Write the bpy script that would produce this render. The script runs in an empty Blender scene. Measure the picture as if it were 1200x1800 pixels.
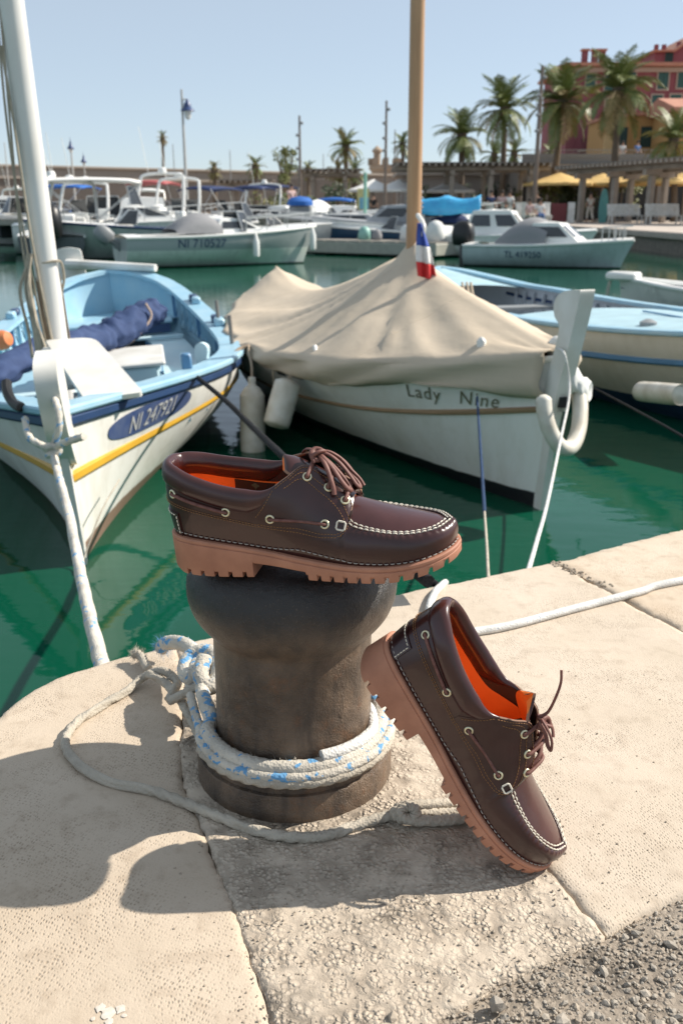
import bpy, bmesh, math, random
import numpy as np
from mathutils import Vector, Matrix, noise
from mathutils.geometry import delaunay_2d_cdt
PI = math.pi
R = math.radians
scene = bpy.context.scene
COL = scene.collection
rnd = random.Random(7)

# ---------------------------------------------------------------- camera
CAM_H, PITCH, FPX = 0.65, R(18.3), 1600.0
cam_d = bpy.data.cameras.new('camera')
cam = bpy.data.objects.new('camera', cam_d); COL.objects.link(cam)
cam.location = (0, 0, CAM_H); cam.rotation_euler = (PI/2-PITCH, 0, 0)
cam_d.sensor_fit = 'VERTICAL'; cam_d.sensor_height = 36; cam_d.lens = 32.0
cam_d.clip_start = .02; cam_d.clip_end = 3000
cam_d.dof.use_dof = True; cam_d.dof.focus_distance = 0.97; cam_d.dof.aperture_fstop = 10.0
scene.camera = cam
# ---------------------------------------------------------------- sky and sun
SUN = Vector((1.13, .33, 1.0)).normalized()
world = bpy.data.worlds.new('World'); scene.world = world; world.use_nodes = True
wn = world.node_tree
bg = wn.nodes['Background']
sky = wn.nodes.new('ShaderNodeTexSky'); sky.sky_type = 'NISHITA'; sky.sun_disc = False
sky.sun_elevation = math.asin(SUN.z); sky.sun_rotation = math.atan2(SUN.x, SUN.y)
sky.altitude = 0; sky.air_density = .7; sky.dust_density = .6; sky.ozone_density = 3.0
veil = wn.nodes.new('ShaderNodeMix'); veil.data_type = 'RGBA'; veil.inputs[0].default_value = .58   # a thin even summer haze over the whole sky
veil.inputs[7].default_value = (3.75, 4.15, 4.2, 1); wn.links.new(sky.outputs[0], veil.inputs[6])
wn.links.new(veil.outputs[2], bg.inputs[0]); bg.inputs[1].default_value = .13
sl = bpy.data.lights.new('sun', 'SUN'); sl.energy = 5.0; sl.angle = R(.53); sl.color = (1, .93, .82)
so = bpy.data.objects.new('sun', sl); COL.objects.link(so)
so.rotation_euler = (-SUN).to_track_quat('-Z', 'Y').to_euler(); so.location = (20, 6, 16)
vs = scene.view_settings
vs.view_transform = 'Standard'; vs.look = 'None'; vs.gamma = 1; vs.use_curve_mapping = False; vs.exposure = 0.44
scene.cycles.max_bounces = 8; scene.cycles.diffuse_bounces = 3; scene.cycles.glossy_bounces = 4
scene.cycles.caustics_reflective = False; scene.cycles.caustics_refractive = False

# ---------------------------------------------------------------- where a photograph pixel meets a depth or a height
_c, _s = math.cos(PITCH), math.sin(PITCH)
def _ray(px, py):
    x = (px-600)/FPX; y = -(py-900)/FPX
    return Vector((x, _c+_s*y, -_s+_c*y))
def at(px, py, Y=None, z=None):
    r = _ray(px, py); o = Vector((0, 0, CAM_H))
    return o+r*((Y/r.y) if Y is not None else ((z-CAM_H)/r.z))
WATER = -.75

# ---------------------------------------------------------------- materials
def srgb(r, g, b):
    f = lambda c: (c/255)/12.92 if c/255 <= .04045 else ((c/255+.055)/1.055)**2.4
    return (f(r), f(g), f(b))
_m = {}
def mat(name, col, rough=.5, metal=0.0, spec=.5, var=None, vscale=8, vamt=.5, bump=0, bscale=60, bdist=.001, coat=0, coord='Object', stretch=None, detail=4):
    """plain principled surface; var mixes a second colour by noise, bump adds fine relief"""
    if name in _m: return _m[name]
    m = bpy.data.materials.new(name); m.use_nodes = True; _m[name] = m
    nt = m.node_tree; p = nt.nodes['Principled BSDF']
    p.inputs['Base Color'].default_value = (*col, 1); p.inputs['Roughness'].default_value = rough
    p.inputs['Metallic'].default_value = metal; p.inputs['Specular IOR Level'].default_value = spec
    p.inputs['Coat Weight'].default_value = coat
    if var is not None or bump:
        tc = nt.nodes.new('ShaderNodeTexCoord'); src = tc.outputs[coord]
        if stretch:
            mp = nt.nodes.new('ShaderNodeMapping'); mp.inputs['Scale'].default_value = stretch
            nt.links.new(src, mp.inputs[0]); src = mp.outputs[0]
    if var is not None:
        n = nt.nodes.new('ShaderNodeTexNoise'); n.inputs['Scale'].default_value = vscale; n.inputs['Detail'].default_value = detail
        nt.links.new(src, n.inputs['Vector'])
        rp = nt.nodes.new('ShaderNodeMapRange'); rp.inputs[1].default_value = .5-.22*(1.3-vamt); rp.inputs[2].default_value = .5+.28*(1.3-vamt)
        rp.inputs[3].default_value = 0; rp.inputs[4].default_value = 1
        nt.links.new(n.outputs[0], rp.inputs[0])
        mx = nt.nodes.new('ShaderNodeMix'); mx.data_type = 'RGBA'
        mx.inputs[6].default_value = (*col, 1); mx.inputs[7].default_value = (*var, 1)
        nt.links.new(rp.outputs[0], mx.inputs[0]); nt.links.new(mx.outputs[2], p.inputs['Base Color'])
    if bump:
        n2 = nt.nodes.new('ShaderNodeTexNoise'); n2.inputs['Scale'].default_value = bscale; n2.inputs['Detail'].default_value = 5
        nt.links.new(src, n2.inputs['Vector'])
        b = nt.nodes.new('ShaderNodeBump'); b.inputs['Strength'].default_value = bump; b.inputs['Distance'].default_value = bdist
        nt.links.new(n2.outputs[0], b.inputs['Height']); nt.links.new(b.outputs[0], p.inputs['Normal'])
    return m
class NG:
    """a few shorthands for node graphs"""
    def __init__(s, m): s.m = m; s.nt = m.node_tree; s.p = s.nt.nodes['Principled BSDF']
    def n(s, t, **k):
        nd = s.nt.nodes.new(t)
        for a, v in k.items(): setattr(nd, a, v)
        return nd
    def l(s, a, b): s.nt.links.new(a, b)
    def math(s, op, a, b=None, clamp=False):
        nd = s.n('ShaderNodeMath', operation=op); nd.use_clamp = clamp
        for i, v in ((0, a), (1, b)):
            if v is None: continue
            if isinstance(v, (int, float)): nd.inputs[i].default_value = v
            else: s.l(v, nd.inputs[i])
        return nd.outputs[0]
    def mix(s, f, a, b):
        nd = s.n('ShaderNodeMix', data_type='RGBA')
        for i, v in ((0, f), (6, a), (7, b)):
            if isinstance(v, (int, float)): nd.inputs[i].default_value = v
            elif isinstance(v, tuple): nd.inputs[i].default_value = (*v, 1)
            else: s.l(v, nd.inputs[i])
        return nd.outputs[2]
    def rng(s, v, a, b, c=0., d=1.):
        nd = s.n('ShaderNodeMapRange'); s.l(v, nd.inputs[0])
        for i, x in ((1, a), (2, b), (3, c), (4, d)): nd.inputs[i].default_value = x
        return nd.outputs[0]
    def noise(s, vec, scale, detail=4, rough=.5):
        nd = s.n('ShaderNodeTexNoise'); nd.inputs['Scale'].default_value = scale; nd.inputs['Detail'].default_value = detail; nd.inputs['Roughness'].default_value = rough
        s.l(vec, nd.inputs['Vector']); return nd.outputs[0]
    def bump(s, h, strength, dist, normal=None):
        b = s.n('ShaderNodeBump'); b.inputs['Strength'].default_value = strength; b.inputs['Distance'].default_value = dist
        s.l(h, b.inputs['Height'])
        if normal is not None: s.l(normal, b.inputs['Normal'])
        return b.outputs[0]
def newmat(name, rough=.5):
    m = bpy.data.materials.new(name); m.use_nodes = True; _m[name] = m
    g = NG(m); g.p.inputs['Roughness'].default_value = rough
    g.obj = g.n('ShaderNodeTexCoord').outputs['Object']
    return m, g
def mapping(g, v, scale=(1, 1, 1), rot=(0, 0, 0)):
    mp = g.n('ShaderNodeMapping'); mp.inputs['Scale'].default_value = scale; mp.inputs['Rotation'].default_value = rot
    g.l(v, mp.inputs[0]); return mp.outputs[0]

# ---------------------------------------------------------------- mesh building
class MB:
    def __init__(s): s.v = []; s.f = []; s.mi = []
    def add(s, vs, fs, mi=0):
        o = len(s.v); s.v.extend([tuple(x) for x in vs]); s.f.extend([tuple(i+o for i in f) for f in fs]); s.mi.extend([mi]*len(fs)); return s
    def box(s, c, size, rot=None, mi=0, bev=0):
        x, y, z = (a/2 for a in size)
        if bev:
            b = min(bev, x*.9, y*.9, z*.9); vs = []
            for sx in (-1, 1):
                for sy in (-1, 1):
                    for sz in (-1, 1): vs += [(sx*(x-b), sy*(y-b), sz*z), (sx*(x-b), sy*y, sz*(z-b)), (sx*x, sy*(y-b), sz*(z-b))]
            bm = bmesh.new()
            for q in vs: bm.verts.new(q)
            bmesh.ops.convex_hull(bm, input=bm.verts); bm.verts.index_update()
            vs = [q.co.copy() for q in bm.verts]; fs = [[q.index for q in f.verts] for f in bm.faces]; bm.free()
        else:
            vs = [Vector((a*x, b*y, d*z)) for a in (-1, 1) for b in (-1, 1) for d in (-1, 1)]
            fs = [(0,1,3,2),(4,6,7,5),(0,4,5,1),(2,3,7,6),(0,2,6,4),(1,5,7,3)]
        vs = [Vector(q) for q in vs]
        if rot is not None: vs = [rot @ q for q in vs]
        c = Vector(c); return s.add([q+c for q in vs], fs, mi)
    def grid(s, P, closed_u=False, closed_v=False, mi=0):
        nu, nv = len(P), len(P[0]); fs = []
        for i in range(nu if closed_u else nu-1):
            for j in range(nv if closed_v else nv-1):
                a, b = i*nv+j, ((i+1) % nu)*nv+j
                fs.append((a, b, ((i+1) % nu)*nv+(j+1) % nv, i*nv+(j+1) % nv))
        return s.add([q for r in P for q in r], fs, mi)
    def tube(s, path, r, n=8, closed=False, cap=True, flat=None, up=None, twist=0, lobes=0, lobe=.16, mi=0):
        P = [Vector(p) for p in path]; N = len(P)
        if N < 2: return s
        rr = r if hasattr(r, '__len__') else [r]*N
        T = [(P[(i+1) % N if closed else min(i+1, N-1)]-P[(i-1) % N if closed else max(i-1, 0)]).normalized() for i in range(N)]
        a = Vector(up) if up is not None else (Vector((0, 0, 1)) if abs(T[0].z) < .9 else Vector((1, 0, 0)))
        u = (a-T[0]*a.dot(T[0])).normalized(); rows = []; ph = 0
        for i in range(N):
            u = (u-T[i]*u.dot(T[i]))
            u = u.normalized() if u.length > 1e-6 else T[i].orthogonal().normalized()
            w = T[i].cross(u)
            if i: ph += twist*(P[i]-P[i-1]).length
            row = []
            for k in range(n):
                t = 2*PI*k/n
                q = rr[i]*(1-lobe+lobe*2*abs(math.cos(lobes*.5*(t-ph))) if lobes else 1)
                row.append(P[i]+u*(q*math.cos(t)*(flat or 1))+w*(q*math.sin(t)))
            rows.append(row)
        s.grid(rows, closed_u=closed, closed_v=True, mi=mi)
        if cap and not closed:
            o = len(s.v)-N*n
            s.f.append(tuple(range(o+n-1, o-1, -1))); s.mi.append(mi)
            s.f.append(tuple(o+(N-1)*n+k for k in range(n))); s.mi.append(mi)
        return s
    def lathe(s, prof, n=48, c=(0, 0, 0), mi=0, axis=None):
        c = Vector(c); rows = []
        for r_, z in prof:
            rows.append([Vector((r_*math.cos(2*PI*k/n), r_*math.sin(2*PI*k/n), z)) for k in range(n)])
        if axis is not None:
            q = Vector((0, 0, 1)).rotation_difference(Vector(axis)); rows = [[q @ v for v in r_] for r_ in rows]
        rows = [[v+c for v in r_] for r_ in rows]
        o = len(s.v); s.grid(rows, closed_v=True, mi=mi); m = len(rows)
        if prof[0][0] > 1e-6: s.f.append(tuple(range(o+n-1, o-1, -1))); s.mi.append(mi)
        if prof[-1][0] > 1e-6: s.f.append(tuple(o+(m-1)*n+k for k in range(n))); s.mi.append(mi)
        return s
    def prism(s, poly, lo, hi, mi=0, M=None):
        """polygon in XY extruded lo..hi in Z, then transformed by M"""
        n = len(poly); vs = [Vector((x, y, lo)) for x, y in poly]+[Vector((x, y, hi)) for x, y in poly]
        if M is not None: vs = [M @ v for v in vs]
        return s.add(vs, [tuple(range(n-1, -1, -1)), tuple(range(n, 2*n))]+[(i, (i+1) % n, n+(i+1) % n, n+i) for i in range(n)], mi)
    def rock(s, c, r, rg, sq=.7, mi=0):
        vs = []; q = Matrix.Rotation(rg.random()*6.28, 3, 'Z') @ Matrix.Rotation(rg.random()*1.2, 3, 'X')
        for v, in _ICO_V: vs.append(q @ Vector((v[0]*rg.uniform(.7, 1.25), v[1]*rg.uniform(.7, 1.25), v[2]*sq*rg.uniform(.75, 1.2)))*r+Vector(c))
        return s.add(vs, _ICO_F, mi)
    def obj(s, name, mats, parent=None, smooth=True, angle=40, merge=0):
        return mesh_obj(name, s.v, s.f, mats, parent, smooth, angle, s.mi, merge)
_b = bmesh.new(); bmesh.ops.create_icosphere(_b, subdivisions=1, radius=1); _b.verts.index_update()
_ICO_V = [(tuple(v.co),) for v in _b.verts]; _ICO_F = [tuple(v.index for v in f.verts) for f in _b.faces]; _b.free()
def mesh_obj(name, v, f, mats, parent=None, smooth=True, angle=40, mi=None, merge=0):
    me = bpy.data.meshes.new(name); me.from_pydata([tuple(q) for q in v], [], f)
    mats = mats if isinstance(mats, (list, tuple)) else [mats]
    for m in mats: me.materials.append(m)
    if mi is not None and len(mats) > 1: me.polygons.foreach_set('material_index', mi)
    bm = bmesh.new(); bm.from_mesh(me)
    if merge: bmesh.ops.remove_doubles(bm, verts=bm.verts, dist=merge)
    bmesh.ops.recalc_face_normals(bm, faces=bm.faces)
    bm.to_mesh(me); bm.free()
    if smooth:
        me.shade_smooth()
        if angle < 180: me.set_sharp_from_angle(angle=R(angle))
    o = bpy.data.objects.new(name, me); COL.objects.link(o)
    if parent is not None: o.parent = parent
    return o
def tag(o, label=None, cat=None, group=None, kind=None):
    for k, v in (('label', label), ('category', cat), ('group', group), ('kind', kind)):
        if v: o[k] = v
    return o
def empty(name, loc=(0, 0, 0), rz=0, M=None):
    o = bpy.data.objects.new(name, None); COL.objects.link(o); o.empty_display_size = .1
    if M is not None: o.matrix_world = M
    else: o.location = loc; o.rotation_euler = (0, 0, rz)
    return o
def thing(name, label, cat, loc=(0, 0, 0), rz=0, group=None, M=None): return tag(empty(name, loc, rz, M), label, cat, group)
def copy_tree(o, parent=None):
    c = o.copy(); COL.objects.link(c)
    if parent is not None: c.parent = parent
    for ch in [x for x in o.children]: copy_tree(ch, c)
    return c
def smooth_path(pts, sub=8, closed=False):
    P = [np.array(p, float) for p in pts]; N = len(P); out = []
    for i in range(N if closed else N-1):
        p1, p2 = P[i], P[(i+1) % N]
        p0 = P[(i-1) % N] if closed or i > 0 else 2*p1-p2
        p3 = P[(i+2) % N] if closed or i < N-2 else 2*p2-p1
        for k in range(sub):
            t = k/sub; out.append(.5*((2*p1)+(p2-p0)*t+(2*p0-5*p1+4*p2-p3)*t*t+(3*p1-p0-3*p2+p3)*t**3))
    if not closed: out.append(P[-1])
    return [Vector(p) for p in out]
def itp(tab, x):   # smooth table look-up, cached (tables are kept alive in the cache)
    k = id(tab)
    if k not in _itc:
        xs = [t[0] for t in tab]; ys = [t[1] for t in tab]; g = np.linspace(xs[0], xs[-1], 801)
        _itc[k] = (tab, xs[0], 800/(xs[-1]-xs[0]), _pch(xs, ys, g).tolist())
    _, x0, sc, v = _itc[k]; q = (float(x)-x0)*sc
    if q <= 0: return v[0]
    if q >= 800: return v[800]
    i = int(q); return v[i]+(v[i+1]-v[i])*(q-i)
_itc = {}
_tc = {}
def text_mesh(s, size=1.0, shear=0, space=1.0, align='CENTER'):
    """(vertices, faces) of flat lettering in XY"""
    key = (s, size, shear, space, align)
    if key not in _tc:
        cu = bpy.data.curves.new('lettering', 'FONT'); cu.body = s; cu.size = size; cu.shear = shear; cu.space_character = space
        cu.align_x = align; cu.align_y = 'CENTER'; cu.resolution_u = 3
        ob = bpy.data.objects.new('lettering', cu); COL.objects.link(ob)
        dg = bpy.context.evaluated_depsgraph_get(); me = bpy.data.meshes.new_from_object(ob.evaluated_get(dg))
        _tc[key] = ([v.co.copy() for v in me.vertices], [tuple(p.vertices) for p in me.polygons])
        bpy.data.objects.remove(ob); bpy.data.curves.remove(cu); bpy.data.meshes.remove(me)
    return _tc[key]
# ---------------------------------------------------------------- shoe geometry (millimetres, toe along +X)
def _pch(xs, ys, x):
    """smooth monotone-ish interpolation (cubic hermite, finite-difference slopes)"""
    xs = np.asarray(xs, float); ys = np.asarray(ys, float)
    d = np.gradient(ys, xs, axis=0)
    x = np.clip(x, xs[0], xs[-1]); i = np.clip(np.searchsorted(xs, x, side='right')-1, 0, len(xs)-2)
    h = xs[i+1]-xs[i]; t = (x-xs[i])/h
    h00 = 2*t**3-3*t**2+1; h10 = t**3-2*t**2+t; h01 = -2*t**3+3*t**2; h11 = t**3-t**2
    if ys.ndim > 1:
        h = np.asarray(h)[..., None]; h00, h10, h01, h11 = (np.asarray(a)[..., None] for a in (h00, h10, h01, h11))
    return h00*ys[i]+h10*h*d[i]+h01*ys[i+1]+h11*h*d[i+1]
OUT = np.array([(0,0),(1.5,10),(6,19),(14,26),(28,32),(45,34.5),(65,35.5),(90,35),(115,35.5),(140,39),(165,44),(190,48.5),(215,50.5),(238,49.5),(258,45),(274,37.5),(286,27.5),(294,15.5),(298,0)], float)
_al = np.concatenate([[0], np.cumsum(np.hypot(*np.diff(OUT, axis=0).T))])
_ou = np.linspace(0, _al[-1], 400)
_ox = np.interp(_ou, _al, OUT[:,0]); _op = _pch(_al, OUT, _ou)
def out_w(x):                       # half width of the sole at x
    return np.interp(x, np.maximum.accumulate(_op[:,0]), _op[:,1])
def bend(x): x = np.asarray(x, float); return np.where(x > 140, 4.0*np.sin(np.clip((x-140)/158, 0, 1)*math.pi), 0)
ZT_X = [0, 30, 60, 100, 150, 200, 240, 270, 298]; ZT = [41.5, 40, 36.5, 30, 22, 17, 17.5, 21.5, 28]
def z_top(x): return _pch(ZT_X, ZT, x)
ST_B = [0,1.5,6,14,28,45,65,90,113,130,143,160,176,188,198,228,257,284,298]
ST_T = np.array([(2,0,117),(3,9.5,116.5),(7,17,115),(15,23,112.5),(29,29.5,107.5),(47,32.5,101),(66,34,95.5),(90,34.5,91),(113,33,90.5),(134,25,102),(151,14.5,111),(169,13.5,101),(187,14,88),(196,22,73),(196,33,57),(224,38,49),(252,35,46),(277,22,47),(290,0,49)], float)
ST_C = np.array([(3,.4,4,22)]*4+[(2,.4,4,20)]*4+[(2,.4,5,18),(2,.45,10,16),(2,.5,14,12),(2,.5,16,10),(3,.5,18,8),(3,.55,15,6),(3,.6,8,2),(3,.65,7,-3),(4,.65,7,-3),(4,.7,8,-3),(4,.7,8,-3)], float)
_kk = np.arange(19)
def _wall_ctrl(k):
    k = np.asarray(k, float)
    bx = _pch(_kk, np.array(ST_B, float), k); bx = np.clip(bx, 0, 298)
    w = out_w(bx)
    e = 1.0; x0 = np.clip(bx-e, 0, 298); x1 = np.clip(bx+e, 0, 298)
    dx = x1-x0; dw = out_w(x1)-out_w(x0)
    ln = np.hypot(dx, dw)+1e-9
    nx = -dw/ln; nw = dx/ln
    nx = np.where(k <= .02, -1, np.where(k >= 17.98, 1, nx)); nw = np.where((k <= .02)|(k >= 17.98), 0, nw)
    T = _pch(_kk, ST_T, k); C = _pch(_kk, ST_C, k)
    zb = z_top(bx)-2
    B = np.stack([bx-2.5*nx, np.maximum(w-2.5*nw, 0), zb], -1)
    n = np.stack([nx, nw, 0*nx], -1)
    h = T[..., 2]-zb; up = np.array([0, 0, 1.])
    P1 = B+n*(C[..., 0:1]+1.5)+up*(C[..., 1]*h)[..., None]
    P2 = T+n*C[..., 2:3]-up*C[..., 3:4]
    return B, P1, P2, T, n
def wall(k, v, side=-1, off=0.0):
    """point on the outside of the upper: k along (0 heel, 18 toe), v up (0 sole, 1 top edge)"""
    k = np.asarray(k, float); v = np.asarray(v, float)
    def ev(k, v):
        B, P1, P2, T, n = _wall_ctrl(k); a = v[..., None]
        return (1-a)**3*B+3*(1-a)**2*a*P1+3*(1-a)*a*a*P2+a**3*T
    k, v = np.broadcast_arrays(k, v)
    p = ev(k, v)
    if np.any(np.asarray(off) != 0):
        e = .02
        dk = ev(np.clip(k+e, 0, 18), v)-ev(np.clip(k-e, 0, 18), v); dv = ev(k, np.clip(v+e, 0, 1))-ev(k, np.clip(v-e, 0, 1))
        nn = np.cross(dv, dk)
        nn /= np.linalg.norm(nn, axis=-1, keepdims=True)+1e-9
        ref = _wall_ctrl(k)[4]*.5+np.array([0, 0, .5])
        sg = np.sign((nn*ref).sum(-1, keepdims=True)); nn = nn*np.where(sg == 0, 1, sg)
        p = p+nn*np.asarray(off)[..., None]
    q = p.copy()
    if side > 0: q[..., 2] += np.interp(k, [2, 4, 6.5, 8.5, 9.8, 11.5], [0, 4, 10, 11, 5, 0])*v**2   # the inner side stands a little higher round the opening
    q[..., 1] = np.maximum(q[..., 1], 0)*side+bend(q[..., 0])
    return q
EYE_LACE = [(10.3, .82), (11.4, .83), (12.45, .84)]
EYE_SIDE = [(3.0, .62), (6.25, .60), (8.2, .52), (11.6, .40)]
# ---------------------------------------------------------------- leather boat shoes
leather = mat('oxblood_leather', (.033, .0088, .0082), .30, spec=.5, var=(.052, .0150, .0130), vscale=22, bump=.30, bscale=75, bdist=.0011, coat=.25)
leather_in = mat('dark_lining_leather', (.035, .015, .010), .6)
collar_m = mat('padded_collar_leather', (.042, .0110, .0102), .28, var=(.062, .018, .0155), vscale=30, bump=.26, bscale=60, bdist=.0012, coat=.3)
thong_m = mat('rawhide_lace', (.13, .045, .035), .6, var=(.20, .085, .065), vscale=180, bump=.3, bscale=700, bdist=.0004)
edge_m = mat('raw_leather_edge', (.30, .17, .11), .7)
gum_m = mat('gum_rubber', (.50, .235, .15), .62, spec=.35, var=(.37, .165, .105), vscale=28, vamt=.6, bump=.3, bscale=900, bdist=.0004)
orange_m = mat('orange_leather', (.90, .235, .035), .6, var=(.80, .19, .026), vscale=35, bump=.12, bscale=600, bdist=.0003)
brass_m = mat('pale_brass', (.72, .66, .46), .28, metal=.75)
black_m = mat('black_print', (.008, .007, .006), .6)
print_m = mat('orange_print', (.80, .30, .08), .6)
green_print_m = mat('green_print', (.05, .10, .06), .6)
gold_thread = mat('gold_thread', (.30, .14, .045), .6)
ivory_thread = mat('ivory_thread', (.72, .66, .55), .6)
grey_thread = mat('grey_thread', (.36, .33, .30), .7)
MM = .001
def V3(p): return Vector((float(p[0])*MM, float(p[1])*MM, float(p[2])*MM))
def dashes(mb, P, Nn, length, gap, r, lift=.35, mi=0):
    """thread: a row of short raised stitches along the points P (mm) with normals Nn"""
    P = np.asarray(P, float); Nn = np.asarray(Nn, float)
    s = np.concatenate([[0], np.cumsum(np.linalg.norm(np.diff(P, axis=0), axis=1))])
    q = 0.0
    while q+length < s[-1]:
        pts = []
        for f, up in ((0, -.3*r), (.2, lift), (.5, lift+.25*r), (.8, lift), (1, -.3*r)):
            x = q+f*length; p = np.array([np.interp(x, s, P[:, i]) for i in range(3)]); n = np.array([np.interp(x, s, Nn[:, i]) for i in range(3)])
            pts.append(V3(p+n*up))
        mb.tube(pts, [r*.5*MM, r*MM, r*MM, r*MM, r*.5*MM], 5, mi=mi); q += length+gap
def wall_n(k, v, side):
    k = np.asarray(k, float); v = np.asarray(v, float)
    a = wall(k, v, side); b = wall(k, v, side, np.full(np.broadcast(k, v).shape, 1.0)); n = b-a
    return a, n/(np.linalg.norm(n, axis=-1, keepdims=True)+1e-9)
def lug(x):
    """height of the tread's underside at x; notches between the cleats"""
    if x < 93:
        base = 7*max(0, (16-x)/16)**1.5; per, off, w = 15.2, 9.5, 4.4; d = 5.4
    elif x < 150: return 15.5-7*(x-93)/57
    else:
        base = 15*max(0, (x-222)/76)**1.7; per, off, w = 13.6, 152.5, 4.3; d = 5.6
    ph = (x-off) % per
    return base+(d if ph > per-w and x > 12 else 0)
def shoe_sole(parent):
    ts = np.linspace(0, _al[-1], 1600); P = _pch(_al, OUT, ts); P[:, 1] = np.maximum(P[:, 1], 0); P[0] = (0, 0); P[-1] = (298, 0)
    d = np.gradient(P, axis=0); n = np.stack([-d[:, 1], d[:, 0]], 1); n /= np.linalg.norm(n, axis=1, keepdims=True)+1e-9
    n[0] = (-1, 0); n[-1] = (1, 0)
    zl = np.array([lug(min(max(x, 0), 298)) for x in P[:, 0]])
    keep = [0]
    for i in range(1, len(ts)-1):
        if abs(zl[i]-zl[i-1]) > 2.5: keep += [i-1, i]
        elif i % 12 == 0 or i < 40 and i % 4 == 0 or i > 1560 and i % 4 == 0: keep.append(i)
    keep = sorted(set(keep+[len(ts)-1]))
    prof = [(-7, 'T', .2), (-1.2, 'T', 0), (0, 'T', -1.2), (0, 'T', -3.6), (-1.0, 'T', -4.2), (-1.0, 'T', -4.8), (0, 'T', -5.5), (.2, 'L', 2.2), (-1.0, 'L', 0)]
    rows = []
    for i in keep:
        x, w = P[i]; zt = float(z_top(x)); row = []
        for side in (1, -1):
            half = []
            for o, kd, dz in prof:
                o2 = o+3.0; qx = x+n[i, 0]*o2; qw = max(w+n[i, 1]*o2, 0); zz = zt+dz if kd == 'T' else zl[i]+dz
                half.append(V3((qx, side*qw+float(bend(x)), zz)))
            row += half if side == 1 else half[::-1]
        rows.append(row)
    mb = MB(); nv = len(rows[0]); mb.grid(rows, closed_v=True)
    for e in (0, len(rows)-1): mb.f.append(tuple(range(e*nv, e*nv+nv))); mb.mi.append(0)
    return mb.obj('sole', gum_m, parent, angle=32, merge=2e-5)
def shoe_upper(parent):
    ks = np.linspace(0, 18, 361); vv = np.linspace(0, 1, 19)
    K, Vv = np.meshgrid(ks, vv, indexing='ij')
    pl = .42*np.sin(K*27+3*np.sin(K*2.1))*np.clip((K-14.1)/.6, 0, 1)*np.exp(-((Vv-.80)/.13)**2)-.5*np.exp(-((Vv-.93)/.05)**2)*np.clip((K-13.9)/.3, 0, 1)+.25*np.sin(K*5.2+Vv*7)*np.exp(-((K-12.6)/1.2)**2)*np.exp(-((Vv-.35)/.2)**2)
    A = wall(K, Vv, 1, pl)[::-1]; B = wall(K, Vv, -1, pl)
    rows = [[V3(q) for q in r] for r in np.concatenate([A, B[1:]], 0)]
    mb = MB().grid(rows); o = mb.obj('upper', leather, parent, angle=60, merge=5e-5)
    s = o.modifiers.new('thickness', 'SOLIDIFY'); s.thickness = .0016; s.offset = -1 if True else 1
    return o
def patch(mb, side, kr, v0, v1, off, nk=40, nv=10, mi=0):
    """a second layer of leather lying on the wall: k in kr, v between v0(k) and v1(k)"""
    ks = np.linspace(kr[0], kr[1], nk); rows_o, rows_i = [], []
    for k in ks:
        v = np.linspace(v0(k), v1(k), nv); kk = np.full(nv, k)
        o = wall(kk, v, side, np.full(nv, off)); i = wall(kk, v, side, np.full(nv, -.4))
        rows_o.append([V3(i[0])]+[V3(q) for q in o]+[V3(i[-1])])
    a = [V3(q) for q in wall(np.full(nv, kr[0]), np.linspace(v0(kr[0]), v1(kr[0]), nv), side, np.full(nv, -.4))]
    b = [V3(q) for q in wall(np.full(nv, kr[1]), np.linspace(v0(kr[1]), v1(kr[1]), nv), side, np.full(nv, -.4))]
    rows = [[rows_o[0][0]]+a+[rows_o[0][-1]]]+rows_o+[[rows_o[-1][0]]+b+[rows_o[-1][-1]]]
    mb.grid(rows, mi=mi)
Q_K = (7.35, 13.95)
def vz(k, z):   # v at which the wall reaches height z
    vv = np.linspace(0, 1, 60); return float(np.interp(z, np.maximum.accumulate(wall(np.full(60, k), vv, -1)[:, 2]), vv))
def seam_v(k): return vz(k, float(np.interp(np.interp(k, _kk, ST_B), [0, 84, 121, 165, 180], [77, 59, 50, 42, 43])))
_q0 = [(k, seam_v(k)) for k in np.linspace(7.35, 12.4, 22)]+[(12.8, seam_v(12.4)+.06), (13.4, .52), (13.95, .90)]
_hs = [(k, seam_v(k)) for k in np.linspace(0, 8, 24)]
def hs(k): return float(np.interp(k, *zip(*_hs)))
_q1 = [(7.35, .57), (7.8, .76), (8.3, .985), (8.6, 1.0), (13.95, 1.0)]
def q0(k): return float(np.interp(k, *zip(*_q0)))
def q1(k): return float(np.interp(k, *zip(*_q1)))
def build_shoe(name, label, M, lace='bow', base=None):
    root = thing(name, label, 'shoe', M=M, group='pair of boat shoes')
    inv = M.inverted()
    if base is not None:
        for ch in base.children:
            if ch.name.split('.')[0] not in ('lace', 'tongue'):
                d = ch.copy(); COL.objects.link(d); d.parent = root; d.matrix_local = ch.matrix_local.copy()
        eye = base_eye
        lin = None
    else:
        eye, lin = shoe_common(root)
        base_eye.update(eye)
    shoe_special(root, M, inv, eye, lin, lace)
    return root
base_eye = {}
DOME = [(12, 3), (13, 6), (14, 16), (15, 14), (16, 10.5), (17, 5), (18, 0)]
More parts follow.
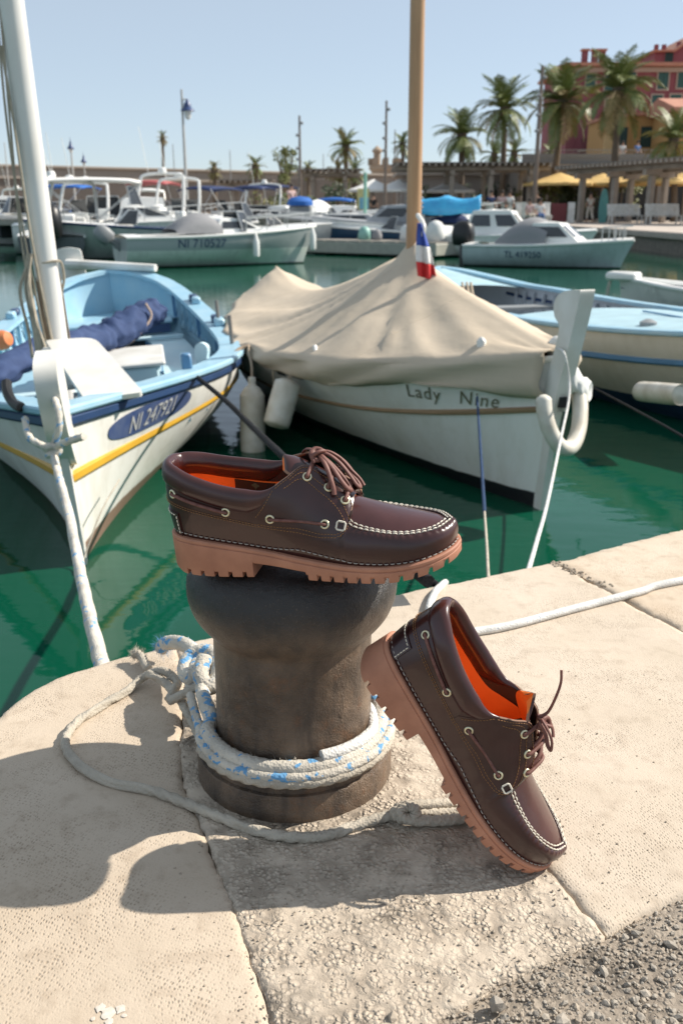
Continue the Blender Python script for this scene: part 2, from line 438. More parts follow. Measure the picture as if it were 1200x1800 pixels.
def shoe_common(root):
    shoe_sole(root); up = shoe_upper(root)
    gold, ivory, grey = MB(), MB(), MB()
    for side in (-1, 1):
        mb = MB(); patch(mb, side, Q_K, q0, q1, 1.3, 60, 14); mb.obj('quarter', leather, root, angle=50)
        mb = MB(); patch(mb, side, (0.0, 7.9), hs, lambda k: .84, .8, 44, 6); mb.obj('heel_strip', leather, root, angle=50)
        # stitching
        ks = np.linspace(.15, 13.1, 150); vs_ = np.array([hs(k)+.012 if k < 7.6 else q0(k)+.03 for k in ks])
        for dv in (0, .035):
            p, n = wall_n(ks, vs_+dv, side); dashes(gold, p+n*1.2, n, 2.3, 1.0, .32)
        ks = np.linspace(.15, 7.6, 90); p, n = wall_n(ks, np.full(90, .79), side); dashes(gold, p+n*.9, n, 2.3, 1.0, .32)
        ks = np.linspace(8.5, 13.8, 70); p, n = wall_n(ks, np.full(70, .955), side); dashes(gold, p+n*1.4, n, 2.2, .9, .32)
        for k0, k1_, v0_, v1_ in ((9.25, 13.35, .90, .72), (8.95, 13.0, .84, .60)):
            ks = np.linspace(k0, k1_, 60); p, n = wall_n(ks, np.linspace(v0_, v1_, 60), side); dashes(gold, p+n*1.4, n, 2.2, .9, .32)
        vv = np.linspace(.58, .97, 30); p, n = wall_n(np.interp(vv, [.57, .76, .985], [7.5, 7.95, 8.45]), vv, side); dashes(gold, p+n*1.4, n, 2.2, .9, .32)
        vv = np.linspace(.36, .9, 30); p, n = wall_n(np.interp(vv, [.34, .52, .90], [12.75, 13.3, 13.8]), vv, side); dashes(gold, p+n*1.5, n, 2.2, .9, .32)
        ks = np.linspace(0, 18, 260); p, n = wall_n(ks, np.full(260, .075), side); dashes(grey, p+n*.9, n, 4.2, 1.9, .55)
        # white moc seam: one row on the wall's lip, one on the apron's edge
        ks = np.linspace(13.9, 18, 130); p, n = wall_n(ks, np.full(130, .90), side); dashes(ivory, p+n*.5, n, 4.6, 1.1, .85)
        p, n = wall_n(ks, np.full(130, 1.0), side); p[:, 2] += 1.6; cen = np.stack([p[:, 0]*0+200, p[:, 1]*0, p[:, 2]], 1); d = cen-p; d[:, 2] = 0; d /= np.linalg.norm(d, axis=1, keepdims=True)
        dashes(ivory, p+d*1.8, np.stack([0*d[:, 0], 0*d[:, 0], 1+0*d[:, 0]], 1), 4.6, 1.1, .8)
        # the lashed ends of the seam
        kk, vv_ = np.meshgrid(np.linspace(11, 14, 60), np.linspace(.2, 1, 60), indexing='ij'); W_ = wall(kk, vv_, side); goal = np.array([188.5, side*36.5+1.5, 55.])
        i_ = np.unravel_index(np.argmin(((W_-goal)**2).sum(-1)), kk.shape); p, n = wall_n(np.array([kk[i_]]), np.array([vv_[i_]]), side)
        e1 = np.array([.97, 0, -.22]); e1 = e1-n[0]*(e1@n[0]); e1 /= np.linalg.norm(e1); e2 = np.cross(n[0], e1); c = p[0]+n[0]*2.4
        ivory.tube([V3(c+e1*a*4.2+e2*b*4.2) for a, b in ((-1, -.7), (-1, .7), (-.7, 1), (.7, 1), (1, .7), (1, -.7), (.7, -1), (-.7, -1))], 1.0*MM, 6, closed=True)
        # heel tab with white stitched edge
        mb = MB(); patch(mb, side, (0.0, 3.25), lambda k: .03, lambda k: .34, 1.5, 16, 6); mb.obj('heel_tab', black_m if False else leather, root, angle=50)
        ks = np.linspace(0, 3.1, 40); p, n = wall_n(ks, np.full(40, .31), side); dashes(ivory, p+n*1.6, n, 3.2, .9, .6)
        vv = np.linspace(.06, .31, 20); p, n = wall_n(np.full(20, 3.1), vv, side); dashes(ivory, p+n*1.6, n, 3.2, .9, .6)
    vv = np.linspace(.1, .8, 30); p, n = wall_n(np.full(30, .02), vv, -1); dashes(gold, p+n*.6, n, 2.3, 1, .32)
    tag(gold.obj('stitching', gold_thread, root), kind='stuff'); tag(ivory.obj('moc_stitching', ivory_thread, root), kind='stuff'); tag(grey.obj('welt_stitching', grey_thread, root), kind='stuff')
    # apron
    rows = []
    for k in np.linspace(13.0, 18, 56):
        T = _pch(_kk, ST_T, np.array(k)); dome = itp(DOME, k); r = []
        for u in np.linspace(-1, 1, 19):
            x = T[0]-(3.5 if k > 14 else 0)*(1-abs(u))*0-2.0*(1-u*u)*(k > 13)
            r.append(V3((x, u*max(T[1]-.6, .0)+float(bend(T[0])), T[2]-1.4+dome*(1-abs(u)**2.2))))
        rows.append(r)
    MB().grid(rows).obj('apron', mat('apron_leather', (.048, .0140, .0130), .30, var=(.072, .023, .021), vscale=25, bump=.30, bscale=70, bdist=.0011, coat=.28), root, angle=70, merge=5e-5)
    # padded collar roll
    rows = []
    for kk in np.linspace(-8.75, 8.75, 141):
        k = abs(kk); side = 1 if kk < 0 else -1
        p, n = wall_n(np.array([k]), np.array([.90]), side); p, n = p[0], n[0]
        T = wall(np.array([k]), np.array([1.0]), side)[0]; nh = np.array([n[0], n[1], 0]); nh /= np.linalg.norm(nh)
        sc = 1 if k < 7.2 else max(.22, 1-(k-7.2)/2.0)
        c = T-nh*2.6*sc+np.array([0, 0, -8.5*sc-.5]); r = []
        for a in np.linspace(0, 2*PI, 20, endpoint=False):
            ca, sa = math.cos(a), math.sin(a)
            r.append(V3(c+nh*((7.6 if ca > 0 else 5.6)*sc*ca)+np.array([0, 0, (11.8 if sa > 0 else 12.5 if ca > 0 else 12.5-6.5*min(1, -ca*1.6))*sc*sa])+nh*(2.2*sc*max(0, -sa))*(1 if ca > 0 else 0)))
        rows.append(r)
    mb = MB().grid(rows, closed_v=True); mb.obj('collar', collar_m, root, angle=80)
    # lining and footbed
    for side in (-1, 1):
        ks = np.linspace(0, 10.5, 50); rows = []
        for k in ks:
            v = np.linspace(.02, .72, 9); rows.append([V3(q) for q in wall(np.full(9, k), v, side, np.full(9, -4.5))])
        if side == 1: lin = MB().grid(rows).obj('lining', orange_m, root, angle=80)
        else: MB().grid(rows).obj('lining', orange_m, root, angle=80)
        rows = []
        for k in np.linspace(0.0, 13.9, 70):
            v = np.linspace(float(np.interp(k, [0, 8.5, 10.4, 12], [.70, .70, .5, .02])), float(np.interp(k, [7.6, 8.6], [.90, .985])), 9); rows.append([V3(q) for q in wall(np.full(9, k), v, side, np.full(9, float(np.interp(k, [0, 8, 10], [-4.3, -4.3, -2.6]))))])
        MB().grid(rows).obj('quarter_lining', leather_in, root, angle=80)
        # pale cut edge of the leather round the throat
        ks = np.linspace(8.5, 13.9, 60); p = wall(ks, np.full(60, .998), side, np.full(60, -.5))
        MB().tube([V3(q) for q in p], 1.25*MM, 6).obj('cut_edge', edge_m, root)
    rows = []
    for x in np.linspace(3, 200, 60):
        w = float(out_w(x))-5.5; z = float(z_top(x))+15
        rows.append([V3((x, u*w+float(bend(x)), z+3.5*abs(u)**2.5)) for u in np.linspace(-1, 1, 13)])
    MB().grid(rows).obj('footbed', orange_m, root, angle=80)
    seam = MB()
    for u in (-.55, .55):
        P = [(x, u*(float(out_w(x))-6), float(z_top(x))+16.0) for x in np.linspace(25, 190, 80)]; dashes(seam, P, [(0, 0, 1)]*80, 2.6, 1.2, .3)
    tag(seam.obj('footbed_stitching', mat('brown_thread', (.16, .03, .01), .7), root), kind='stuff')
    # eyelets
    ring = MB()
    ring.lathe([(2.6*MM, -.6*MM), (2.6*MM, .6*MM), (3.1*MM, 1.25*MM), (4.0*MM, 1.35*MM), (4.7*MM, .8*MM), (4.9*MM, 0), (4.7*MM, -.5*MM)], 22)
    ringo = None; hole = None; eye = {}
    for side in (-1, 1):
        for i, (k, v) in enumerate(EYE_LACE+EYE_SIDE):
            p, n = wall_n(np.array([k]), np.array([v]), side); p, n = p[0], n[0]
            lift = 1.5 if i < 3 or i >= 5 else 1.0
            pos = p+n*lift; eye[(side, i)] = (pos, n)
            q = Vector((0, 0, 1)).rotation_difference(Vector(n)).to_matrix().to_4x4()
            if ringo is None: ringo = o = ring.obj('eyelet', brass_m, root, angle=60)
            else: o = ringo.copy(); COL.objects.link(o)
            o.parent = root; o.matrix_local = Matrix.Translation(V3(pos)) @ q
            h = MB().lathe([(0, .25*MM), (2.7*MM, .25*MM)], 16).obj('eyelet_hole', black_m, root) if hole is None else hole.copy()
            if hole is None: hole = h
            else: COL.objects.link(h)
            h.parent = root; h.matrix_local = Matrix.Translation(V3(pos)) @ q
        # side laces between the eyelet pairs
        for a, b in ((3, 4), (5, 6)):
            (pa, na), (pb, nb) = eye[(side, a)], eye[(side, b)]
            ka, va = EYE_SIDE[a-3]; kb, vb = EYE_SIDE[b-3]; pts = [pa-na*2, pa+na*1.2]
            for t in np.linspace(.12, .88, 9):
                pp, nn = wall_n(np.array([ka+(kb-ka)*t]), np.array([va+(vb-va)*t]), side); lin_ = pa+(pb-pa)*t
                w_ = pp[0]+nn[0]*2.9; pts.append(np.array([lin_[0], w_[1], lin_[2]]))
            pts += [pb+nb*1.2, pb-nb*2]
            MB().tube(smooth_path([np.array(x)*MM for x in pts], 4), 2.15*MM, 8, flat=.75).obj('side_lace', thong_m, root, angle=80)
    return eye, lin
def shoe_special(root, M, inv, eye, lin, lace):
    # printed label on the far inner wall, words in orange under a small tree
    if lace == 'bow':
        def onwall(x, y, lift):   # x along the shoe (mm), y up
            k = float(np.interp(x, ST_T[:9, 0], np.arange(9))); z0 = .57
            p, n = wall_n(np.array([k]), np.array([z0+y/66]), 1); return V3(p[0]-n[0]*(4.5+lift))
        mb = MB().grid([[onwall(x, y, .3) for y in (-8.5, -4, 0, 4, 8.5)] for x in np.linspace(60, 104, 12)]); mb.obj('insole_label', black_m, lin)
        tv, tf = text_mesh('Timberland', 5.6, space=1.1)
        mesh_obj('insole_lettering', [onwall(82+v.x, v.y-4.2, .7) for v in tv], tf, print_m, lin, smooth=False)
        mb = MB()
        for (cx, cy, r) in ((82, 5.6, 2.0), (79.6, 4.2, 1.8), (84.4, 4.2, 1.8), (82, 3, 2.0)):
            mb.add([onwall(cx+r*math.cos(a*PI/4), cy+r*.8*math.sin(a*PI/4), .7+r*.01) for a in range(8)], [tuple(range(8))])
        mb.add([onwall(81.5, 3, .72), onwall(82.5, 3, .72), onwall(82.5, -.5, .72), onwall(81.5, -.5, .72)], [(0, 1, 2, 3)])
        mb.obj('insole_emblem', green_print_m, lin, smooth=False)
    # tongue: leather outside, orange inside
    cl = [(127, 0, 119), (137, 0, 116), (152, 0, 109), (172, 0, 97), (188, 0, 85), (197, 0, 76)]
    if lace != 'bow': cl = [(132, 0, 131), (136, 0, 124), (142, 0, 115.5), (153, 0, 107.5), (172, 0, 97), (188, 0, 85), (197, 0, 76)]
    ro, ri = [], []
    for q in smooth_path(cl, 8):
        f = (q.x-cl[0][0])/(197-cl[0][0]); w = 22*(max(.02, 1-(1-min(1, f/.24))**2))**.5-2*f
        tw = 0 if lace == 'bow' else .75*max(0, 1-f/.42)
        ro.append([V3((q.x-tw*u*w, u*w, q.z-10*abs(u)**2)) for u in np.linspace(-1, 1, 13)])
        ri.append([V3((q.x-1.6-tw*u*w, u*w*.99, q.z-10*abs(u)**2-2.4)) for u in np.linspace(-1, 1, 13)])
    mb = MB().grid(ro); mb.grid(ri, mi=1)
    for j in range(12): mb.add([ro[0][j], ro[0][j+1], ri[0][j+1], ri[0][j]], [(0, 1, 2, 3)], 2)
    for i in range(len(ro)-1):
        for j in (0, 12): mb.add([ro[i][j], ro[i+1][j], ri[i+1][j], ri[i][j]], [(0, 1, 2, 3)], 2 if i < 10 else 0)
    mb.obj('tongue', [leather, orange_m, edge_m], root, angle=50)
    # lacing
    mb = MB(); tops = [(160, 116.5), (179, 105.5), (195, 92)]
    for i in range(3):
        (pl, nl), (pr, nr) = eye[(-1, i)], eye[(1, i)]; mx, mz = tops[i]
        mb.tube(smooth_path([np.array(q)*MM for q in (pl-nl*2.5, pl+nl*1.5, pl*.66+np.array([mx, 0, mz])*.34+nl*2.2, (mx, 0, mz), pr*.66+np.array([mx, 0, mz])*.34+nr*2.2, pr+nr*1.5, pr-nr*2.5)], 6), 2.5*MM, 8, flat=.8)
        if i: # rung running under to the next eyelet
            mb.tube(smooth_path([np.array(q)*MM for q in (pl-nl*2+np.array((0, 3, 0)), (mx-6, -6, mz+.5), (mx-13, 7, mz+7), (mx-16, 12, mz+7.5))], 5), 2.3*MM, 8)
    def strand(pts, r=2.3, fl=.62, tw=0): mb.tube(smooth_path([np.array(p, float)*MM for p in pts], 7), r*MM, 8, flat=fl)
    K = np.array((163, -3, 120.))
    strand([K+d for d in ((-3, -7, -5), (-6, -3, 1), (-3, 3, 4), (3, 4, 2), (5, -1, -3), (1, -6, -5), (-4, -5, -1), (-4, 2, 3), (2, 6, 0))], 2.6, .8)
    strand([K+d for d in ((4, 6, -4), (6, 1, 2), (2, -5, 3), (-4, -7, -1), (-2, -8, -7))], 2.6, .8)
    if lace == 'bow':
        strand([K, (170, -8, 117), (180, -13, 107), (188, -17, 96), (194, -16, 87), (196, -11, 85), (192, -9, 92), (183, -8, 104), (173, -6, 114), K], 2.7)
        strand([K, (172, -1, 119), (184, -2, 110), (194, -5, 98), (201, -7, 88), (203, -2, 85), (199, 1, 91), (188, 2, 104), (175, 3, 116), K], 2.7)
        strand([K, (168, -9, 117), (174, -16, 110), (178, -21, 101), (181, -24.5, 92), (182, -26.5, 85)], 2.6, .6)
        strand([K, (172, 4, 119), (184, 5, 112), (194, 3, 101), (202, 4, 91), (206, 3, 84)], 2.5, .6)
        strand([K, (156, 6, 121), (148, 13, 120), (142, 20, 115), (140, 26, 108)], 2.4, .6)
        strand([K, (171, 2, 121), (180, 4, 116), (188, 6, 108), (193, 9, 99), (189, 11, 101), (181, 9, 111), (170, 5, 119)], 2.4, .6)
    else:
        kp = M @ V3(K); Yk = kp.y
        def L(px, py, dy=0): return np.array(inv @ at(px, py, Y=Yk+dy))/MM
        strand([K, L(945, 1262), L(962, 1252, -.002), L(976, 1226, -.004), L(985, 1200, -.002), L(986, 1178, .002)], 2.5, .55)
        strand([K, L(952, 1266, -.008), L(962, 1283, -.016), L(969, 1302, -.02), L(968, 1318, -.02), L(962, 1310, -.016), L(958, 1290, -.012), L(948, 1270, -.006), K], 2.4, .6)
        strand([K, L(946, 1258, .004), L(962, 1265, .006), L(970, 1280, .004), L(972, 1296, .0)], 2.3, .6)
    mb.obj('lace', thong_m, root, angle=80)
    return root
def pose(a, loc, s=1.0):
    x, y, z = a
    return Matrix.Translation(loc) @ (Matrix.Rotation(z, 4, 'Z') @ Matrix.Rotation(y, 4, 'Y') @ Matrix.Rotation(x, 4, 'X')) @ Matrix.Scale(s, 4)
UPPER_M = pose((.0554, -.0735, -.2174), (-.1749, .9361, .2831), 1.02)
LOWER_M = pose((-.01, .862, -.31), (.0205, .8610, .2068), .982)
def shoes():
    a = build_shoe('boat_shoe', 'oxblood leather boat shoe lying level across the top of the bollard', UPPER_M, 'bow')
    build_shoe('boat_shoe', 'oxblood leather boat shoe standing on its toe, heel leaning against the bollard', LOWER_M, 'loose', base=a)
# ---------------------------------------------------------------- the stone quay
def stone_mat(name, col, col2, dirt, rows=0.0, scale=215, pit=.9, rough_stone=False):
    m, g = newmat(name, .85); o = g.obj; g.p.inputs['Specular IOR Level'].default_value = .25
    big = g.noise(o, 5, 5, .6); mid = g.noise(o, 34, 4, .6); fine = g.noise(o, 520, 3, .6)
    c = g.mix(g.rng(big, .35, .68), col, col2)
    c = g.mix(g.math('MULTIPLY', g.rng(mid, .52, .75), .45), c, dirt)
    if not rough_stone:
        v = g.n('ShaderNodeTexVoronoi'); v.inputs['Scale'].default_value = scale; v.inputs['Randomness'].default_value = .42
        wob = g.n('ShaderNodeVectorMath', operation='ADD'); nz = g.n('ShaderNodeTexNoise'); nz.inputs['Scale'].default_value = 14; nz.inputs['Detail'].default_value = 2
        g.l(o, nz.inputs['Vector']); sc = g.n('ShaderNodeVectorMath', operation='SCALE'); g.l(nz.outputs['Color'], sc.inputs[0]); sc.inputs['Scale'].default_value = .02
        g.l(o, wob.inputs[0]); g.l(sc.outputs[0], wob.inputs[1])
        g.l(mapping(g, wob.outputs[0], (1.0, .72, 0.0), (0, 0, rows)), v.inputs['Vector'])
        pits = g.rng(v.outputs['Distance'], .15, .42)          # 0 in the pits
        msk = g.math('MULTIPLY', g.rng(g.noise(o, 9, 3), .36, .62), g.rng(g.noise(o, 70, 2), .26, .46))
        hole = g.math('MULTIPLY', g.math('SUBTRACT', 1.0, pits), msk)
        c = g.mix(g.math('MULTIPLY', hole, .58), c, dirt)
        h = g.math('SUBTRACT', g.math('ADD', g.math('MULTIPLY', fine, .35), g.math('MULTIPLY', mid, .8)), g.math('MULTIPLY', hole, pit))
        n = g.bump(h, .75, .0016)
    else:
        v = g.n('ShaderNodeTexVoronoi'); v.inputs['Scale'].default_value = 210; v.inputs['Randomness'].default_value = 1; g.l(o, v.inputs['Vector'])
        v2 = g.n('ShaderNodeTexVoronoi'); v2.inputs['Scale'].default_value = 95; v2.inputs['Randomness'].default_value = 1; g.l(o, v2.inputs['Vector'])
        e1 = g.rng(v.outputs['Distance'], .25, .75); e2 = g.rng(v2.outputs['Distance'], .3, .8)
        gap = g.math('MULTIPLY', g.math('MAXIMUM', e1, e2), g.rng(g.noise(o, 16, 3), .30, .62))
        c = g.mix(g.math('MULTIPLY', gap, .6), c, dirt)
        blot = g.rng(g.noise(o, 11, 5, .65), .53, .66)
        c = g.mix(g.math('MULTIPLY', blot, g.math('MULTIPLY', gap, .8)), c, (.03, .027, .024))
        h = g.math('SUBTRACT', g.math('ADD', g.math('MULTIPLY', fine, .25), g.math('MULTIPLY', mid, .5)), g.math('MULTIPLY', gap, 1.0))
        n = g.bump(h, .9, .0034)
    g.l(c, g.p.inputs['Base Color']); g.l(n, g.p.inputs['Normal'])
    return m
stone_a = stone_mat('tooled_limestone', (.55, .46, .365), (.47, .385, .295), (.27, .20, .14), rows=.35, scale=285, pit=.6)
stone_b = stone_mat('tooled_limestone_right', (.58, .49, .40), (.50, .42, .33), (.31, .245, .18), rows=-.5, scale=300, pit=.55)
stone_c = stone_mat('pale_limestone', (.60, .51, .41), (.50, .40, .30), (.30, .22, .15), rows=.1, scale=260, pit=.35)
stone_r = stone_mat('rough_mortar', (.62, .53, .43), (.52, .44, .35), (.16, .125, .095), rough_stone=True)
gravel_bed_m = stone_mat('gravel_bed', (.40, .34, .275), (.32, .27, .22), (.14, .115, .09), rough_stone=True)
def G(px, py, h=0.0): return at(px, py, z=h)
def slab(name, poly, m, parent, step, amp, water=(), seed=1, joint=.0035, wear=1.0):
    """one stone: poly is a list of ground points, water the indices of edges that face the water (rounded lip)"""
    rg = random.Random(seed); P = [Vector((p[0], p[1])) for p in poly]; N = len(P); B = []; tagw = []
    for i in range(N):
        a, b = P[i], P[(i+1) % N]; n = max(2, int((b-a).length/(step*1.3))); t = (b-a).normalized(); q = Vector((t.y, -t.x))
        for k in range(n):
            f = k/n; p = a.lerp(b, f); j = 0 if k == 0 else (noise.noise((p.x*60, p.y*60, seed))*.0030+noise.noise((p.x*17, p.y*17, seed+5))*.0035)*wear
            B.append(p+q*j); tagw.append(i in water)
    Ba = np.array([(b.x, b.y) for b in B]); nb = len(B)
    x0, y0 = Ba.min(0); x1, y1 = Ba.max(0)
    gx, gy = np.meshgrid(np.arange(x0, x1, step), np.arange(y0, y1, step)); pts = np.stack([gx.ravel(), gy.ravel()], 1)
    pts = pts+np.array([[rg.uniform(-.3, .3)*step, rg.uniform(-.3, .3)*step] for _ in range(len(pts))])
    A = Ba; C = np.roll(Ba, -1, 0); ins = np.zeros(len(pts), bool); dist = np.full(len(pts), 9.); distw = np.full(len(pts), 9.)
    for i in range(nb):
        a, c = A[i], C[i]
        if abs(c[1]-a[1]) > 1e-12:
            cr = ((a[1] > pts[:, 1]) != (c[1] > pts[:, 1])) & (pts[:, 0] < (c[0]-a[0])*(pts[:, 1]-a[1])/(c[1]-a[1])+a[0]); ins ^= cr
        d = c-a; t = np.clip(((pts-a)@d)/(d@d+1e-12), 0, 1); dd = np.linalg.norm(pts-(a+t[:, None]*d), axis=1)
        if tagw[i]: distw = np.minimum(distw, dd)
        else: dist = np.minimum(dist, dd)
    ok = ins & (np.minimum(dist, distw) > step*.55); pts, dist, distw = pts[ok], dist[ok], distw[ok]
    allp = [Vector(b) for b in B]+[Vector(p) for p in pts]
    vs, es, fs, *_ = delaunay_2d_cdt(allp, [(i, (i+1) % nb) for i in range(nb)], [], 1, 1e-7)
    out = []
    for i, v in enumerate(vs):
        x, y = v.x, v.y
        if i < nb: d, dw = (0, 9) if not tagw[i] else (9, 0)
        elif i < nb+len(pts): d, dw = dist[i-nb], distw[i-nb]
        else: d, dw = 9, 9
        z = amp*(noise.noise((x*70, y*70, seed*3))+.6*noise.noise((x*190, y*190, seed)))+.0014*noise.noise((x*9, y*9, seed))
        z -= joint*math.exp(-(d/.0022)**2)*(1+.9*noise.noise((x*40, y*40, 3)))
        if dw < .016: z -= .016*(1-math.sqrt(max(0, 1-(1-dw/.016)**2)))
        out.append((x, y, z))
    faces = [tuple(f) for f in fs]; o = len(out)
    for i in range(nb): out.append((out[i][0], out[i][1], -.06))
    faces += [(i, (i+1) % nb, o+(i+1) % nb, o+i) for i in range(nb)]
    return mesh_obj(name, out, faces, m, parent, angle=75)
def build_quay():
    edge = [G(*p) for p in ((1560, 842), (1200, 925), (970, 985), (600, 1060), (420, 1103), (310, 1128), (180, 1160), (110, 1182), (62, 1204), (28, 1226), (0, 1248), (-45, 1300))]
    outl = edge+[Vector((-.66, .80, 0)), Vector((-.9, .2, 0)), Vector((-.9, -1.5, 0)), Vector((3.5, -1.5, 0)), Vector((3.5, 3.0, 0))]
    ins = [Vector((p.x, p.y-.006)) for p in outl]
    q = MB().prism([(p.x, p.y) for p in ins], -2.6, -.03).obj('quay', stone_mat('quay_wall', (.36, .31, .24), (.28, .24, .18), (.13, .11, .08), rough_stone=True)); tag(q, kind='structure')
    J = [G(*p) for p in ((325, 1200), (318, 1300), (322, 1380), (350, 1440), (420, 1620), (480, 1800), (520, 1900))]
    left = [edge[11], edge[10], edge[9], edge[8], edge[7], edge[6], edge[5]]+J+[Vector((-.03, .40, 0)), Vector((-.75, .40, 0)), Vector((-.70, .80, 0))]
    ls = slab('paving_stone', left, stone_a, q, .0065, .00035, water=range(0, 6), seed=3)
    rs = random.Random(9); sp = MB()
    for dx, dy, r in ((0, 0, .0068), (.009, .004, .005), (-.008, .005, .0045), (.003, -.009, .004), (.014, -.003, .0025), (-.012, -.006, .002)):
        c = G(192, 1782)+Vector((dx, dy, .0012)); ring_ = [c+Vector((r*rs.uniform(.65, 1.25)*math.cos(k*PI/8), r*rs.uniform(.65, 1.25)*math.sin(k*PI/8), 0)) for k in range(16)]; sp.add([c+Vector((0, 0, .0006))]+ring_, [(0, 1+k, 1+(k+1) % 16) for k in range(16)])
    tag(sp.obj('white_stain', mat('white_stain', (.62, .58, .53), .9, var=(.55, .48, .40), vscale=300), ls), kind='stuff')
    ring = [(325, 1200), (420, 1165), (560, 1165), (690, 1215), (752, 1300), (828, 1415), (962, 1526)]
    RG = [G(*p) for p in ring]
    mid = [RG[0]]+J[1:]+[G(620, 1880), G(720, 1822), G(800, 1772), G(880, 1722), G(960, 1690), G(1063, 1642)]+RG[:0:-1]
    slab('rough_paving', mid[::-1], stone_r, q, .0042, .0011, seed=5, joint=.003, wear=1.3)
    right = [edge[5], edge[4], edge[3], edge[2]]+[G(1200, 1110), G(1560, 1300), G(1420, 1478), G(1290, 1528), G(1200, 1572), G(1128, 1600), G(1066, 1640)]+RG[:0:-1]+[RG[0]]
    slab('paving_stone', right[::-1], stone_b, q, .0075, .0003, water=range(len(right)-4, len(right)-1), seed=8)
    back = [edge[2], edge[1], edge[0], G(1900, 960), G(1560, 1298), G(1200, 1108)]
    slab('paving_stone', back[::-1], stone_c, q, .012, .0006, water=range(3, 5), seed=11, wear=1.6)
    # the gravel strip: a bed with small stones lying on it
    gb = [Vector((p.x, p.y, 0)) for p in (G(560, 1900), G(700, 1828), G(800, 1762), G(880, 1712), G(960, 1680), G(1063, 1634), G(1128, 1592), G(1200, 1564), G(1290, 1520), G(1420, 1470), G(1700, 1340))]+[Vector((.9, .3, 0)), Vector((0, .3, 0))]
    b = slab('gravel_bed', gb[::-1], gravel_bed_m, None, .006, .0016, seed=13, joint=0); b.location.z = -.0075; tag(b, kind='structure')
    rg = random.Random(4); mb = MB(); cnt = 0
    gp = [(p.x, p.y) for p in gb]
    def inside(x, y):
        r = False
        for i in range(len(gp)):
            (ax, ay), (bx, by) = gp[i], gp[(i+1) % len(gp)]
            if (ay > y) != (by > y) and x < (bx-ax)*(y-ay)/(by-ay)+ax: r = not r
        return r
    l0, l1 = G(720, 1815), G(1200, 1568); ln = (l1-l0).normalized(); nn = Vector((ln.y, -ln.x, 0))
    while cnt < 9000:
        x, y = rg.uniform(.0, .62), rg.uniform(.40, .82)
        if not inside(x, y): continue
        d = (Vector((x, y, 0))-l0).dot(nn)
        big = rg.random() < min(.50, max(0, d*4.5)); r = rg.uniform(.0008, .0022) if not big else min(.009, rg.lognormvariate(-5.80, .40))
        if r > .0065 and rg.random() < .5: continue
        mb.rock((x, y, -.0068+r*.12), r, rg, .6, mi=rg.choice((0, 0, 1, 2))); cnt += 1
    gm = [mat('grey_gravel_stone', (.42, .37, .31), .9, var=(.33, .29, .24), vscale=120, bump=.5, bscale=600), mat('dark_gravel_stone', (.27, .24, .205), .9, var=(.35, .31, .26), vscale=160, bump=.5, bscale=600), mat('tan_gravel_stone', (.42, .355, .28), .9, var=(.27, .225, .18), vscale=140, bump=.5, bscale=600)]
    tag(mb.obj('gravel', gm, smooth=False), 'loose grey gravel chips strewn at the foot of the stone quay', 'gravel', kind='stuff')
    # crumbs on the stones
    mb = MB(); n = 0
    while n < 900:
        px, py = rg.uniform(300, 1180), rg.uniform(1180, 1800); p = G(px, py)
        if (p-Vector((-.0575, .975, 0))).length < .13: continue
        if rg.random() > (.9 if 420 < px < 1000 and py > 1430 else .15): continue
        r = rg.uniform(.0005, .0016); mb.rock((p.x, p.y, r*.4), r, rg, .8); n += 1
    n = 0
    while n < 90:   # crumbs caught in the far joint
        f = rg.random(); p = G(975+95*f*f+rg.uniform(-8, 8), 990+42*f*f+rg.uniform(-3, 3)); r = rg.uniform(.0012, .0038); mb.rock((p.x, p.y, r*.3-.001), r, rg, .8); n += 1
    tag(mb.obj('grit', gm[2], smooth=False), 'crumbs of stone and grit scattered over the paving', 'grit', kind='stuff')
    for px, py, r, lab, mi in ((873, 1767, .0095, 'dark broken stone at the front edge of the gravel', 1), (690, 1790, .006, 'small tan pebble lying apart where the paving meets the gravel', 2), (985, 1795, .007, 'pale angular pebble low in the gravel strip', 0)):
        p = G(px, py); m = MB().rock((0, 0, r*.5), r, rg, .75, 0); o = m.obj('pebble', gm[mi], smooth=False); o.location = (p.x, p.y, -.003); tag(o, lab, 'pebble')
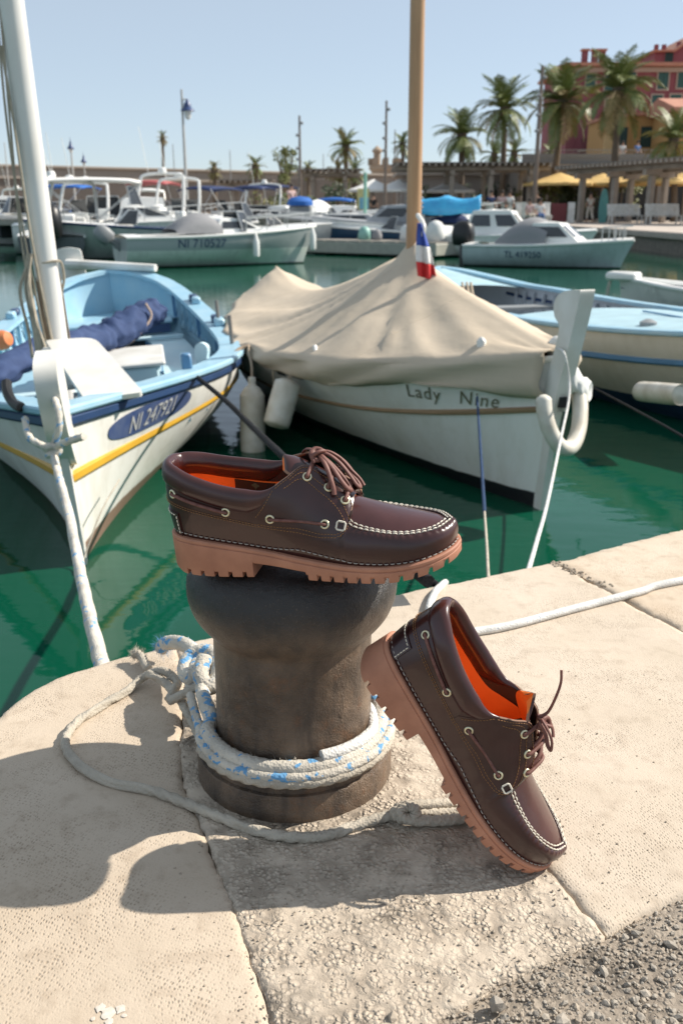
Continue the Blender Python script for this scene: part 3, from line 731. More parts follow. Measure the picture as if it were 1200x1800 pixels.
# ---------------------------------------------------------------- bollard
BC = Vector((-.0575, .975, 0))
def build_bollard():
    m, g = newmat('worn_black_iron', .5); o = g.obj
    a = g.noise(o, 9, 6, .65); b = g.noise(mapping(g, o, (1, 1, .25)), 60, 4, .6); c3 = g.noise(o, 420, 3, .7)
    c = g.mix(g.rng(a, .38, .62), (.076, .053, .037), (.19, .132, .090))
    c = g.mix(g.math('MULTIPLY', g.rng(b, .48, .7), .6), c, (.032, .027, .025)); c = g.mix(g.math('MULTIPLY', g.rng(g.noise(o, 26, 6, .75), .56, .66), .55), c, (.16, .075, .035))
    sep = g.n('ShaderNodeSeparateXYZ'); g.l(o, sep.inputs[0])
    top = g.math('ADD', g.rng(sep.outputs[2], .175, .262), g.math('MULTIPLY', g.math('SUBTRACT', a, .5), 1.1))
    c = g.mix(g.rng(top, .35, .9), c, (.024, .0225, .0225))              # the colour turns blacker towards the head
    c = g.mix(g.math('MULTIPLY', g.rng(c3, .60, .74), .3), c, (.30, .235, .18))
    g.l(c, g.p.inputs['Base Color']); g.l(g.rng(a, .3, .7, .46, .30), g.p.inputs['Roughness'])
    lump = g.noise(o, 38, 2, .5)
    n = g.bump(g.math('ADD', g.math('MULTIPLY', lump, 3.4), g.math('ADD', g.math('MULTIPLY', b, .5), g.math('MULTIPLY', c3, 1.3))), .8, .0018)
    g.l(n, g.p.inputs['Normal'])
    root = thing('bollard', 'squat black iron mooring bollard with a flared mushroom head on the quay', 'bollard', BC)
    prof = smooth_path([(0.0945, 0.03, 0), (.0935, .075, 0), (.0925, .13, 0), (.0928, .165, 0), (.0932, .182, 0), (.0965, .191, 0), (.1045, .200, 0), (.1135, .213, 0), (.1195, .229, 0), (.1212, .243, 0), (.1190, .258, 0), (.1115, .272, 0), (.099, .2815, 0), (.082, .2868, 0), (.06, .2895, 0), (.03, .2905, 0), (0.0005, .291, 0)], 4)
    mb = MB(); mb.lathe([(p.x, p.y) for p in prof], 96)
    vs = []
    for x, y, z in mb.v:
        q = Vector((x, y, z)); d = Vector((x, y, 0)); d = d.normalized() if d.length > 1e-4 else Vector((0, 0, 1))
        k = .0011*noise.noise(q*16)+.0007*noise.noise(q*45); vs.append(q+d*k+Vector((0, 0, .4*k)))
    mb.v = vs; mb.obj('post', m, root, angle=180)
    mb = MB().lathe([(.110, -.02), (.1185, -.02), (.1185, .031), (.1175, .0335), (.1135, .0345), (.1130, .040), (.1125, .049), (.1110, .0515), (.090, .053)], 96)
    mb.v = [tuple(Vector(q)+Vector((q[0], q[1], 0)).normalized()*.0008*noise.noise(Vector(q)*30)) for q in mb.v]
    mb.obj('base_flange', m, root, angle=45)
# ---------------------------------------------------------------- ropes
def rope_mat(name, base, fleck=None, amount=.6, twist=False, scale=70, rough=.85):
    m, g = newmat(name, rough); o = g.obj; g.p.inputs['Specular IOR Level'].default_value = .2
    c = g.mix(g.rng(g.noise(o, 25, 4), .35, .7), base, tuple(x*.72 for x in base))
    if fleck:
        f = g.rng(g.noise(o, scale, 2, .5), amount, amount+.03); c = g.mix(f, c, fleck)
    w = g.n('ShaderNodeTexVoronoi'); w.inputs['Scale'].default_value = 330; g.l(o, w.inputs['Vector'])
    g.l(c, g.p.inputs['Base Color']); g.l(g.bump(w.outputs['Distance'], .8, .0012), g.p.inputs['Normal'])
    return m
def fuzz(mb, path, r, n, ln, rg, mi=0):
    P = [Vector(p) for p in path]
    for _ in range(n):
        i = rg.randrange(len(P)-1); p = P[i].lerp(P[i+1], rg.random()); d = Vector((rg.gauss(0, 1), rg.gauss(0, 1), rg.gauss(0, 1))).normalized()
        a = p+d*r*.95; b = a+(d+Vector((rg.gauss(0, .6), rg.gauss(0, .6), rg.gauss(0, .6)))).normalized()*ln*rg.uniform(.4, 1.2); s = d.orthogonal().normalized()*.00035
        mb.add([a-s, a+s, b], [(0, 1, 2)], mi)
def rope(name, paths, r, m, label, cat='rope', n=10, twist=0, lobes=0, lobe=.14, sub=8, closed=False, group=None, extra=None):
    mb = MB()
    for p in paths: mb.tube(smooth_path(p, sub, closed), r, n, closed=closed, twist=twist, lobes=lobes, lobe=lobe)
    o = mb.obj(name, m, angle=80); tag(o, label, cat, group)
    return o
def ring_pts(r, z, a0, a1, n, dz=0.0, dr=0.0):
    return [BC+Vector(((r+dr*i/n)*math.cos(R(a0+(a1-a0)*i/n)), (r+dr*i/n)*math.sin(R(a0+(a1-a0)*i/n)), z+dz*i/n)) for i in range(n+1)]
def build_ropes():
    rg = random.Random(11)
    blue = (.14, .33, .56)
    fleck = rope_mat('blue_flecked_rope', (.62, .575, .50), blue, .572, scale=80)
    cord = rope_mat('grey_cord', (.50, .45, .375)); white = rope_mat('white_braid', (.74, .73, .70), (.35, .42, .52), .69, scale=160)
    lap = rope_mat('boat_line', (.68, .63, .55), (.20, .38, .58), .60, scale=40)
    tanr = rope_mat('tan_line', (.52, .43, .32)); blackr = rope_mat('black_line', (.014, .014, .016)); blue_l = rope_mat('navy_line', (.03, .06, .13))
    # thick flecked mooring rope: a double turn round the bollard's foot, ending in a knot behind it
    k = lambda px, py, h: at(px, py, z=h)
    loopA = [k(352, 1188, .062), k(358, 1225, .058), k(372, 1268, .060)]+ring_pts(.1055, .0625, 196, 338, 8)+ring_pts(.106, .066, 0, 105, 6)+[k(372, 1180, .06)]
    loopB = [k(332, 1200, .05), k(338, 1235, .05), k(352, 1285, .052)]+ring_pts(.1155, .0575, 200, 300, 6)+ring_pts(.1175, .0600, 318, 400, 5)+ring_pts(.112, .060, 60, 112, 3)+[k(358, 1195, .045)]
    knot = [k(284, 1140, .022), k(292, 1131, .034), k(315, 1130, .046), k(338, 1142, .054), k(346, 1165, .058), k(338, 1190, .062), k(326, 1182, .058), k(330, 1160, .062), k(352, 1146, .070), k(374, 1150, .072), k(384, 1172, .070), k(380, 1200, .062), k(364, 1206, .060), k(352, 1186, .070), k(360, 1158, .080)]
    PA, PB, PK = smooth_path(loopA, 8), smooth_path(loopB, 8), smooth_path(knot, 7)
    mb = MB()
    for P, r in ((PA, .0090), (PB, .0056), (PK, .0105)): mb.tube(P, [r*(1+.06*noise.noise(p*60)) for p in P], 18, twist=150, lobes=4, lobe=.07)
    o = mb.obj('mooring_rope', fleck, angle=180); tag(o, 'thick blue flecked mooring rope wound around the foot of the bollard and knotted behind it', 'rope')
    fz = MB()
    for P, r in ((PA, .0105), (PB, .0068), (PK, .0105)): fuzz(fz, P, r, 500, .005, rg, 0)
    fuzz(fz, PK, .0105, 320, .007, rg, 1); fuzz(fz, PK[:6], .009, 200, .014, rg, 1); fuzz(fz, PA, .0105, 120, .006, rg, 1)
    f = fz.obj('fuzz', [rope_mat('rope_fibre', (.62, .575, .50)), rope_mat('blue_fibre', blue)], o, smooth=False); tag(f, kind='stuff')
    # thin laid cord lying on the stones in a wide bight
    gp = [(812, 1428, .006), (770, 1430, .007), (720, 1429, .010), (690, 1432, .008), (640, 1446, .0055), (585, 1465, .0055), (540, 1472, .0055), (480, 1467, .0055), (420, 1449, .0055), (340, 1417, .0055), (265, 1389, .0055), (200, 1376, .0055), (148, 1352, .0055), (120, 1322, .0055), (116, 1298, .0055), (135, 1270, .0055), (175, 1243, .0055), (225, 1213, .006), (250, 1192, .012), (275, 1180, .026), (292, 1181, .032), (302, 1190, .030), (300, 1196, .026)]
    cordp = smooth_path([k(*p) for p in gp], 10)
    bight = smooth_path([k(*p) for p in ((262, 1185, .022), (285, 1196, .026), (305, 1216, .028), (318, 1232, .03), (335, 1262, .032), (352, 1296, .035), (362, 1320, .036))]+ring_pts(.1175, .0510, 205, 385, 12)+ring_pts(.118, .048, 40, 110, 4), 8)
    cross = smooth_path([k(*p) for p in ((299, 1232, .034), (318, 1222, .046), (345, 1208, .058), (372, 1198, .064), (392, 1194, .06))], 8)
    tail = smooth_path([k(*p) for p in ((300, 1186, .03), (312, 1200, .03), (306, 1214, .034), (297, 1230, .034))], 8)
    rag = smooth_path([k(*p) for p in ((262, 1176, .012), (256, 1168, .014), (250, 1156, .016), (242, 1149, .018), (236, 1150, .014))], 6)
    hook = smooth_path([k(*p) for p in ((800, 1412, .010), (760, 1414, .014), (725, 1416, .018), (702, 1420, .018), (694, 1430, .014), (705, 1438, .010), (726, 1436, .014), (730, 1424, .020), (716, 1417, .022), (704, 1428, .018), (716, 1440, .012), (760, 1443, .008), (800, 1440, .008), (840, 1434, .008))], 8)
    mb = MB()
    for P in (cordp, bight, cross, tail, hook): mb.tube(P, .0054, 18, twist=430, lobes=3, lobe=.22)
    mb.tube(rag, [.0055, .006, .007, .0065, .005, .004][:len(rag)] if len(rag) <= 6 else [.0058]*len(rag), 10, twist=300, lobes=3, lobe=.2)
    o = mb.obj('cord', cord, angle=80); tag(o, 'thin grey laid cord lying in a wide bight before the bollard', 'rope')
    fz = MB(); fuzz(fz, rag[-9:], .006, 260, .012, rg); fuzz(fz, rag, .005, 120, .007, rg); fuzz(fz, bight[:60], .0055, 160, .006, rg); tag(fz.obj('fuzz', cord, o, smooth=False), kind='stuff')
    # white braided line from the right edge, behind the shoe and over the lip
    wl = [k(1560, 965, .006), k(1200, 1020, .006), k(1120, 1041, .006), k(1000, 1072, .006), k(910, 1096, .006), k(850, 1108, .006), k(790, 1112, .006), k(755, 1080, .007), k(762, 1045, .008), k(775, 1030, .002), k(782, 1024, -.03)]
    rope('white_line', [wl, [k(641, 1236, .075), k(652, 1252, .075), k(655, 1280, .07)]+ring_pts(.1035, .073, 330, 290, 3)], .0068, white, 'smooth white braided line running across the right hand paving behind the leaning shoe', n=12)
    rope('black_line', [[k(728, 1000, -.02), k(738, 1010, -.012), k(752, 1020, -.006), k(766, 1028, -.008)]], .007, blackr, 'short black rope end at the lip of the quay beneath the shoe toe', twist=400, lobes=3)
    # bow lines of the boats
    rope('bow_line', [[at(192, 1230, Y=1.30), at(178, 1165, Y=1.42), at(163, 1105, Y=1.66), at(140, 1000, Y=2.05), at(122, 905, Y=2.6), at(103, 835, Y=3.05), at(93, 792, Y=3.33)]], .0135, lap, 'blue flecked white bow line from the blue boat down to the quay', n=12, twist=60, lobes=3, lobe=.12)
    rope('bow_lashing', [[at(97, 702, Y=3.33), at(103, 722, Y=3.28), at(104, 752, Y=3.26), at(97, 778, Y=3.28), at(93, 794, Y=3.31)], [at(44, 735, Y=3.36), at(52, 768, Y=3.30), at(72, 782, Y=3.27), at(93, 790, Y=3.28), at(106, 782, Y=3.25), at(126, 774, Y=3.2), at(148, 767, Y=3.16)], [at(84, 800, Y=3.28), at(100, 797, Y=3.26), at(104, 788, Y=3.27), at(88, 784, Y=3.27), at(82, 793, Y=3.28)]], .013, lap, 'flecked rope knotted around the white stem post of the blue boat', n=12, twist=60, lobes=3, lobe=.12)
    rope('tether', [[at(345, 662, Y=4.75), at(400, 708, Y=4.1), at(445, 752, Y=3.4), at(495, 800, Y=2.6), at(620, 910, Y=1.9), at(752, 1022, Y=1.46)]], .011, blackr, 'black rope leading from the blue boat gunwale to the quay behind the shoe', twist=120, lobes=3)
    rope('tether', [[at(838, 698, Y=4.3), at(846, 820, Y=3.2), at(851, 900, Y=2.5)]], .0058, blue_l, 'dark blue line dropping from the covered boat beneath its painted name', group=None)
    rope('tether', [[at(851, 900, Y=2.5), at(855, 960, Y=2.05), at(857, 1003, Y=1.75), at(859, 1030, Y=1.63)]], .0036, cord, 'grey lower length of the line that drops from the covered boat')
    rope('tether', [[at(978, 612, Y=4.16), at(992, 625, Y=4.06), at(1000, 690, Y=4.02), at(985, 770, Y=3.6), at(962, 880, Y=2.75), at(943, 950, Y=2.2), at(931, 992, Y=1.9), at(923, 1018, Y=1.72)]], .0058, white, 'white bow line from the covered boat stem down to the quay edge')
    rope('tether', [[at(1035, 678, Y=5.1), at(1100, 712, Y=4.3), at(1200, 768, Y=3.3), at(1330, 850, Y=2.6)]], .0055, blackr, 'thin black line running right from behind the white stem post')
    rope('hanging_line', [[at(210, 843, Y=3.86), at(178, 900, Y=3.62), at(150, 975, Y=3.5), at(143, 1000, Y=3.42)]], .0035, cord, 'thin grey line hanging down the blue boat white bow')
def foreground():
    build_quay(); build_bollard(); build_ropes()
# ---------------------------------------------------------------- boats
def paint(name, col, rough=.42, dirt=None, amt=.5, sc=5): return mat(name, col, rough, var=dirt or tuple(c*.8 for c in col), vscale=sc, vamt=amt, bump=.08, bscale=60, bdist=.002, coat=.05, detail=6)
white_p = paint('white_boat_paint', (.78, .77, .74), dirt=(.60, .58, .52))
sky_p = paint('light_blue_boat_paint', (.27, .48, .62), dirt=(.36, .54, .64)); pale_p = paint('pale_blue_boat_paint', (.50, .68, .74), dirt=(.58, .72, .76))
navy_p = paint('navy_boat_paint', (.022, .055, .14)); mid_p = paint('mid_blue_boat_paint', (.10, .24, .42)); yellow_p = paint('yellow_boat_paint', (.62, .36, .035), dirt=(.50, .28, .03))
tan_p = paint('varnished_rail', (.36, .235, .14)); grey_p = paint('grey_boat_paint', (.30, .31, .31)); dark_p = mat('dark_recess', (.03, .035, .04), .8)
gel_p = paint('white_gelcoat', (.82, .82, .80), .3, dirt=(.75, .74, .71), sc=2); cream_p = paint('cream_gelcoat', (.66, .62, .53), .4, sc=2)
glass_p = mat('tinted_glazing', (.035, .04, .045), .08, spec=.8); steel_p = mat('steel_tube', (.55, .55, .54), .3, metal=.6); black_p = mat('black_plastic', (.012, .012, .013), .4); grey_pl = mat('grey_plastic', (.25, .26, .27), .5)
bluecloth = mat('blue_canvas', (.02, .12, .42), .8, bump=.4, bscale=14, bdist=.03); cyancloth = mat('bright_blue_tarpaulin', (.05, .40, .70), .45, var=(.04, .30, .60), vscale=4, bump=.5, bscale=9, bdist=.05)
navycloth = mat('navy_canvas', (.015, .03, .10), .85); greycloth = mat('grey_canvas', (.25, .25, .26), .85, bump=.3, bscale=8, bdist=.03); whitecloth = mat('white_canvas', (.70, .70, .68), .8, bump=.3, bscale=8, bdist=.03)
clearp = mat('clear_vinyl', (.35, .37, .37), .2)
fender_p = mat('fender_vinyl', (.76, .73, .66), .5, var=(.52, .47, .38), vscale=9, vamt=.6)
wood_p = mat('weathered_wood', (.26, .20, .14), .8, var=(.17, .13, .095), vscale=30, stretch=(1, 1, .1), bump=.3, bscale=90)
hullw, gg = newmat('pointu_white_hull', .5)
def hull_mat(name, top, bottom, zline, band=None, zband=None, dirt=None):
    """painted hull: bottom paint below the boot line, optional band above zband"""
    m, g = newmat(name, .42); sep = g.n('ShaderNodeSeparateXYZ'); g.l(g.obj, sep.inputs[0]); z = g.math('ADD', sep.outputs[2], g.math('MULTIPLY', g.math('SUBTRACT', g.noise(g.obj, 9, 4), .5), .02))
    c = g.mix(g.rng(g.noise(mapping(g, g.obj, (1, 1, .3)), 6, 5, .65), .45, .75), top, dirt or tuple(x*.80 for x in top))
    st = g.math('MULTIPLY', g.rng(g.noise(mapping(g, g.obj, (9, 9, .5)), 3, 4, .6), .55, .8), g.rng(z, .45, .0)); c = g.mix(g.math('MULTIPLY', st, .5), c, tuple(x*.55*y for x, y in zip(top, (1, .92, .75))))
    if band: c = g.mix(g.rng(sep.outputs[2], zband, zband+.004), c, band)
    c = g.mix(g.rng(z, zline+.004, zline-.004), c, bottom)
    g.l(c, g.p.inputs['Base Color']); g.l(g.bump(g.noise(g.obj, 3.2, 3), .25, .03), g.p.inputs['Normal']); return m
class Hull:
    def __init__(h, L, beam, sheer, fine, zk=-.28, rake=0.0, smin=0.0, flare=.0):
        h.L, h.beam, h.sheer, h.fine, h.zk, h.rake, h.smin, h.flare = L, beam, sheer, fine, zk, rake, smin, flare
    def b(h, s): return max(0, itp(h.beam, s))
    def zs(h, s): return itp(h.sheer, s)
    def v(h, s, z): return (z-h.zk)/(h.zs(s)-h.zk)
    def pt(h, s, v, side, off=0.0, inner=False):
        a = itp(h.fine, s); b = h.b(s); vv = min(max(v, 0), 1)
        y = b*(1-(1-vv)**a)+h.flare*vv*vv*min(1, b*4)
        z = h.zk+(h.zs(s)-h.zk)*v
        x = h.L*s+h.rake*max(0, vv-.1)**1.3*max(0, (s-.55)/.45)**2
        y = max(0, y+off)
        return Vector((x, side*y, z))
    def skin(h, ns=60, nv=14, v0=0.0, v1=1.0, off=0.0, mb=None, s0=None, s1=1.0, mi=0, sides=(1, -1)):
        mb = mb or MB(); s0 = h.smin if s0 is None else s0
        ss = s0+(s1-s0)*(.5-.5*np.cos(np.linspace(0, PI, ns)))
        for side in sides: mb.grid([[h.pt(s, v, side, off) for v in np.linspace(v0, v1, nv)] for s in ss], mi=mi)
        return mb
    def rail(h, zf, w_out, w_in, hgt, ns=70, s0=None, s1=1.0, sides=(1, -1), mb=None):
        """a plank swept along both sides: zf(s) bottom height, from w_out outside the skin to w_in inside"""
        mb = mb or MB(); s0 = h.smin if s0 is None else s0
        ss = s0+(s1-s0)*(.5-.5*np.cos(np.linspace(0, PI, ns)))
        for side in sides:
            rows = []
            for s in ss:
                z = zf(s); v = h.v(s, z); p = h.pt(s, min(v, 1), side); q = abs(p.y); e = .25*hgt
                yo, yi = q+w_out, max(0, q-w_in)
                rows.append([Vector((p.x, side*y_, z+dz)) for y_, dz in ((yi, 0), (yi, hgt), (yo-e, hgt), (yo, hgt-e), (yo, e), (yo-e, 0))])
            mb.grid(rows, closed_v=True)
            for r_, rv in ((rows[0], 1), (rows[-1], 0)): mb.add(r_, [tuple(range(6))])
        return mb
    def on(h, s_c, z_c, side, x, y, off, dirn):
        """point x metres along the skin and y up from (s_c, z_c); dirn +1 towards the bow"""
        n = 24; s = s_c; step = x/n
        for _ in range(n):
            ds = .002; a = h.pt(s, h.v(s, z_c), side); b = h.pt(s+ds, h.v(s+ds, z_c), side); s += dirn*step*ds/max(1e-5, math.hypot(b.x-a.x, b.y-a.y))
        v = h.v(s, z_c+y); p = h.pt(s, v, side); a = h.pt(s+.004, v, side)-p; b = h.pt(s, v+.02, side)-p; nrm = a.cross(b).normalized()
        if nrm.y*side < 0: nrm = -nrm
        return p+nrm*off
    def letters(h, name, text, size, s_c, z_c, side, m, parent, dirn, off=.006, shear=0, space=1.0):
        full = text_mesh(text, size, shear, space)[0]; lo, hi = min(v.x for v in full), max(v.x for v in full); words = text.split()
        for i, w in enumerate(words):      # each word a piece of its own
            tv, tf = text_mesh(w, size, shear, space, 'CENTER' if len(words) == 1 else 'LEFT'); dx = 0
            if len(words) > 1: dx = lo-min(v.x for v in tv) if i == 0 else hi-max(v.x for v in tv)
            o = mesh_obj(name, [h.on(s_c, z_c, side, v.x+dx, v.y, off, dirn) for v in tv], tf, m, parent, smooth=False)
        return o
def boat_frame(S, B):
    d = Vector((B[0]-S[0], B[1]-S[1], 0)); a = math.atan2(d.y, d.x); return (S[0], S[1], WATER), a, d.length
def to_local(root, p):
    return root.matrix_world.inverted() @ p
def fender(name, top, bottom, r, label, group=None, neck=True, hang=None, m=None):
    t, b = Vector(top), Vector(bottom); ax = (t-b).normalized(); L = (t-b).length
    root = thing(name, label, 'fender', b, group=group)
    prof = [(0.001, 0), (r*.45, .004), (r*.8, r*.18), (r, r*.5), (r, L-r*1.3), (r*.92, L-r*.75), (r*.6, L-r*.25), (r*.3, L), (r*.3, L+r*.55), (r*.1, L+r*.6)]
    if not neck: prof = [(0.001, 0), (r*.5, .003), (r*.85, r*.2), (r, r*.5), (r, L-r*.5), (r*.85, L-r*.2), (r*.5, L), (0.001, L)]
    MB().lathe([(p.x, p.y) for p in smooth_path([(a, c, 0) for a, c in prof], 3)], 28, axis=ax).obj('body', m or fender_p, root, angle=80)
    if hang is not None:
        h = Vector(hang)-b; e = ax*(L+r*.4 if neck else L)
        MB().tube(smooth_path([e, e.lerp(h, .4)+Vector((.006, 0, 0)), e.lerp(h, .75)+Vector((-.004, 0, 0)), h], 5), .008, 8, twist=120, lobes=3).obj('lanyard', rope_mat('fender_lanyard', (.45, .36, .27)) if 'fender_lanyard' not in _m else _m['fender_lanyard'], root)
    return root
def blue_boat():
    loc, a, L = boat_frame((-2.35, 9.65), (-1.08, 3.55))
    root = thing('fishing_boat', 'open blue and white wooden fishing boat with a yellow stripe and white mast', 'boat', loc, a); root.rotation_euler = (R(3.5), 0, a)
    bpy.context.view_layer.update()
    H = Hull(L, [(-.07, 0), (-.05, .27), (0, .55), (.06, .68), (.13, .76), (.3, .88), (.44, .93), (.6, .95), (.66, .92), (.75, .77), (.82, .585), (.9, .34), (.95, .17), (1, 0)],
             [(-.07, .78), (0, .68), (.13, .58), (.3, .51), (.44, .49), (.6, .48), (.75, .505), (.82, .535), (.9, .575), (1, .625)], [(-.07, 1.6), (0, 2.2), (.2, 2.6), (.5, 2.4), (.75, 1.7), (.9, 1.15), (1, 1.0)], smin=-.07)
    hm = hull_mat('blue_boat_hull', (.78, .765, .72), (.24, .155, .115), .07, dirt=(.60, .575, .51))
    H.skin(70, 16).obj('hull', hm, root, angle=70, merge=.002)
    H.skin(60, 8, v0=.5, off=-.045).obj('inner_planking', sky_p, root, angle=70, merge=.002)
    H.rail(lambda s: H.zs(s)-.052, .022, .0, .052).obj('rub_band', navy_p, root)
    H.rail(lambda s: H.zs(s), .03, .135, .035).obj('gunwale', sky_p, root)
    H.rail(lambda s: .315+.03*max(0, (s-.8)/.2)**2-.03*max(0, .7-s), .018, .0, .05, s0=-.05).obj('yellow_stripe', yellow_p, root)
    # stem post
    st = MB(); tp = at(58, 618, Y=3.56); t = to_local(root, tp)
    prof = smooth_path([(L-.06, 0, .45), (L-.06, 0, .66), (L-.05, 0, t.z-.10), (L+.0, 0, t.z), (L+.09, 0, t.z+.005), (L+.20, 0, t.z-.03), (L+.225, 0, t.z-.12), (L+.175, 0, .62), (L+.09, 0, .50), (L+.03, 0, .44), (L-.04, 0, .42)], 5, closed=True)
    st.prism([(p.x, p.z) for p in prof], -.042, .042, M=Matrix.Rotation(PI/2, 4, 'X')); st.prism([(L-.06, .5), (L+.07, .5), (L+.028, .2), (L+.012, -.25), (L-.05, -.25)], -.016, .016, M=Matrix.Rotation(PI/2, 4, 'X')); st.obj('stem_post', white_p, root, angle=50)
    # foredeck, hatch, floor
    def deck(s0, s1, z, frac, m, name, n=24, drop=.0, yfrom=0.0):
        mb = MB(); rows = []
        for s in np.linspace(s0, s1, n):
            zz = z if not callable(z) else z(s); p = H.pt(s, min(1, H.v(s, zz)), 1, -.05); y = p.y*frac
            rows.append([Vector((p.x, yy, zz-drop*(yy/max(y, .01))**2)) for yy in np.linspace(-y, y, 9)])
        mb.grid(rows); return mb.obj(name, m, root)
    deck(.02, .9, .10, 1, mat('bilge_boards', (.12, .15, .17), .8), 'floor')
    deck(.885, .998, lambda s: H.zs(s)-.01, 1, sky_p, 'foredeck'); deck(.80, .90, .22, 1, dark_p, 'locker')  # the dark locker sheet paints in the shade of the open hatch
    deck(.765, .80, lambda s: H.zs(s)-.03, 1, pale_p, 'deck_beam')
    deck(-.06, .10, .36, 1, sky_p, 'stern_deck')
    # curved side benches (white top, blue riser)
    for side in (1, -1):
        tb, fr = MB(), MB(); r1, r2 = [], []
        for s in np.linspace(.16, .80, 40):
            p = H.pt(s, min(1, H.v(s, .27)), 1, -.05); yo = p.y*.86; yi = p.y*.86-.30*min(1, (.84-s)/.12)
            r1.append([Vector((p.x, side*yo, .27)), Vector((p.x, side*yi, .27)), Vector((p.x, side*yi, .245))]); r2.append([Vector((p.x, side*(yi+.01), .245)), Vector((p.x, side*(yi+.01), .08))])
        tb.grid(r1); fr.grid(r2); tb.obj('bench', pale_p if side == 1 else sky_p, root, angle=40); fr.obj('bench_front', mid_p, root)
        lip = MB(); lip.grid([[Vector((p.x, side*abs(p.y)*1.0, z)) for z in (.27, .30)] for p in [H.pt(s, H.v(s, .27), 1, -.07) for s in np.linspace(.14, .82, 40)]]); lip.obj('bench_edge', sky_p, root)
        n = 20
        for i in range(n):   # ribs
            s = .08+.72*i/(n-1); q0_, q1_ = H.pt(s, H.v(s, .29), side, -.062), H.pt(s, .97, side, -.062)
            m_ = (q0_+q1_)/2; MB().box(m_, (.035, .03, (q1_-q0_).length)).obj('rib', sky_p if i % 5 else mid_p, root, smooth=False)
        for i in range(9):   # white strips that paint in sunlight showing through the scuppers
            s = .40+.035*i; MB().box(H.pt(s, H.v(s, .305), side, -.045), (.09 if i < 6 else .05, .012, .018)).obj('painted_scupper_light', white_p, root, smooth=False)
        H.rail(lambda s: H.zs(s)-.11, -.045, .012, .05, s0=.02, s1=.9, sides=(side,)).obj('inner_stringer', sky_p, root)
        for s, m_ in ((.21, navy_p), (.235, sky_p), (.43, navy_p), (.46, sky_p)):
            p = H.pt(s, 1, side); MB().box(p+Vector((0, -side*.045, .06)), (.16, .075, .06), bev=.012).obj('rowlock_block', m_, root)
        for s in (.46, .62):
            p = H.pt(s, 1, side); MB().tube([p+Vector((0, -side*.05, .02)), p+Vector((0, -side*.05, .22))], .013, 10).obj('thole_pin', mat('galvanised_pin', (.22, .21, .20), .5, metal=.5), root)
        p = H.pt(.795, 1, side); MB().box(p+Vector((0, -side*.10, .075)), (.05, .055, .09), bev=.01).obj('cleat', mid_p, root); MB().box(p+Vector((-.14, -side*.10, .06)), (.2, .06, .055), bev=.01).obj('cleat_pad', sky_p, root)
        p = H.pt(.715, 1, side); MB().prism(smooth_path([(0, -.2, 0), (.05, -.2, 0), (.06, -.05, 0), (.045, .03, 0), (.06, .12, 0), (.02, .15, 0), (-.02, .12, 0), (-.02, 0, 0)], 4, True) and [(q.x, q.y) for q in smooth_path([(0, -.2, 0), (.05, -.2, 0), (.06, -.05, 0), (.045, .03, 0), (.06, .12, 0), (.02, .15, 0), (-.02, .12, 0), (-.02, 0, 0)], 4, True)], -.02, .02, M=Matrix.Translation(p+Vector((0, -side*.19, -.02))) @ Matrix.Rotation(R(62)*side, 4, 'Z') @ Matrix.Rotation(PI/2, 4, 'X')).obj('knee', pale_p, root, angle=40)
    MB().box((L*.17, 0, .40), (.38, 1.15, .03), bev=.01).obj('thwart', sky_p, root); MB().box((L*.17+.185, 0, .345), (.02, 1.1, .075)).obj('thwart_riser', navy_p, root)
    MB().box((L*.245, 0, .30), (.05, 1.3, .03), bev=.008).obj('thwart', pale_p, root)
    MB().box((L*.55, .14, .27), (.75, .56, .30), bev=.03).obj('engine_box', pale_p, root, angle=30); MB().box((L*.55, .14, .425), (.82, .62, .03), bev=.01).obj('engine_box_lid', white_p, root, angle=30)
    MB().box((L*.545, .14, .36), (.78, .585, .012)).obj('engine_box_trim', mid_p, root, smooth=False)
    # plank hatch leaning on the gunwale, and the white box beneath
    c = [at(80, 598, Y=4.62), at(166, 592, Y=4.62), at(252, 689, Y=3.98), at(150, 703, Y=3.92)]
    u = (c[1]-c[0]); v_ = (c[3]-c[0]); nrm = v_.cross(u).normalized()
    if nrm.z < 0: nrm = -nrm
    mb = MB(); rr = .14; per = []
    for i in range(4):
        p0, p1, p2 = c[i], c[(i+1) % 4], c[(i-1) % 4]; e1, e2 = (p1-p0).normalized(), (p2-p0).normalized(); k_ = rr*(p1-p0).length*.8 if i < 2 else .03
        for t in (0, .25, .5, .75, 1): per.append(p0+e2*k_*(1-t)**2+e1*k_*t**2)
    inv = root.matrix_world.inverted(); n = len(per)
    vs_ = [inv @ p for p in per]+[inv @ (p-nrm*.022) for p in per]
    mb.add(vs_, [tuple(range(n)), tuple(range(2*n-1, n-1, -1))]+[(i, (i+1) % n, n+(i+1) % n, n+i) for i in range(n)]); mb.obj('hatch_board', white_p, root, angle=40)
    b0 = to_local(root, at(118, 640, Y=4.55)); MB().box(b0+Vector((-.05, 0, -.02)), (.16, .26, .22), bev=.03).obj('hatch_box', white_p, root, angle=40)
    # number plate painted on the bow
    ov = MB(); n = 40; ring = []
    cs, cz = .885, .452
    for k in range(n):
        t = 2*PI*k/n; ex = .50*(abs(math.cos(t))**.75)*math.copysign(1, math.cos(t))*.88; ey = .062*(abs(math.sin(t))**.8)*math.copysign(1, math.sin(t)); ring.append((ex, ey))
    P = [[H.on(cs, cz+(-.012*f*x/.4), 1, x*f, y*f, .004, -1) for f in (.02, .35, .7, 1.0)] for x, y in ring]
    ov.grid(P, closed_u=True); ov.obj('name_board', paint('faded_navy_paint', (.045, .075, .19), dirt=(.09, .12, .22), sc=16), root)
    H.letters('registration_number', 'NI 247921', .112, cs, cz-.002, 1, paint('faded_white_lettering', (.55, .55, .55)), root, -1, .008, shear=.12, space=1.02)
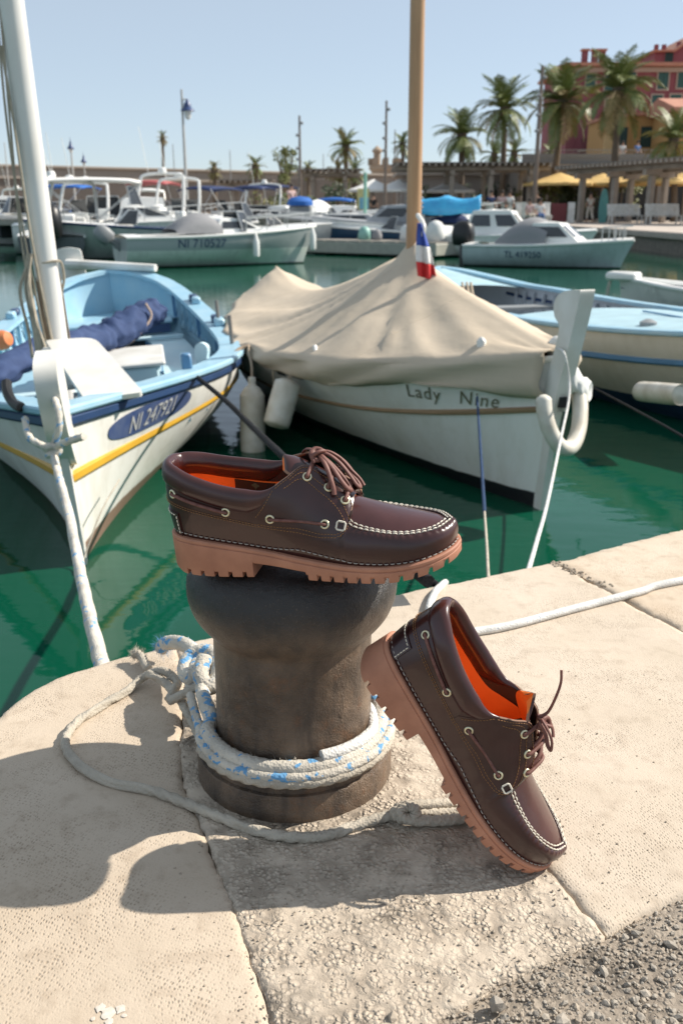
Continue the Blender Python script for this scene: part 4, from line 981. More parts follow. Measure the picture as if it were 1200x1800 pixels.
    H.letters('lettering', 'HT', .22, .33, .36, -1, paint('teal_lettering', (.16, .45, .50)), root, -1, -.075, space=1.2)
    # mast with its halyards
    b_, t_ = to_local(root, at(99, 640, Y=4.78)), to_local(root, at(12, -60, Y=4.62)); b_.z = .2
    ms = MB(); ms.tube([b_, b_.lerp(t_, .3), b_.lerp(t_, .6), t_], [.062, .061, .059, .057], 24); ms.obj('mast', paint('white_mast_paint', (.74, .73, .71), dirt=(.66, .64, .60), sc=3), root, angle=80)
    hal = MB(); rg = random.Random(5)
    for px0, px1, px2, r in ((0, 38, 70, .006), (-6, 44, 80, .006), (6, 56, 92, .007)):
        hal.tube(smooth_path([to_local(root, at(px0-4, -40 if px0 < 5 else 80, Y=4.60)), to_local(root, at(px0+18, 210, Y=4.6)), to_local(root, at(px1, 420, Y=4.62)), to_local(root, at(px2, 600, Y=4.66))], 6), r, 6)
    for i in range(9):
        x = 46+rg.uniform(-9, 14); e = rg.uniform(-8, 10); hal.tube(smooth_path([to_local(root, at(52+rg.uniform(-6, 6), 446, Y=4.62)), to_local(root, at(x-4, 510, Y=4.56+rg.uniform(0, .08))), to_local(root, at(x+10, 580, Y=4.56)), to_local(root, at(x+26+e, 640+rg.uniform(-20, 25), Y=4.58))], 5), .0075, 6, twist=100, lobes=3)
    hal.tube(smooth_path([to_local(root, at(58, 455, Y=4.70)), to_local(root, at(75, 462, Y=4.66)), to_local(root, at(98, 459, Y=4.68)), to_local(root, at(108, 462, Y=4.72)), to_local(root, at(113, 490, Y=4.74)), to_local(root, at(108, 518, Y=4.76))], 6), .0065, 6)
    hal.obj('halyards', rope_mat('halyard_rope', (.42, .37, .29)), root)
    for px in (88, 117): MB().prism([(-.02, 0), (.02, 0), (.028, .28), (0, .34), (-.03, .26)], -.02, .02, M=Matrix.Translation(to_local(root, at(px, 596, Y=4.7 if px < 100 else 4.95))) @ Matrix.Rotation(PI/2, 4, 'X')).obj('belaying_pin', wood_p, root)
    # rudder head and tiller bar astern
    rh = to_local(root, at(123, 474, Y=10.3)); MB().prism([(q.x, q.y) for q in smooth_path([(-.15, -.5, 0), (.15, -.5, 0), (.155, .12, 0), (.09, .22, 0), (-.09, .22, 0), (-.155, .12, 0)], 4, True)], -.05, .05, M=Matrix.Translation(rh) @ Matrix.Rotation(PI/2, 4, 'Z') @ Matrix.Rotation(PI/2, 4, 'X')).obj('rudder_head', white_p, root, angle=40)
    MB().tube([to_local(root, at(118, 464, Y=10.25)), to_local(root, at(274, 471, Y=9.9))], [.055, .04], 8).obj('tiller', white_p, root, angle=30)
    # black hook shaped fitting by the stem
    MB().tube(smooth_path([to_local(root, q) for q in (at(12, 672, Y=3.9), at(14, 690, Y=3.85), at(24, 708, Y=3.8), at(38, 716, Y=3.75))], 5), [.022]*16, 8).obj('fairlead', black_p, root)
    # navy sail bundled across the boat
    pts = [at(-60, 690, Y=5.0), at(0, 655, Y=5.3), at(60, 622, Y=5.7), at(110, 606, Y=6.1), at(160, 598, Y=6.5), at(200, 586, Y=6.75), at(232, 566, Y=7.0), at(262, 550, Y=7.25), at(275, 545, Y=7.35)]
    P = smooth_path(pts, 12); mb = MB(); rows = []
    for i, p in enumerate(P):
        f = i/(len(P)-1); tdir = (P[min(i+1, len(P)-1)]-P[max(i-1, 0)]).normalized(); sd = tdir.cross(Vector((0, 0, 1))).normalized(); up = sd.cross(tdir)
        r = .138*(1-.25*abs(f-.75)*2)*(1 if f < .93 else 1-(f-.93)*9); row = []
        for k in range(28):
            t = 2*PI*k/28; q = Vector((math.cos(t), math.sin(t)*.8, f*16)); d = r*(1+.34*noise.noise(q*1.9)+.22*abs(noise.noise(Vector((q.x*3.4, q.y*3.4, f*9+3*t)))))
            d *= 1-.28*math.exp(-((f-.80)/.012)**2)-.2*math.exp(-((f-.58)/.012)**2)-.2*math.exp(-((f-.33)/.012)**2)
            row.append(p+sd*math.cos(t)*d+up*math.sin(t)*d*.72)
        rows.append(row)
    mb.grid(rows, closed_v=True)
    sail = mb.obj('furled_sail', mat('navy_sailcloth', (.022, .045, .125), .85, var=(.035, .065, .16), vscale=9, bump=.5, bscale=22, bdist=.012), angle=180); tag(sail, 'bundled navy blue sail lying across the open blue boat', 'sail')
    MB().tube(smooth_path([P[-22]+Vector((.1, -.1, .13)), P[-20]+Vector((.12, -.15, .02)), P[-23]+Vector((.05, -.2, -.1)), P[-25]+Vector((-.02, -.18, -.16))], 6), .009, 6).obj('lashing', rope_mat('pink_lashing', (.55, .42, .34)), sail)
    o = MB().lathe([(0.001, -.07), (.05, -.06), (.07, -.02), (.07, .02), (.05, .06), (.001, .07)], 20).obj('buoy', mat('orange_buoy', (.62, .20, .07), .6)); o.location = at(4, 598, Y=6.6); o.rotation_euler = (.3, 1.3, 0); tag(o, 'faded orange buoy lying beside the navy sail', 'buoy')
    fender('fender', at(443, 676, Y=5.5), at(445, 803, Y=5.45), .076, 'long white bottle shaped fender hanging from the blue boat gunwale', 'fenders on the two front boats', hang=at(437, 606, Y=5.75))
    MB().tube(smooth_path([at(404, 640, Y=5.6), at(412, 622, Y=5.66), at(424, 612, Y=5.72), at(437, 608, Y=5.75)], 6), .012, 8, twist=120, lobes=3).obj('lashing', rope_mat('brown_lashing', (.36, .28, .21)), root).parent = None
    o = [x for x in scene.objects if x.name.startswith('lashing') and x.parent is None][0]; tag(o, 'brown rope looped over the blue gunwale above the long fender', 'rope')
def covered_boat():
    loc, a, L = boat_frame((-.5, 8.2), (.985, 4.28))
    root = thing('covered_boat', 'white wooden boat under a beige canvas cover, with a tall varnished mast', 'boat', loc, a); bpy.context.view_layer.update()
    H = Hull(L, [(-.06, 0), (-.04, .22), (0, .36), (.1, .55), (.23, .73), (.4, .86), (.52, .89), (.67, .80), (.8, .62), (.9, .38), (.96, .17), (1, 0)],
             [(-.06, .70), (0, .64), (.2, .56), (.5, .53), (.8, .60), (.9, .66), (1, .74)], [(-.06, 1.5), (0, 2.2), (.25, 2.6), (.4, 1.75), (.55, 1.35), (.75, 1.1), (1, 1.0)], rake=.06, smin=-.06)
    hm = hull_mat('white_pointu_hull', (.85, .84, .81), (.012, .013, .016), .075, dirt=(.73, .71, .655))
    H.skin(70, 16).obj('hull', hm, root, angle=70, merge=.002)
    H.rail(lambda s: H.zs(s)-.245, .020, 0, .03).obj('rub_rail', tan_p, root); H.rail(lambda s: H.zs(s)-.004, .022, .09, .03).obj('gunwale', white_p, root)
    mb = MB(); rows = []
    for s in np.linspace(-.03, .995, 30):
        p = H.pt(s, .97, 1, -.04); rows.append([Vector((p.x, y, p.z-.03)) for y in np.linspace(-p.y, p.y, 5)])
    mb.grid(rows).obj('deck', white_p, root)
    for px in (572, 607, 645):   # freeing ports
        s = .60 if px == 572 else .645 if px == 607 else .69; P = [H.on(s, H.zs(s)-.085, -1, x, y, .004, 1) for x, y in ((-.055, -.010), (.055, -.010), (.055, .010), (-.055, .010))]
        mesh_obj('freeing_port', P, [(0, 1, 2, 3)], dark_p, root, smooth=False)
    for w_, s_ in (('Lady', .868), ('Nine', .930)): H.letters('name_lettering', w_, .10, s_, .515, -1, paint('faded_olive_lettering', (.17, .16, .09)), root, 1, .006, shear=.30, space=1.15)
    # stem post with its scrolled head
    t = to_local(root, at(1022, 510, Y=4.22)); st = MB()
    prof = smooth_path([(L+.02, 0, .62), (L+.075, 0, .80), (L+.095, 0, t.z-.16), (L+.05, 0, t.z-.11), (L+.045, 0, t.z-.05), (L+.10, 0, t.z-.005), (L+.21, 0, t.z+.012), (L+.235, 0, t.z-.01), (L+.185, 0, .84), (L+.105, 0, .55), (L+.055, 0, .30), (L+.022, 0, .02), (L+.0, 0, -.25), (L-.05, 0, -.25), (L-.03, 0, .2)], 6, closed=True)
    st.prism([(p.x, p.z) for p in prof if p.z > .5], -.038, .038, M=Matrix.Rotation(PI/2, 4, 'X')); st.prism([(p.x, p.z) for p in prof if p.z < .62], -.017, .017, M=Matrix.Rotation(PI/2, 4, 'X')); st.obj('stem_post', white_p, root, angle=50)
    b = to_local(root, at(976, 655, Y=4.34)); MB().lathe([(.0, -.05), (.04, -.05), (.037, .0), (.030, .03), (.034, .055), (.046, .075), (.048, .11), (.042, .15), (.02, .172), (.001, .175)], 20, c=b).obj('bollard_head', white_p, root)
    MB().tube(smooth_path([to_local(root, q) for q in (at(988, 612, Y=4.26), at(990, 640, Y=4.24), at(982, 668, Y=4.24), at(984, 700, Y=4.2), at(990, 706, Y=4.18), at(993, 680, Y=4.2))], 5), .006, 6).obj('stem_lashing', black_p, root)
    MB().box(to_local(root, at(985, 706, Y=4.19)), (.05, .04, .05)).obj('shackle', black_p, root)
    # canvas cover
    RZ = [(-.055, .93), (-.02, .90), (.05, .82), (.15, .79), (.3, .86), (.45, .99), (.58, 1.12), (.63, 1.15), (.68, 1.08), (.76, 1.00), (.85, .915), (.93, .84), (1.0, .785)]
    mast_s = .63; cz = MB(); NS, NU = 120, 26; crows = []
    for side in (1, -1):
        rows = []; crows.append(rows)
        for s in np.linspace(-.055, .996, NS):
            zr = itp(RZ, s); ze = H.zs(s)+.045; b = H.b(s)+.035; row = []
            peak = math.exp(-((s-mast_s)/.03)**2)
            for j in range(NU):
                u = j/(NU-1)
                x = H.pt(s, 1, 1).x
                if u < .72:     # roof from the ridge to the gunwale
                    q = u/.72; y = b*q; z = ze+(zr-ze)*((1-q)**(1.2-.2*min(1, max(0, (s-.55)/.2))))
                    z += .055*q*(1-q)*4*(.35-1.0*math.exp(-((s-.42)/.2)**2)) if s < .6 else .0
                    w = math.sin(PI*q)**.7
                    ang = math.atan2(y, (s-mast_s)*L+1e-3)
                    rdg = 1-2*abs(noise.noise((ang*5.5, side*3.1, .7))); rdg2 = 1-2.4*abs(noise.noise((ang*9+q*1.5, s*3, side*5.0)))
                    z += w*(.008*math.sin(ang*17+side)+.024*max(0, rdg)**3*min(1, q*1.6)+.008*max(0, rdg2)**4+.006*noise.noise((s*9, q*3, side*2)))+w*.005*noise.noise((s*L*3.1+q*2, q*4.0-s*3, 5+side))
                    z += .10*peak*(max(0, 1-q*9))
                else:           # skirt
                    q = (u-.72)/.28; ln = .120+.035*math.sin(s*9+.6)+.03*noise.noise((s*7, side, 2))+.10*max(0, (s-.86)/.13)*(s > .86)-.045*math.exp(-((s-.86)/.10)**2)-.05*math.exp(-((s-.50)/.03)**2)
                    fold = .5+.5*math.sin(s*46+2.2*noise.noise((s*11, 3, side)))
                    vv = max(.2, H.v(s, ze-.02-q*ln)); yb = abs(H.pt(s, min(1, vv), 1).y)+.03
                    y = yb+.012+.022*fold*math.sin(PI*min(1, q*1.1))+.012*math.sin(q*9+s*40); z = ze-ln*q*(1+.08*fold)
                    z += .014*noise.noise((s*23, q*3, 8))+.010*math.sin(q*7+3*noise.noise((s*6, 1, 1)))
                row.append(Vector((x, side*y, z)))
            rows.append(row)
        cz.grid(rows)
    cv = cz.obj('canvas_cover', mat('beige_canvas', (.56, .475, .375), .9, spec=.15, var=(.51, .43, .335), vscale=3.5, vamt=.4, bump=.25, bscale=9, bdist=.02, detail=6), root, angle=180, merge=.003)
    sea = MB()
    for rw in crows:
        for i in (22, 41, 58, 77, 96): sea.tube([p+Vector((0, 0, .003)) for p in rw[i][1:]], .0045, 5)
        for j in (19,): sea.tube([r_[j]+Vector((0, 0, .002)) for r_ in rw[2:-1]], .004, 5)
        sea.tube([r_[-1]+Vector((0, 0, .006)) for r_ in rw[1:-1]], .009, 6)
    tag(sea.obj('seam', mat('canvas_seam', (.48, .40, .31), .9), root), kind='stuff')
    for rw in crows:
        for i in (14, 30, 46, 60, 74):
            p = rw[i][-1]; MB().tube(smooth_path([p+Vector((0, 0, .03)), p+Vector((.01, 0, -.03)), p+Vector((-.005, -.01*math.copysign(1, p.y), -.10))], 4), .005, 6).obj('lashing', _m['tan_line'], root)
    sm = cv.modifiers.new('thickness', 'SOLIDIFY'); sm.thickness = .006
    mp = to_local(root, at(725, 500, Y=5.73)); mp = Vector((H.L*mast_s, 0, .3)); top = to_local(root, at(735, -70, Y=5.62)); mid = to_local(root, at(726, 440, Y=5.73))
    MB().tube([mid+(mid-top)*.25, mid, mid.lerp(top, .5), top], [.046, .045, .0425, .041], 20).obj('mast', mat('varnished_mast', (.50, .30, .165), .45, var=(.40, .23, .12), vscale=5, stretch=(6, 6, .6), bump=.1, bscale=40), root, angle=80)
    mb = MB()
    for dz in (0, .03, -.03, -.055): c = mid+Vector((0, 0, .30+dz)); mb.tube([c+Vector((.048*math.cos(k*PI/8), .048*math.sin(k*PI/8), .004*math.sin(k))) for k in range(16)], .006, 6, closed=True)
    mb.obj('mast_lashing', mat('blue_grey_lashing', (.20, .22, .25), .8), root)
    cap = MB(); rows = []   # canvas sleeve gathered at the mast
    for z, r in ((-.30, .20), (-.20, .12), (-.12, .080), (-.06, .060), (-.03, .056)): rows.append([mid+Vector(((r*(1.5 if math.cos(t) > 0 else 1.1))*math.cos(t), r*.8*math.sin(t), z+.01*math.sin(5*t))) for t in np.linspace(0, 2*PI, 24, endpoint=False)])
    cap.grid(rows, closed_v=True).obj('canvas_sleeve', _m['beige_canvas'], root, angle=180)
    MB().tube([to_local(root, at(553, 608, Y=5.22)), to_local(root, at(559, 640, Y=5.14))], .012, 8).obj('cover_peg', white_p, root)
    pg = to_local(root, at(843, 652, Y=4.45)); MB().box(pg+Vector((0, 0, .09)), (.05, .045, .15), bev=.018).obj('cover_peg', white_p, root)
    # horseshoe fender round the stem, white wrap, cylinder fender, flag
    hp = [at(954, 694, Y=4.02), at(957, 728, Y=3.99), at(968, 762, Y=3.97), at(986, 787, Y=3.97), at(1004, 784, Y=4.02), at(1016, 755, Y=4.1), at(1019, 715, Y=4.18), at(1015, 684, Y=4.24)]
    P = smooth_path(hp, 8); r = [.036]*len(P); r[0] = .012; r[1] = .028; r[-1] = .02; r[-2] = .03
    o = MB().tube(P, r, 18).obj('bow_fender', fender_p, angle=80); tag(o, 'white horseshoe fender slung around the white stem post of the covered boat', 'fender', 'fenders on the two front boats')
    mb = MB(); rows = []; wp = [at(1006, 652, Y=4.2), at(1008, 676, Y=4.18), at(1016, 700, Y=4.2)]
    for i, p in enumerate(smooth_path([at(1000, 660, Y=4.22), at(1012, 668, Y=4.2), at(1026, 682, Y=4.22), at(1037, 688, Y=4.26)], 6)):
        f = i/18; rr = .065*(1-.35*f)*(1+.2*math.sin(f*9)); rows.append([p+Vector((.02*math.cos(t), .05*math.cos(t)*(.8+.3*noise.noise((t, f*5, 1))), rr*math.sin(t)*(1+.25*noise.noise((t*2, f*4, 4))))) for t in np.linspace(0, 2*PI, 18, endpoint=False)])
    mb.grid(rows, closed_v=True); o = mb.obj('bundled_cloth', whitecloth, angle=180); tag(o, 'bundled white cloth tied behind the stem post above the horseshoe fender', 'cloth')
    ob = MB().lathe([(.001, -.11), (.07, -.09), (.10, 0), (.07, .09), (.001, .11)], 20).obj('life_ring_float', mat('orange_float', (.55, .12, .02), .6)); ob.location = at(955, 650, Y=4.6); tag(ob, 'orange float stowed under the open end of the beige cover', 'float')
    fender('fender', at(507, 668, Y=5.34), at(484, 752, Y=5.25), .078, 'plump white cylindrical fender tilting under the beige cover', 'fenders on the two front boats', neck=False, hang=at(515, 645, Y=5.38))
    f = MB(); rows = []
    for i in range(30):
        q = i/29; row = []
        for j in range(13):
            w = j/12-.5; px = 737+q*14+w*(6+26*q**1.3+10*math.sin(q*3)); py = 392+q*98+w*10*q; fold = math.sin(w*13+q*4)*.018*(.3+q); row.append(at(px, py, Y=5.44+fold-.03*q))
        rows.append(row)
    fl = thing('flag', 'French tricolour flag hanging limp from the varnished mast', 'flag', at(737, 392, Y=5.46)); bpy.context.view_layer.update(); inv = fl.matrix_world.inverted(); rows = [[inv @ p for p in r_] for r_ in rows]
    for i0, i1, nm, c in ((0, 13, 'blue_band', (.045, .09, .38)), (12, 22, 'white_band', (.72, .70, .68)), (21, 30, 'red_band', (.62, .035, .035))):
        o = MB().grid(rows[i0:i1]).obj(nm, mat(nm, c, .8), fl, angle=180); o.modifiers.new('thickness', 'SOLIDIFY').thickness = .003
    MB().tube(smooth_path([inv @ at(734, 378, Y=5.58), inv @ at(744, 396, Y=5.46), inv @ at(742, 415, Y=5.45)], 5), .014, 8).obj('halyard', white_p, fl)
def right_boat():
    loc, a, L = boat_frame((1.28, 11.0), (3.2, 4.8))
    root = thing('moored_boat', 'white and pale blue wooden boat with open cockpit behind the covered boat', 'boat', loc, a); bpy.context.view_layer.update()
    H = Hull(L, [(-.05, 0), (-.03, .25), (0, .45), (.15, .72), (.4, .88), (.6, .88), (.8, .62), (.92, .28), (1, 0)], [(-.05, .74), (0, .66), (.2, .57), (.5, .55), (.8, .64), (1, .78)], [(-.05, 1.6), (.2, 2.6), (.5, 2.2), (.8, 1.3), (1, 1.0)], rake=.1, smin=-.05)
    H.skin(60, 14).obj('hull', hull_mat('right_boat_hull', (.70, .66, .58), (.022, .05, .12), .13, dirt=(.62, .57, .48)), root, angle=70, merge=.002)
    H.skin(50, 6, v0=.55, off=-.05).obj('inner_planking', paint('pale_grey_paint', (.50, .54, .58)), root, angle=70, merge=.002)
    H.rail(lambda s: H.zs(s), .03, .10, .035).obj('gunwale', sky_p, root); H.rail(lambda s: H.zs(s)-.20, .03, 0, .05).obj('rub_rail', mid_p, root)
    def deck(s0, s1, dz, name, m):
        rows = []
        for s in np.linspace(s0, s1, 24):
            p = H.pt(s, 1, 1, -.04); rows.append([Vector((p.x, y, p.z+dz+.05*(1-(y/max(.05, p.y))**2))) for y in np.linspace(-p.y, p.y, 9)])
        return MB().grid(rows).obj(name, m, root)
    deck(.47, .995, .0, 'foredeck', paint('pale_deck_paint', (.44, .63, .70))); deck(-.02, .5, -.40, 'floor', paint('grey_floor', (.42, .44, .46)))
    deck(-.04, .10, -.02, 'stern_deck', paint('pale_deck_paint', (.44, .63, .70)) if False else _m['pale_deck_paint'])
    for s in (.2, .34): p = H.pt(s, 1, 1, -.05); MB().box((p.x, 0, p.z-.14), (.24, p.y*2, .03)).obj('thwart', grey_p, root)
    for side in (1, -1):
        for i in range(16): s = .08+.40*i/15; MB().box((H.pt(s, .82, side, -.07)), (.03, .03, .22)).obj('rib', paint('pale_grey_paint', ()) if False else _m['pale_grey_paint'], root, smooth=False)
        H.rail(lambda s: H.zs(s)-.13, -.06, .03, .03, s0=.05, s1=.5, sides=(side,)).obj('inner_stringer', navy_p, root)
    for s, y in ((.60, .1), (.72, .0)):
        p = H.pt(s, 1, 1); MB().box((p.x, y, p.z+.06), (.5, .02, .012)).obj('deck_seam', mid_p, root)
    p = H.pt(.66, 1, 1); MB().lathe([(.17, 0), (.16, .03), (.05, .05), (.045, .10), (.06, .11), (.06, .15), (.02, .17), (.001, .17)], 20, c=to_local(root, at(1135, 603, Y=6.6))).obj('winch', grey_pl, root)
    MB().box(to_local(root, at(1135, 590, Y=6.6)), (.07, .06, .07), bev=.01).obj('winch_head', black_p, root)
    p = to_local(root, at(1160, 570, Y=7.7)); MB().box(p+Vector((0, 0, .0)), (.16, .55, .12), bev=.01).obj('locker', sky_p, root)
    mb = MB()
    for dx in (0, 8, 15): mb.tube(smooth_path([to_local(root, at(812+dx, 497, Y=9.8)), to_local(root, at(816+dx, 520, Y=9.6)), to_local(root, at(826+dx, 542, Y=9.4)), to_local(root, at(822-dx, 548, Y=9.3))], 5), .014, 6)
    mb.obj('coiled_line', tanr_m(), root)
    fender('fender', at(1126, 688, Y=5.62), at(1196, 694, Y=5.2), .062, 'small white fender lying sideways against the blue rub rail at the right', neck=False)
def tanr_m(): return _m['tan_line']
def dinghy():
    B = at(1096, 556, z=WATER); S = (B.x+2.75, B.y-1.75); loc, a, L = boat_frame(S, (B.x, B.y))
    root = thing('dinghy', 'small white dinghy with a navy side band beyond the pale blue deck', 'boat', loc, a); bpy.context.view_layer.update()
    H = Hull(L, [(0, .55), (.3, .66), (.6, .62), (.8, .44), (.92, .22), (1, .05)], [(0, .36), (.5, .38), (.8, .44), (1, .52)], [(0, 2.6), (.5, 2.2), (.8, 1.4), (1, 1.0)], rake=.12)
    H.skin(40, 10).obj('hull', hull_mat('dinghy_hull', (.66, .66, .64), (.5, .5, .48), -.2), root, angle=70)
    H.rail(lambda s: H.zs(s)-.17, .008, 0, .15).obj('side_band', navy_p, root); H.rail(lambda s: H.zs(s)-.01, .03, .14, .045).obj('gunwale', gel_p, root)
    H.letters('lettering', 'RIA', .13, .86, .385, 1, gel_p, root, -1, .014)
    rows = []
    for s in np.linspace(.02, .98, 20): p = H.pt(s, .7, 1, -.05); rows.append([Vector((p.x, y, p.z)) for y in np.linspace(-p.y, p.y, 5)])
    MB().grid(rows).obj('floor', gel_p, root)
    H.skin(30, 4, v0=.6, off=-.05).obj('inner_shell', gel_p, root)
    p = H.pt(1, 1, 1); MB().box(p+Vector((-.06, 0, .03)), (.42, .34, .11), bev=.03).obj('bow_block', gel_p, root); MB().tube(smooth_path([p+Vector((.10, .05, 0)), p+Vector((.12, .06, -.15)), p+Vector((.14, .02, -.3))], 4), .025, 8).obj('painter', rope_mat('dinghy_painter', (.6, .57, .5)), root)
def big_boats():
    blue_boat(); covered_boat(); right_boat(); dinghy()
# ---------------------------------------------------------------- motor boats across the basin
def loft_box(mb, x0, x1, w0, z0, h, front, rear, side, bulge=.04, n=7, mi=0, w1=None):
    """a cabin or hood: floor rectangle x0..x1, roof pulled in at the front, rear and sides"""
    w1 = w0 if w1 is None else w1; rows = []
    for f in np.linspace(0, 1, n):
        fa, fb = x0+rear*f, x1-front*f; wa, wb = w0-side*f, w1-side*f; z = z0+h*(1-(1-f)**1.35 if False else f)
        rows.append([Vector(p) for p in ((fa, -wa, z), (fa+(fb-fa)*.33, -(wa*.67+wb*.33), z), (fa+(fb-fa)*.67, -(wa*.33+wb*.67), z), (fb, -wb, z), (fb+bulge, 0, z), (fb, wb, z), (fa+(fb-fa)*.67, wa*.33+wb*.67, z), (fa+(fb-fa)*.33, wa*.67+wb*.33, z), (fa, wa, z))])
    mb.grid(rows, closed_v=True, mi=mi); top = rows[-1]; c = sum(top, Vector())/9+Vector((0, 0, bulge)); o = len(mb.v)
    mb.add(top+[c], [(i, (i+1) % 9, 9) for i in range(9)], mi); return rows
def motorboat(label, px, Y, heading, L, feats=(), B=None, F=.62, hull=gel_p, band=None, text=None, z_off=0.0, deck=None, loc=None, group='motor boats moored in the basin', textcol=None, name='motorboat'):
    rg = random.Random(hash(label) % 1000 if False else sum(map(ord, label)))
    p = at(px, 500, Y=Y) if loc is None else Vector(loc); a = R(heading); B = B or L*.36/2*1.05; deck = deck or gel_p
    o = Vector((p.x-math.cos(a)*L*.5, p.y-math.sin(a)*L*.5, WATER))
    root = thing(name, label, 'boat', o, a, group)
    H = Hull(L, [(0, B*.90), (.3, B), (.6, B*.93), (.8, B*.66), (.92, B*.34), (1, .02)], [(0, F*.92), (.4, F*.96), (.75, F*1.08), (1, F*1.22)], [(0, 3.2), (.5, 2.3), (.8, 1.4), (1, 1.0)], zk=-.25, rake=L*.10)
    m = hull_mat(label.split()[0]+'_hull_%d' % len(_m), hull if isinstance(hull, tuple) else (.80, .80, .78), (.05, .07, .06), .04, band=band[0] if band else None, zband=band[1] if band else None)
    mb = H.skin(26, 8); tr = [H.pt(0, v, s) for s, vs in ((1, np.linspace(0, 1, 8)), (-1, np.linspace(1, 0, 8))) for v in vs]; mb.add(tr, [tuple(range(16))]); mb.obj('hull', m, root, angle=50)
    H.rail(lambda s: H.zs(s)-.02, .035, .02, .07, ns=24).obj('rub_rail', deck if 'darkrail' not in feats else navy_p, root)
    # deck with an open cockpit aft
    f = dict(x if isinstance(x, tuple) else (x, True) for x in feats); ck = f.get('cockpit', (.08, .52)); mb = MB()
    for s0, s1, yi in ((ck[1], .995, None), (0.0, ck[0], None), (ck[0], ck[1], .74)):
        for side in (1, -1):
            rows = []
            for s in np.linspace(s0, s1, 10):
                q = H.pt(s, 1, 1); y0 = 0 if yi is None else q.y*yi; cr = .06 if yi is None else 0
                rows.append([Vector((q.x, side*y, q.z+.03+cr*(1-(y/max(q.y, .02))**2))) for y in np.linspace(y0, q.y, 5)]+([] if yi is None else []))
            mb.grid(rows)
            if yi is not None:
                mb.grid([[Vector((r[0].x, r[0].y, r[0].z-d)) for d in (0, .45)] for r in rows])
    mb.obj('deck', deck, root, angle=50)
    MB().add([(L*ck[0], -B*.75, F*.45), (L*ck[1], -B*.72, F*.45), (L*ck[1], B*.72, F*.45), (L*ck[0], B*.75, F*.45)], [(0, 1, 2, 3)]).obj('cockpit_floor', grey_pl if 'darkpit' in f else cream_p, root)
    zs = F*1.05
    def window(pts, nm='window', mm=None, parent=root): 
        mb = MB(); n = (Vector(pts[1])-Vector(pts[0])).cross(Vector(pts[2])-Vector(pts[0])).normalized(); k = len(pts)
        mb.add([Vector(p)+n*.012 for p in pts]+[Vector(p)-n*.02 for p in pts], [tuple(range(k)), tuple(range(2*k-1, k-1, -1))]+[(i, (i+1) % k, k+(i+1) % k, k+i) for i in range(k)]); mb.obj(nm, mm or glass_p, parent, smooth=False)
    if 'cabin' in f:
        x0, x1, h, fr, re, wd, wn_ = f['cabin']; mb = MB(); w = B*wd; loft_box(mb, L*x0, L*x1, w, zs, h, L*fr, L*re, .10, n=6, w1=w*.85); cab = mb.obj('cabin', deck, root, angle=35)
        for side in (1, -1):
            for k in range(wn_):
                fa, fb = (k+.12)/wn_, (k+.88)/wn_; P = []
                for ff, zz in ((fa, .35), (fb, .35), (fb, .82), (fa, .82)):
                    xa = L*x0+L*re*zz; xb = L*x1-L*fr*zz; xx = xa+(xb-xa)*ff; yy = (w-.10*zz)*(1-ff)+(w*.85-.10*zz)*ff; P.append((xx, side*(yy+.004), zs+h*zz))
                window(P, parent=cab)
        P = [(L*x1-L*fr*z+.045*(1-abs(y)/w), y*(.85*w-.1*z)/w, zs+h*z) for y, z in ((-w*.85, .35), (w*.85, .35), (w*.85, .85), (-w*.85, .85))]; window(P, 'windscreen', parent=cab)
    if 'windscreen' in f:
        x, h = f['windscreen']; w = B*.72; fr = MB(); top = [(L*x-.35, -w*.8, zs+h), (L*x-.10, -w*.45, zs+h), (L*x-.10, w*.45, zs+h), (L*x-.35, w*.8, zs+h)]; bot = [(L*x-.25, -w, zs+.05), (L*x+.28, -w*.5, zs+.06), (L*x+.28, w*.5, zs+.06), (L*x-.25, w, zs+.05)]
        fr.tube([Vector(q) for q in top], .022, 6)
        for q, r_ in zip(top, bot): fr.tube([Vector(q), Vector(r_)], .02, 6)
        sc = fr.obj('windscreen_frame', steel_p, root)
        for i in range(3): window([bot[i], bot[i+1], top[i+1], top[i]], 'windscreen_pane', None, sc)
    if 'hood' in f:   # grey or white canvas hood over the cockpit
        x0, x1, h, mm = f['hood']; mb = MB(); rows = []
        for t in np.linspace(0, 1, 12):
            x = L*(x0+(x1-x0)*t); q = math.sin(PI*min(1, t*1.15+.08)*.62)**.8 if t < .8 else math.sin(PI*.62*min(1, .8*1.15+.08))**.8*(1-(t-.8)*1.5); w = B*.84
            rows.append([Vector((x, w*math.cos(u)*(1-.06*math.sin(u)), zs+h*q*max(0, math.sin(u))**.75)) for u in np.linspace(0, PI, 13)])
        mb.grid(rows); mb.obj('canvas_hood', mm, root, angle=60)
    if 'bimini' in f:
        x0, x1, z, mm = f['bimini']; mb = MB(); rows = []
        for t in np.linspace(0, 1, 9): rows.append([Vector((L*(x0+(x1-x0)*t), B*.8*u, z+.10*(1-u*u)+.05*math.sin(PI*t)-.06*(abs(t-.5) > .45))) for u in np.linspace(-1, 1, 9)])
        mb.grid(rows); bo = mb.obj('bimini', mm, root, angle=80); bo.modifiers.new('thickness', 'SOLIDIFY').thickness = .04
        for sx in (x0, x1):
            for side in (1, -1): MB().tube([Vector((L*(x0+x1)/2, side*B*.85, F)), Vector((L*sx, side*B*.8, z))], .016, 6).obj('bimini_strut', steel_p, root)
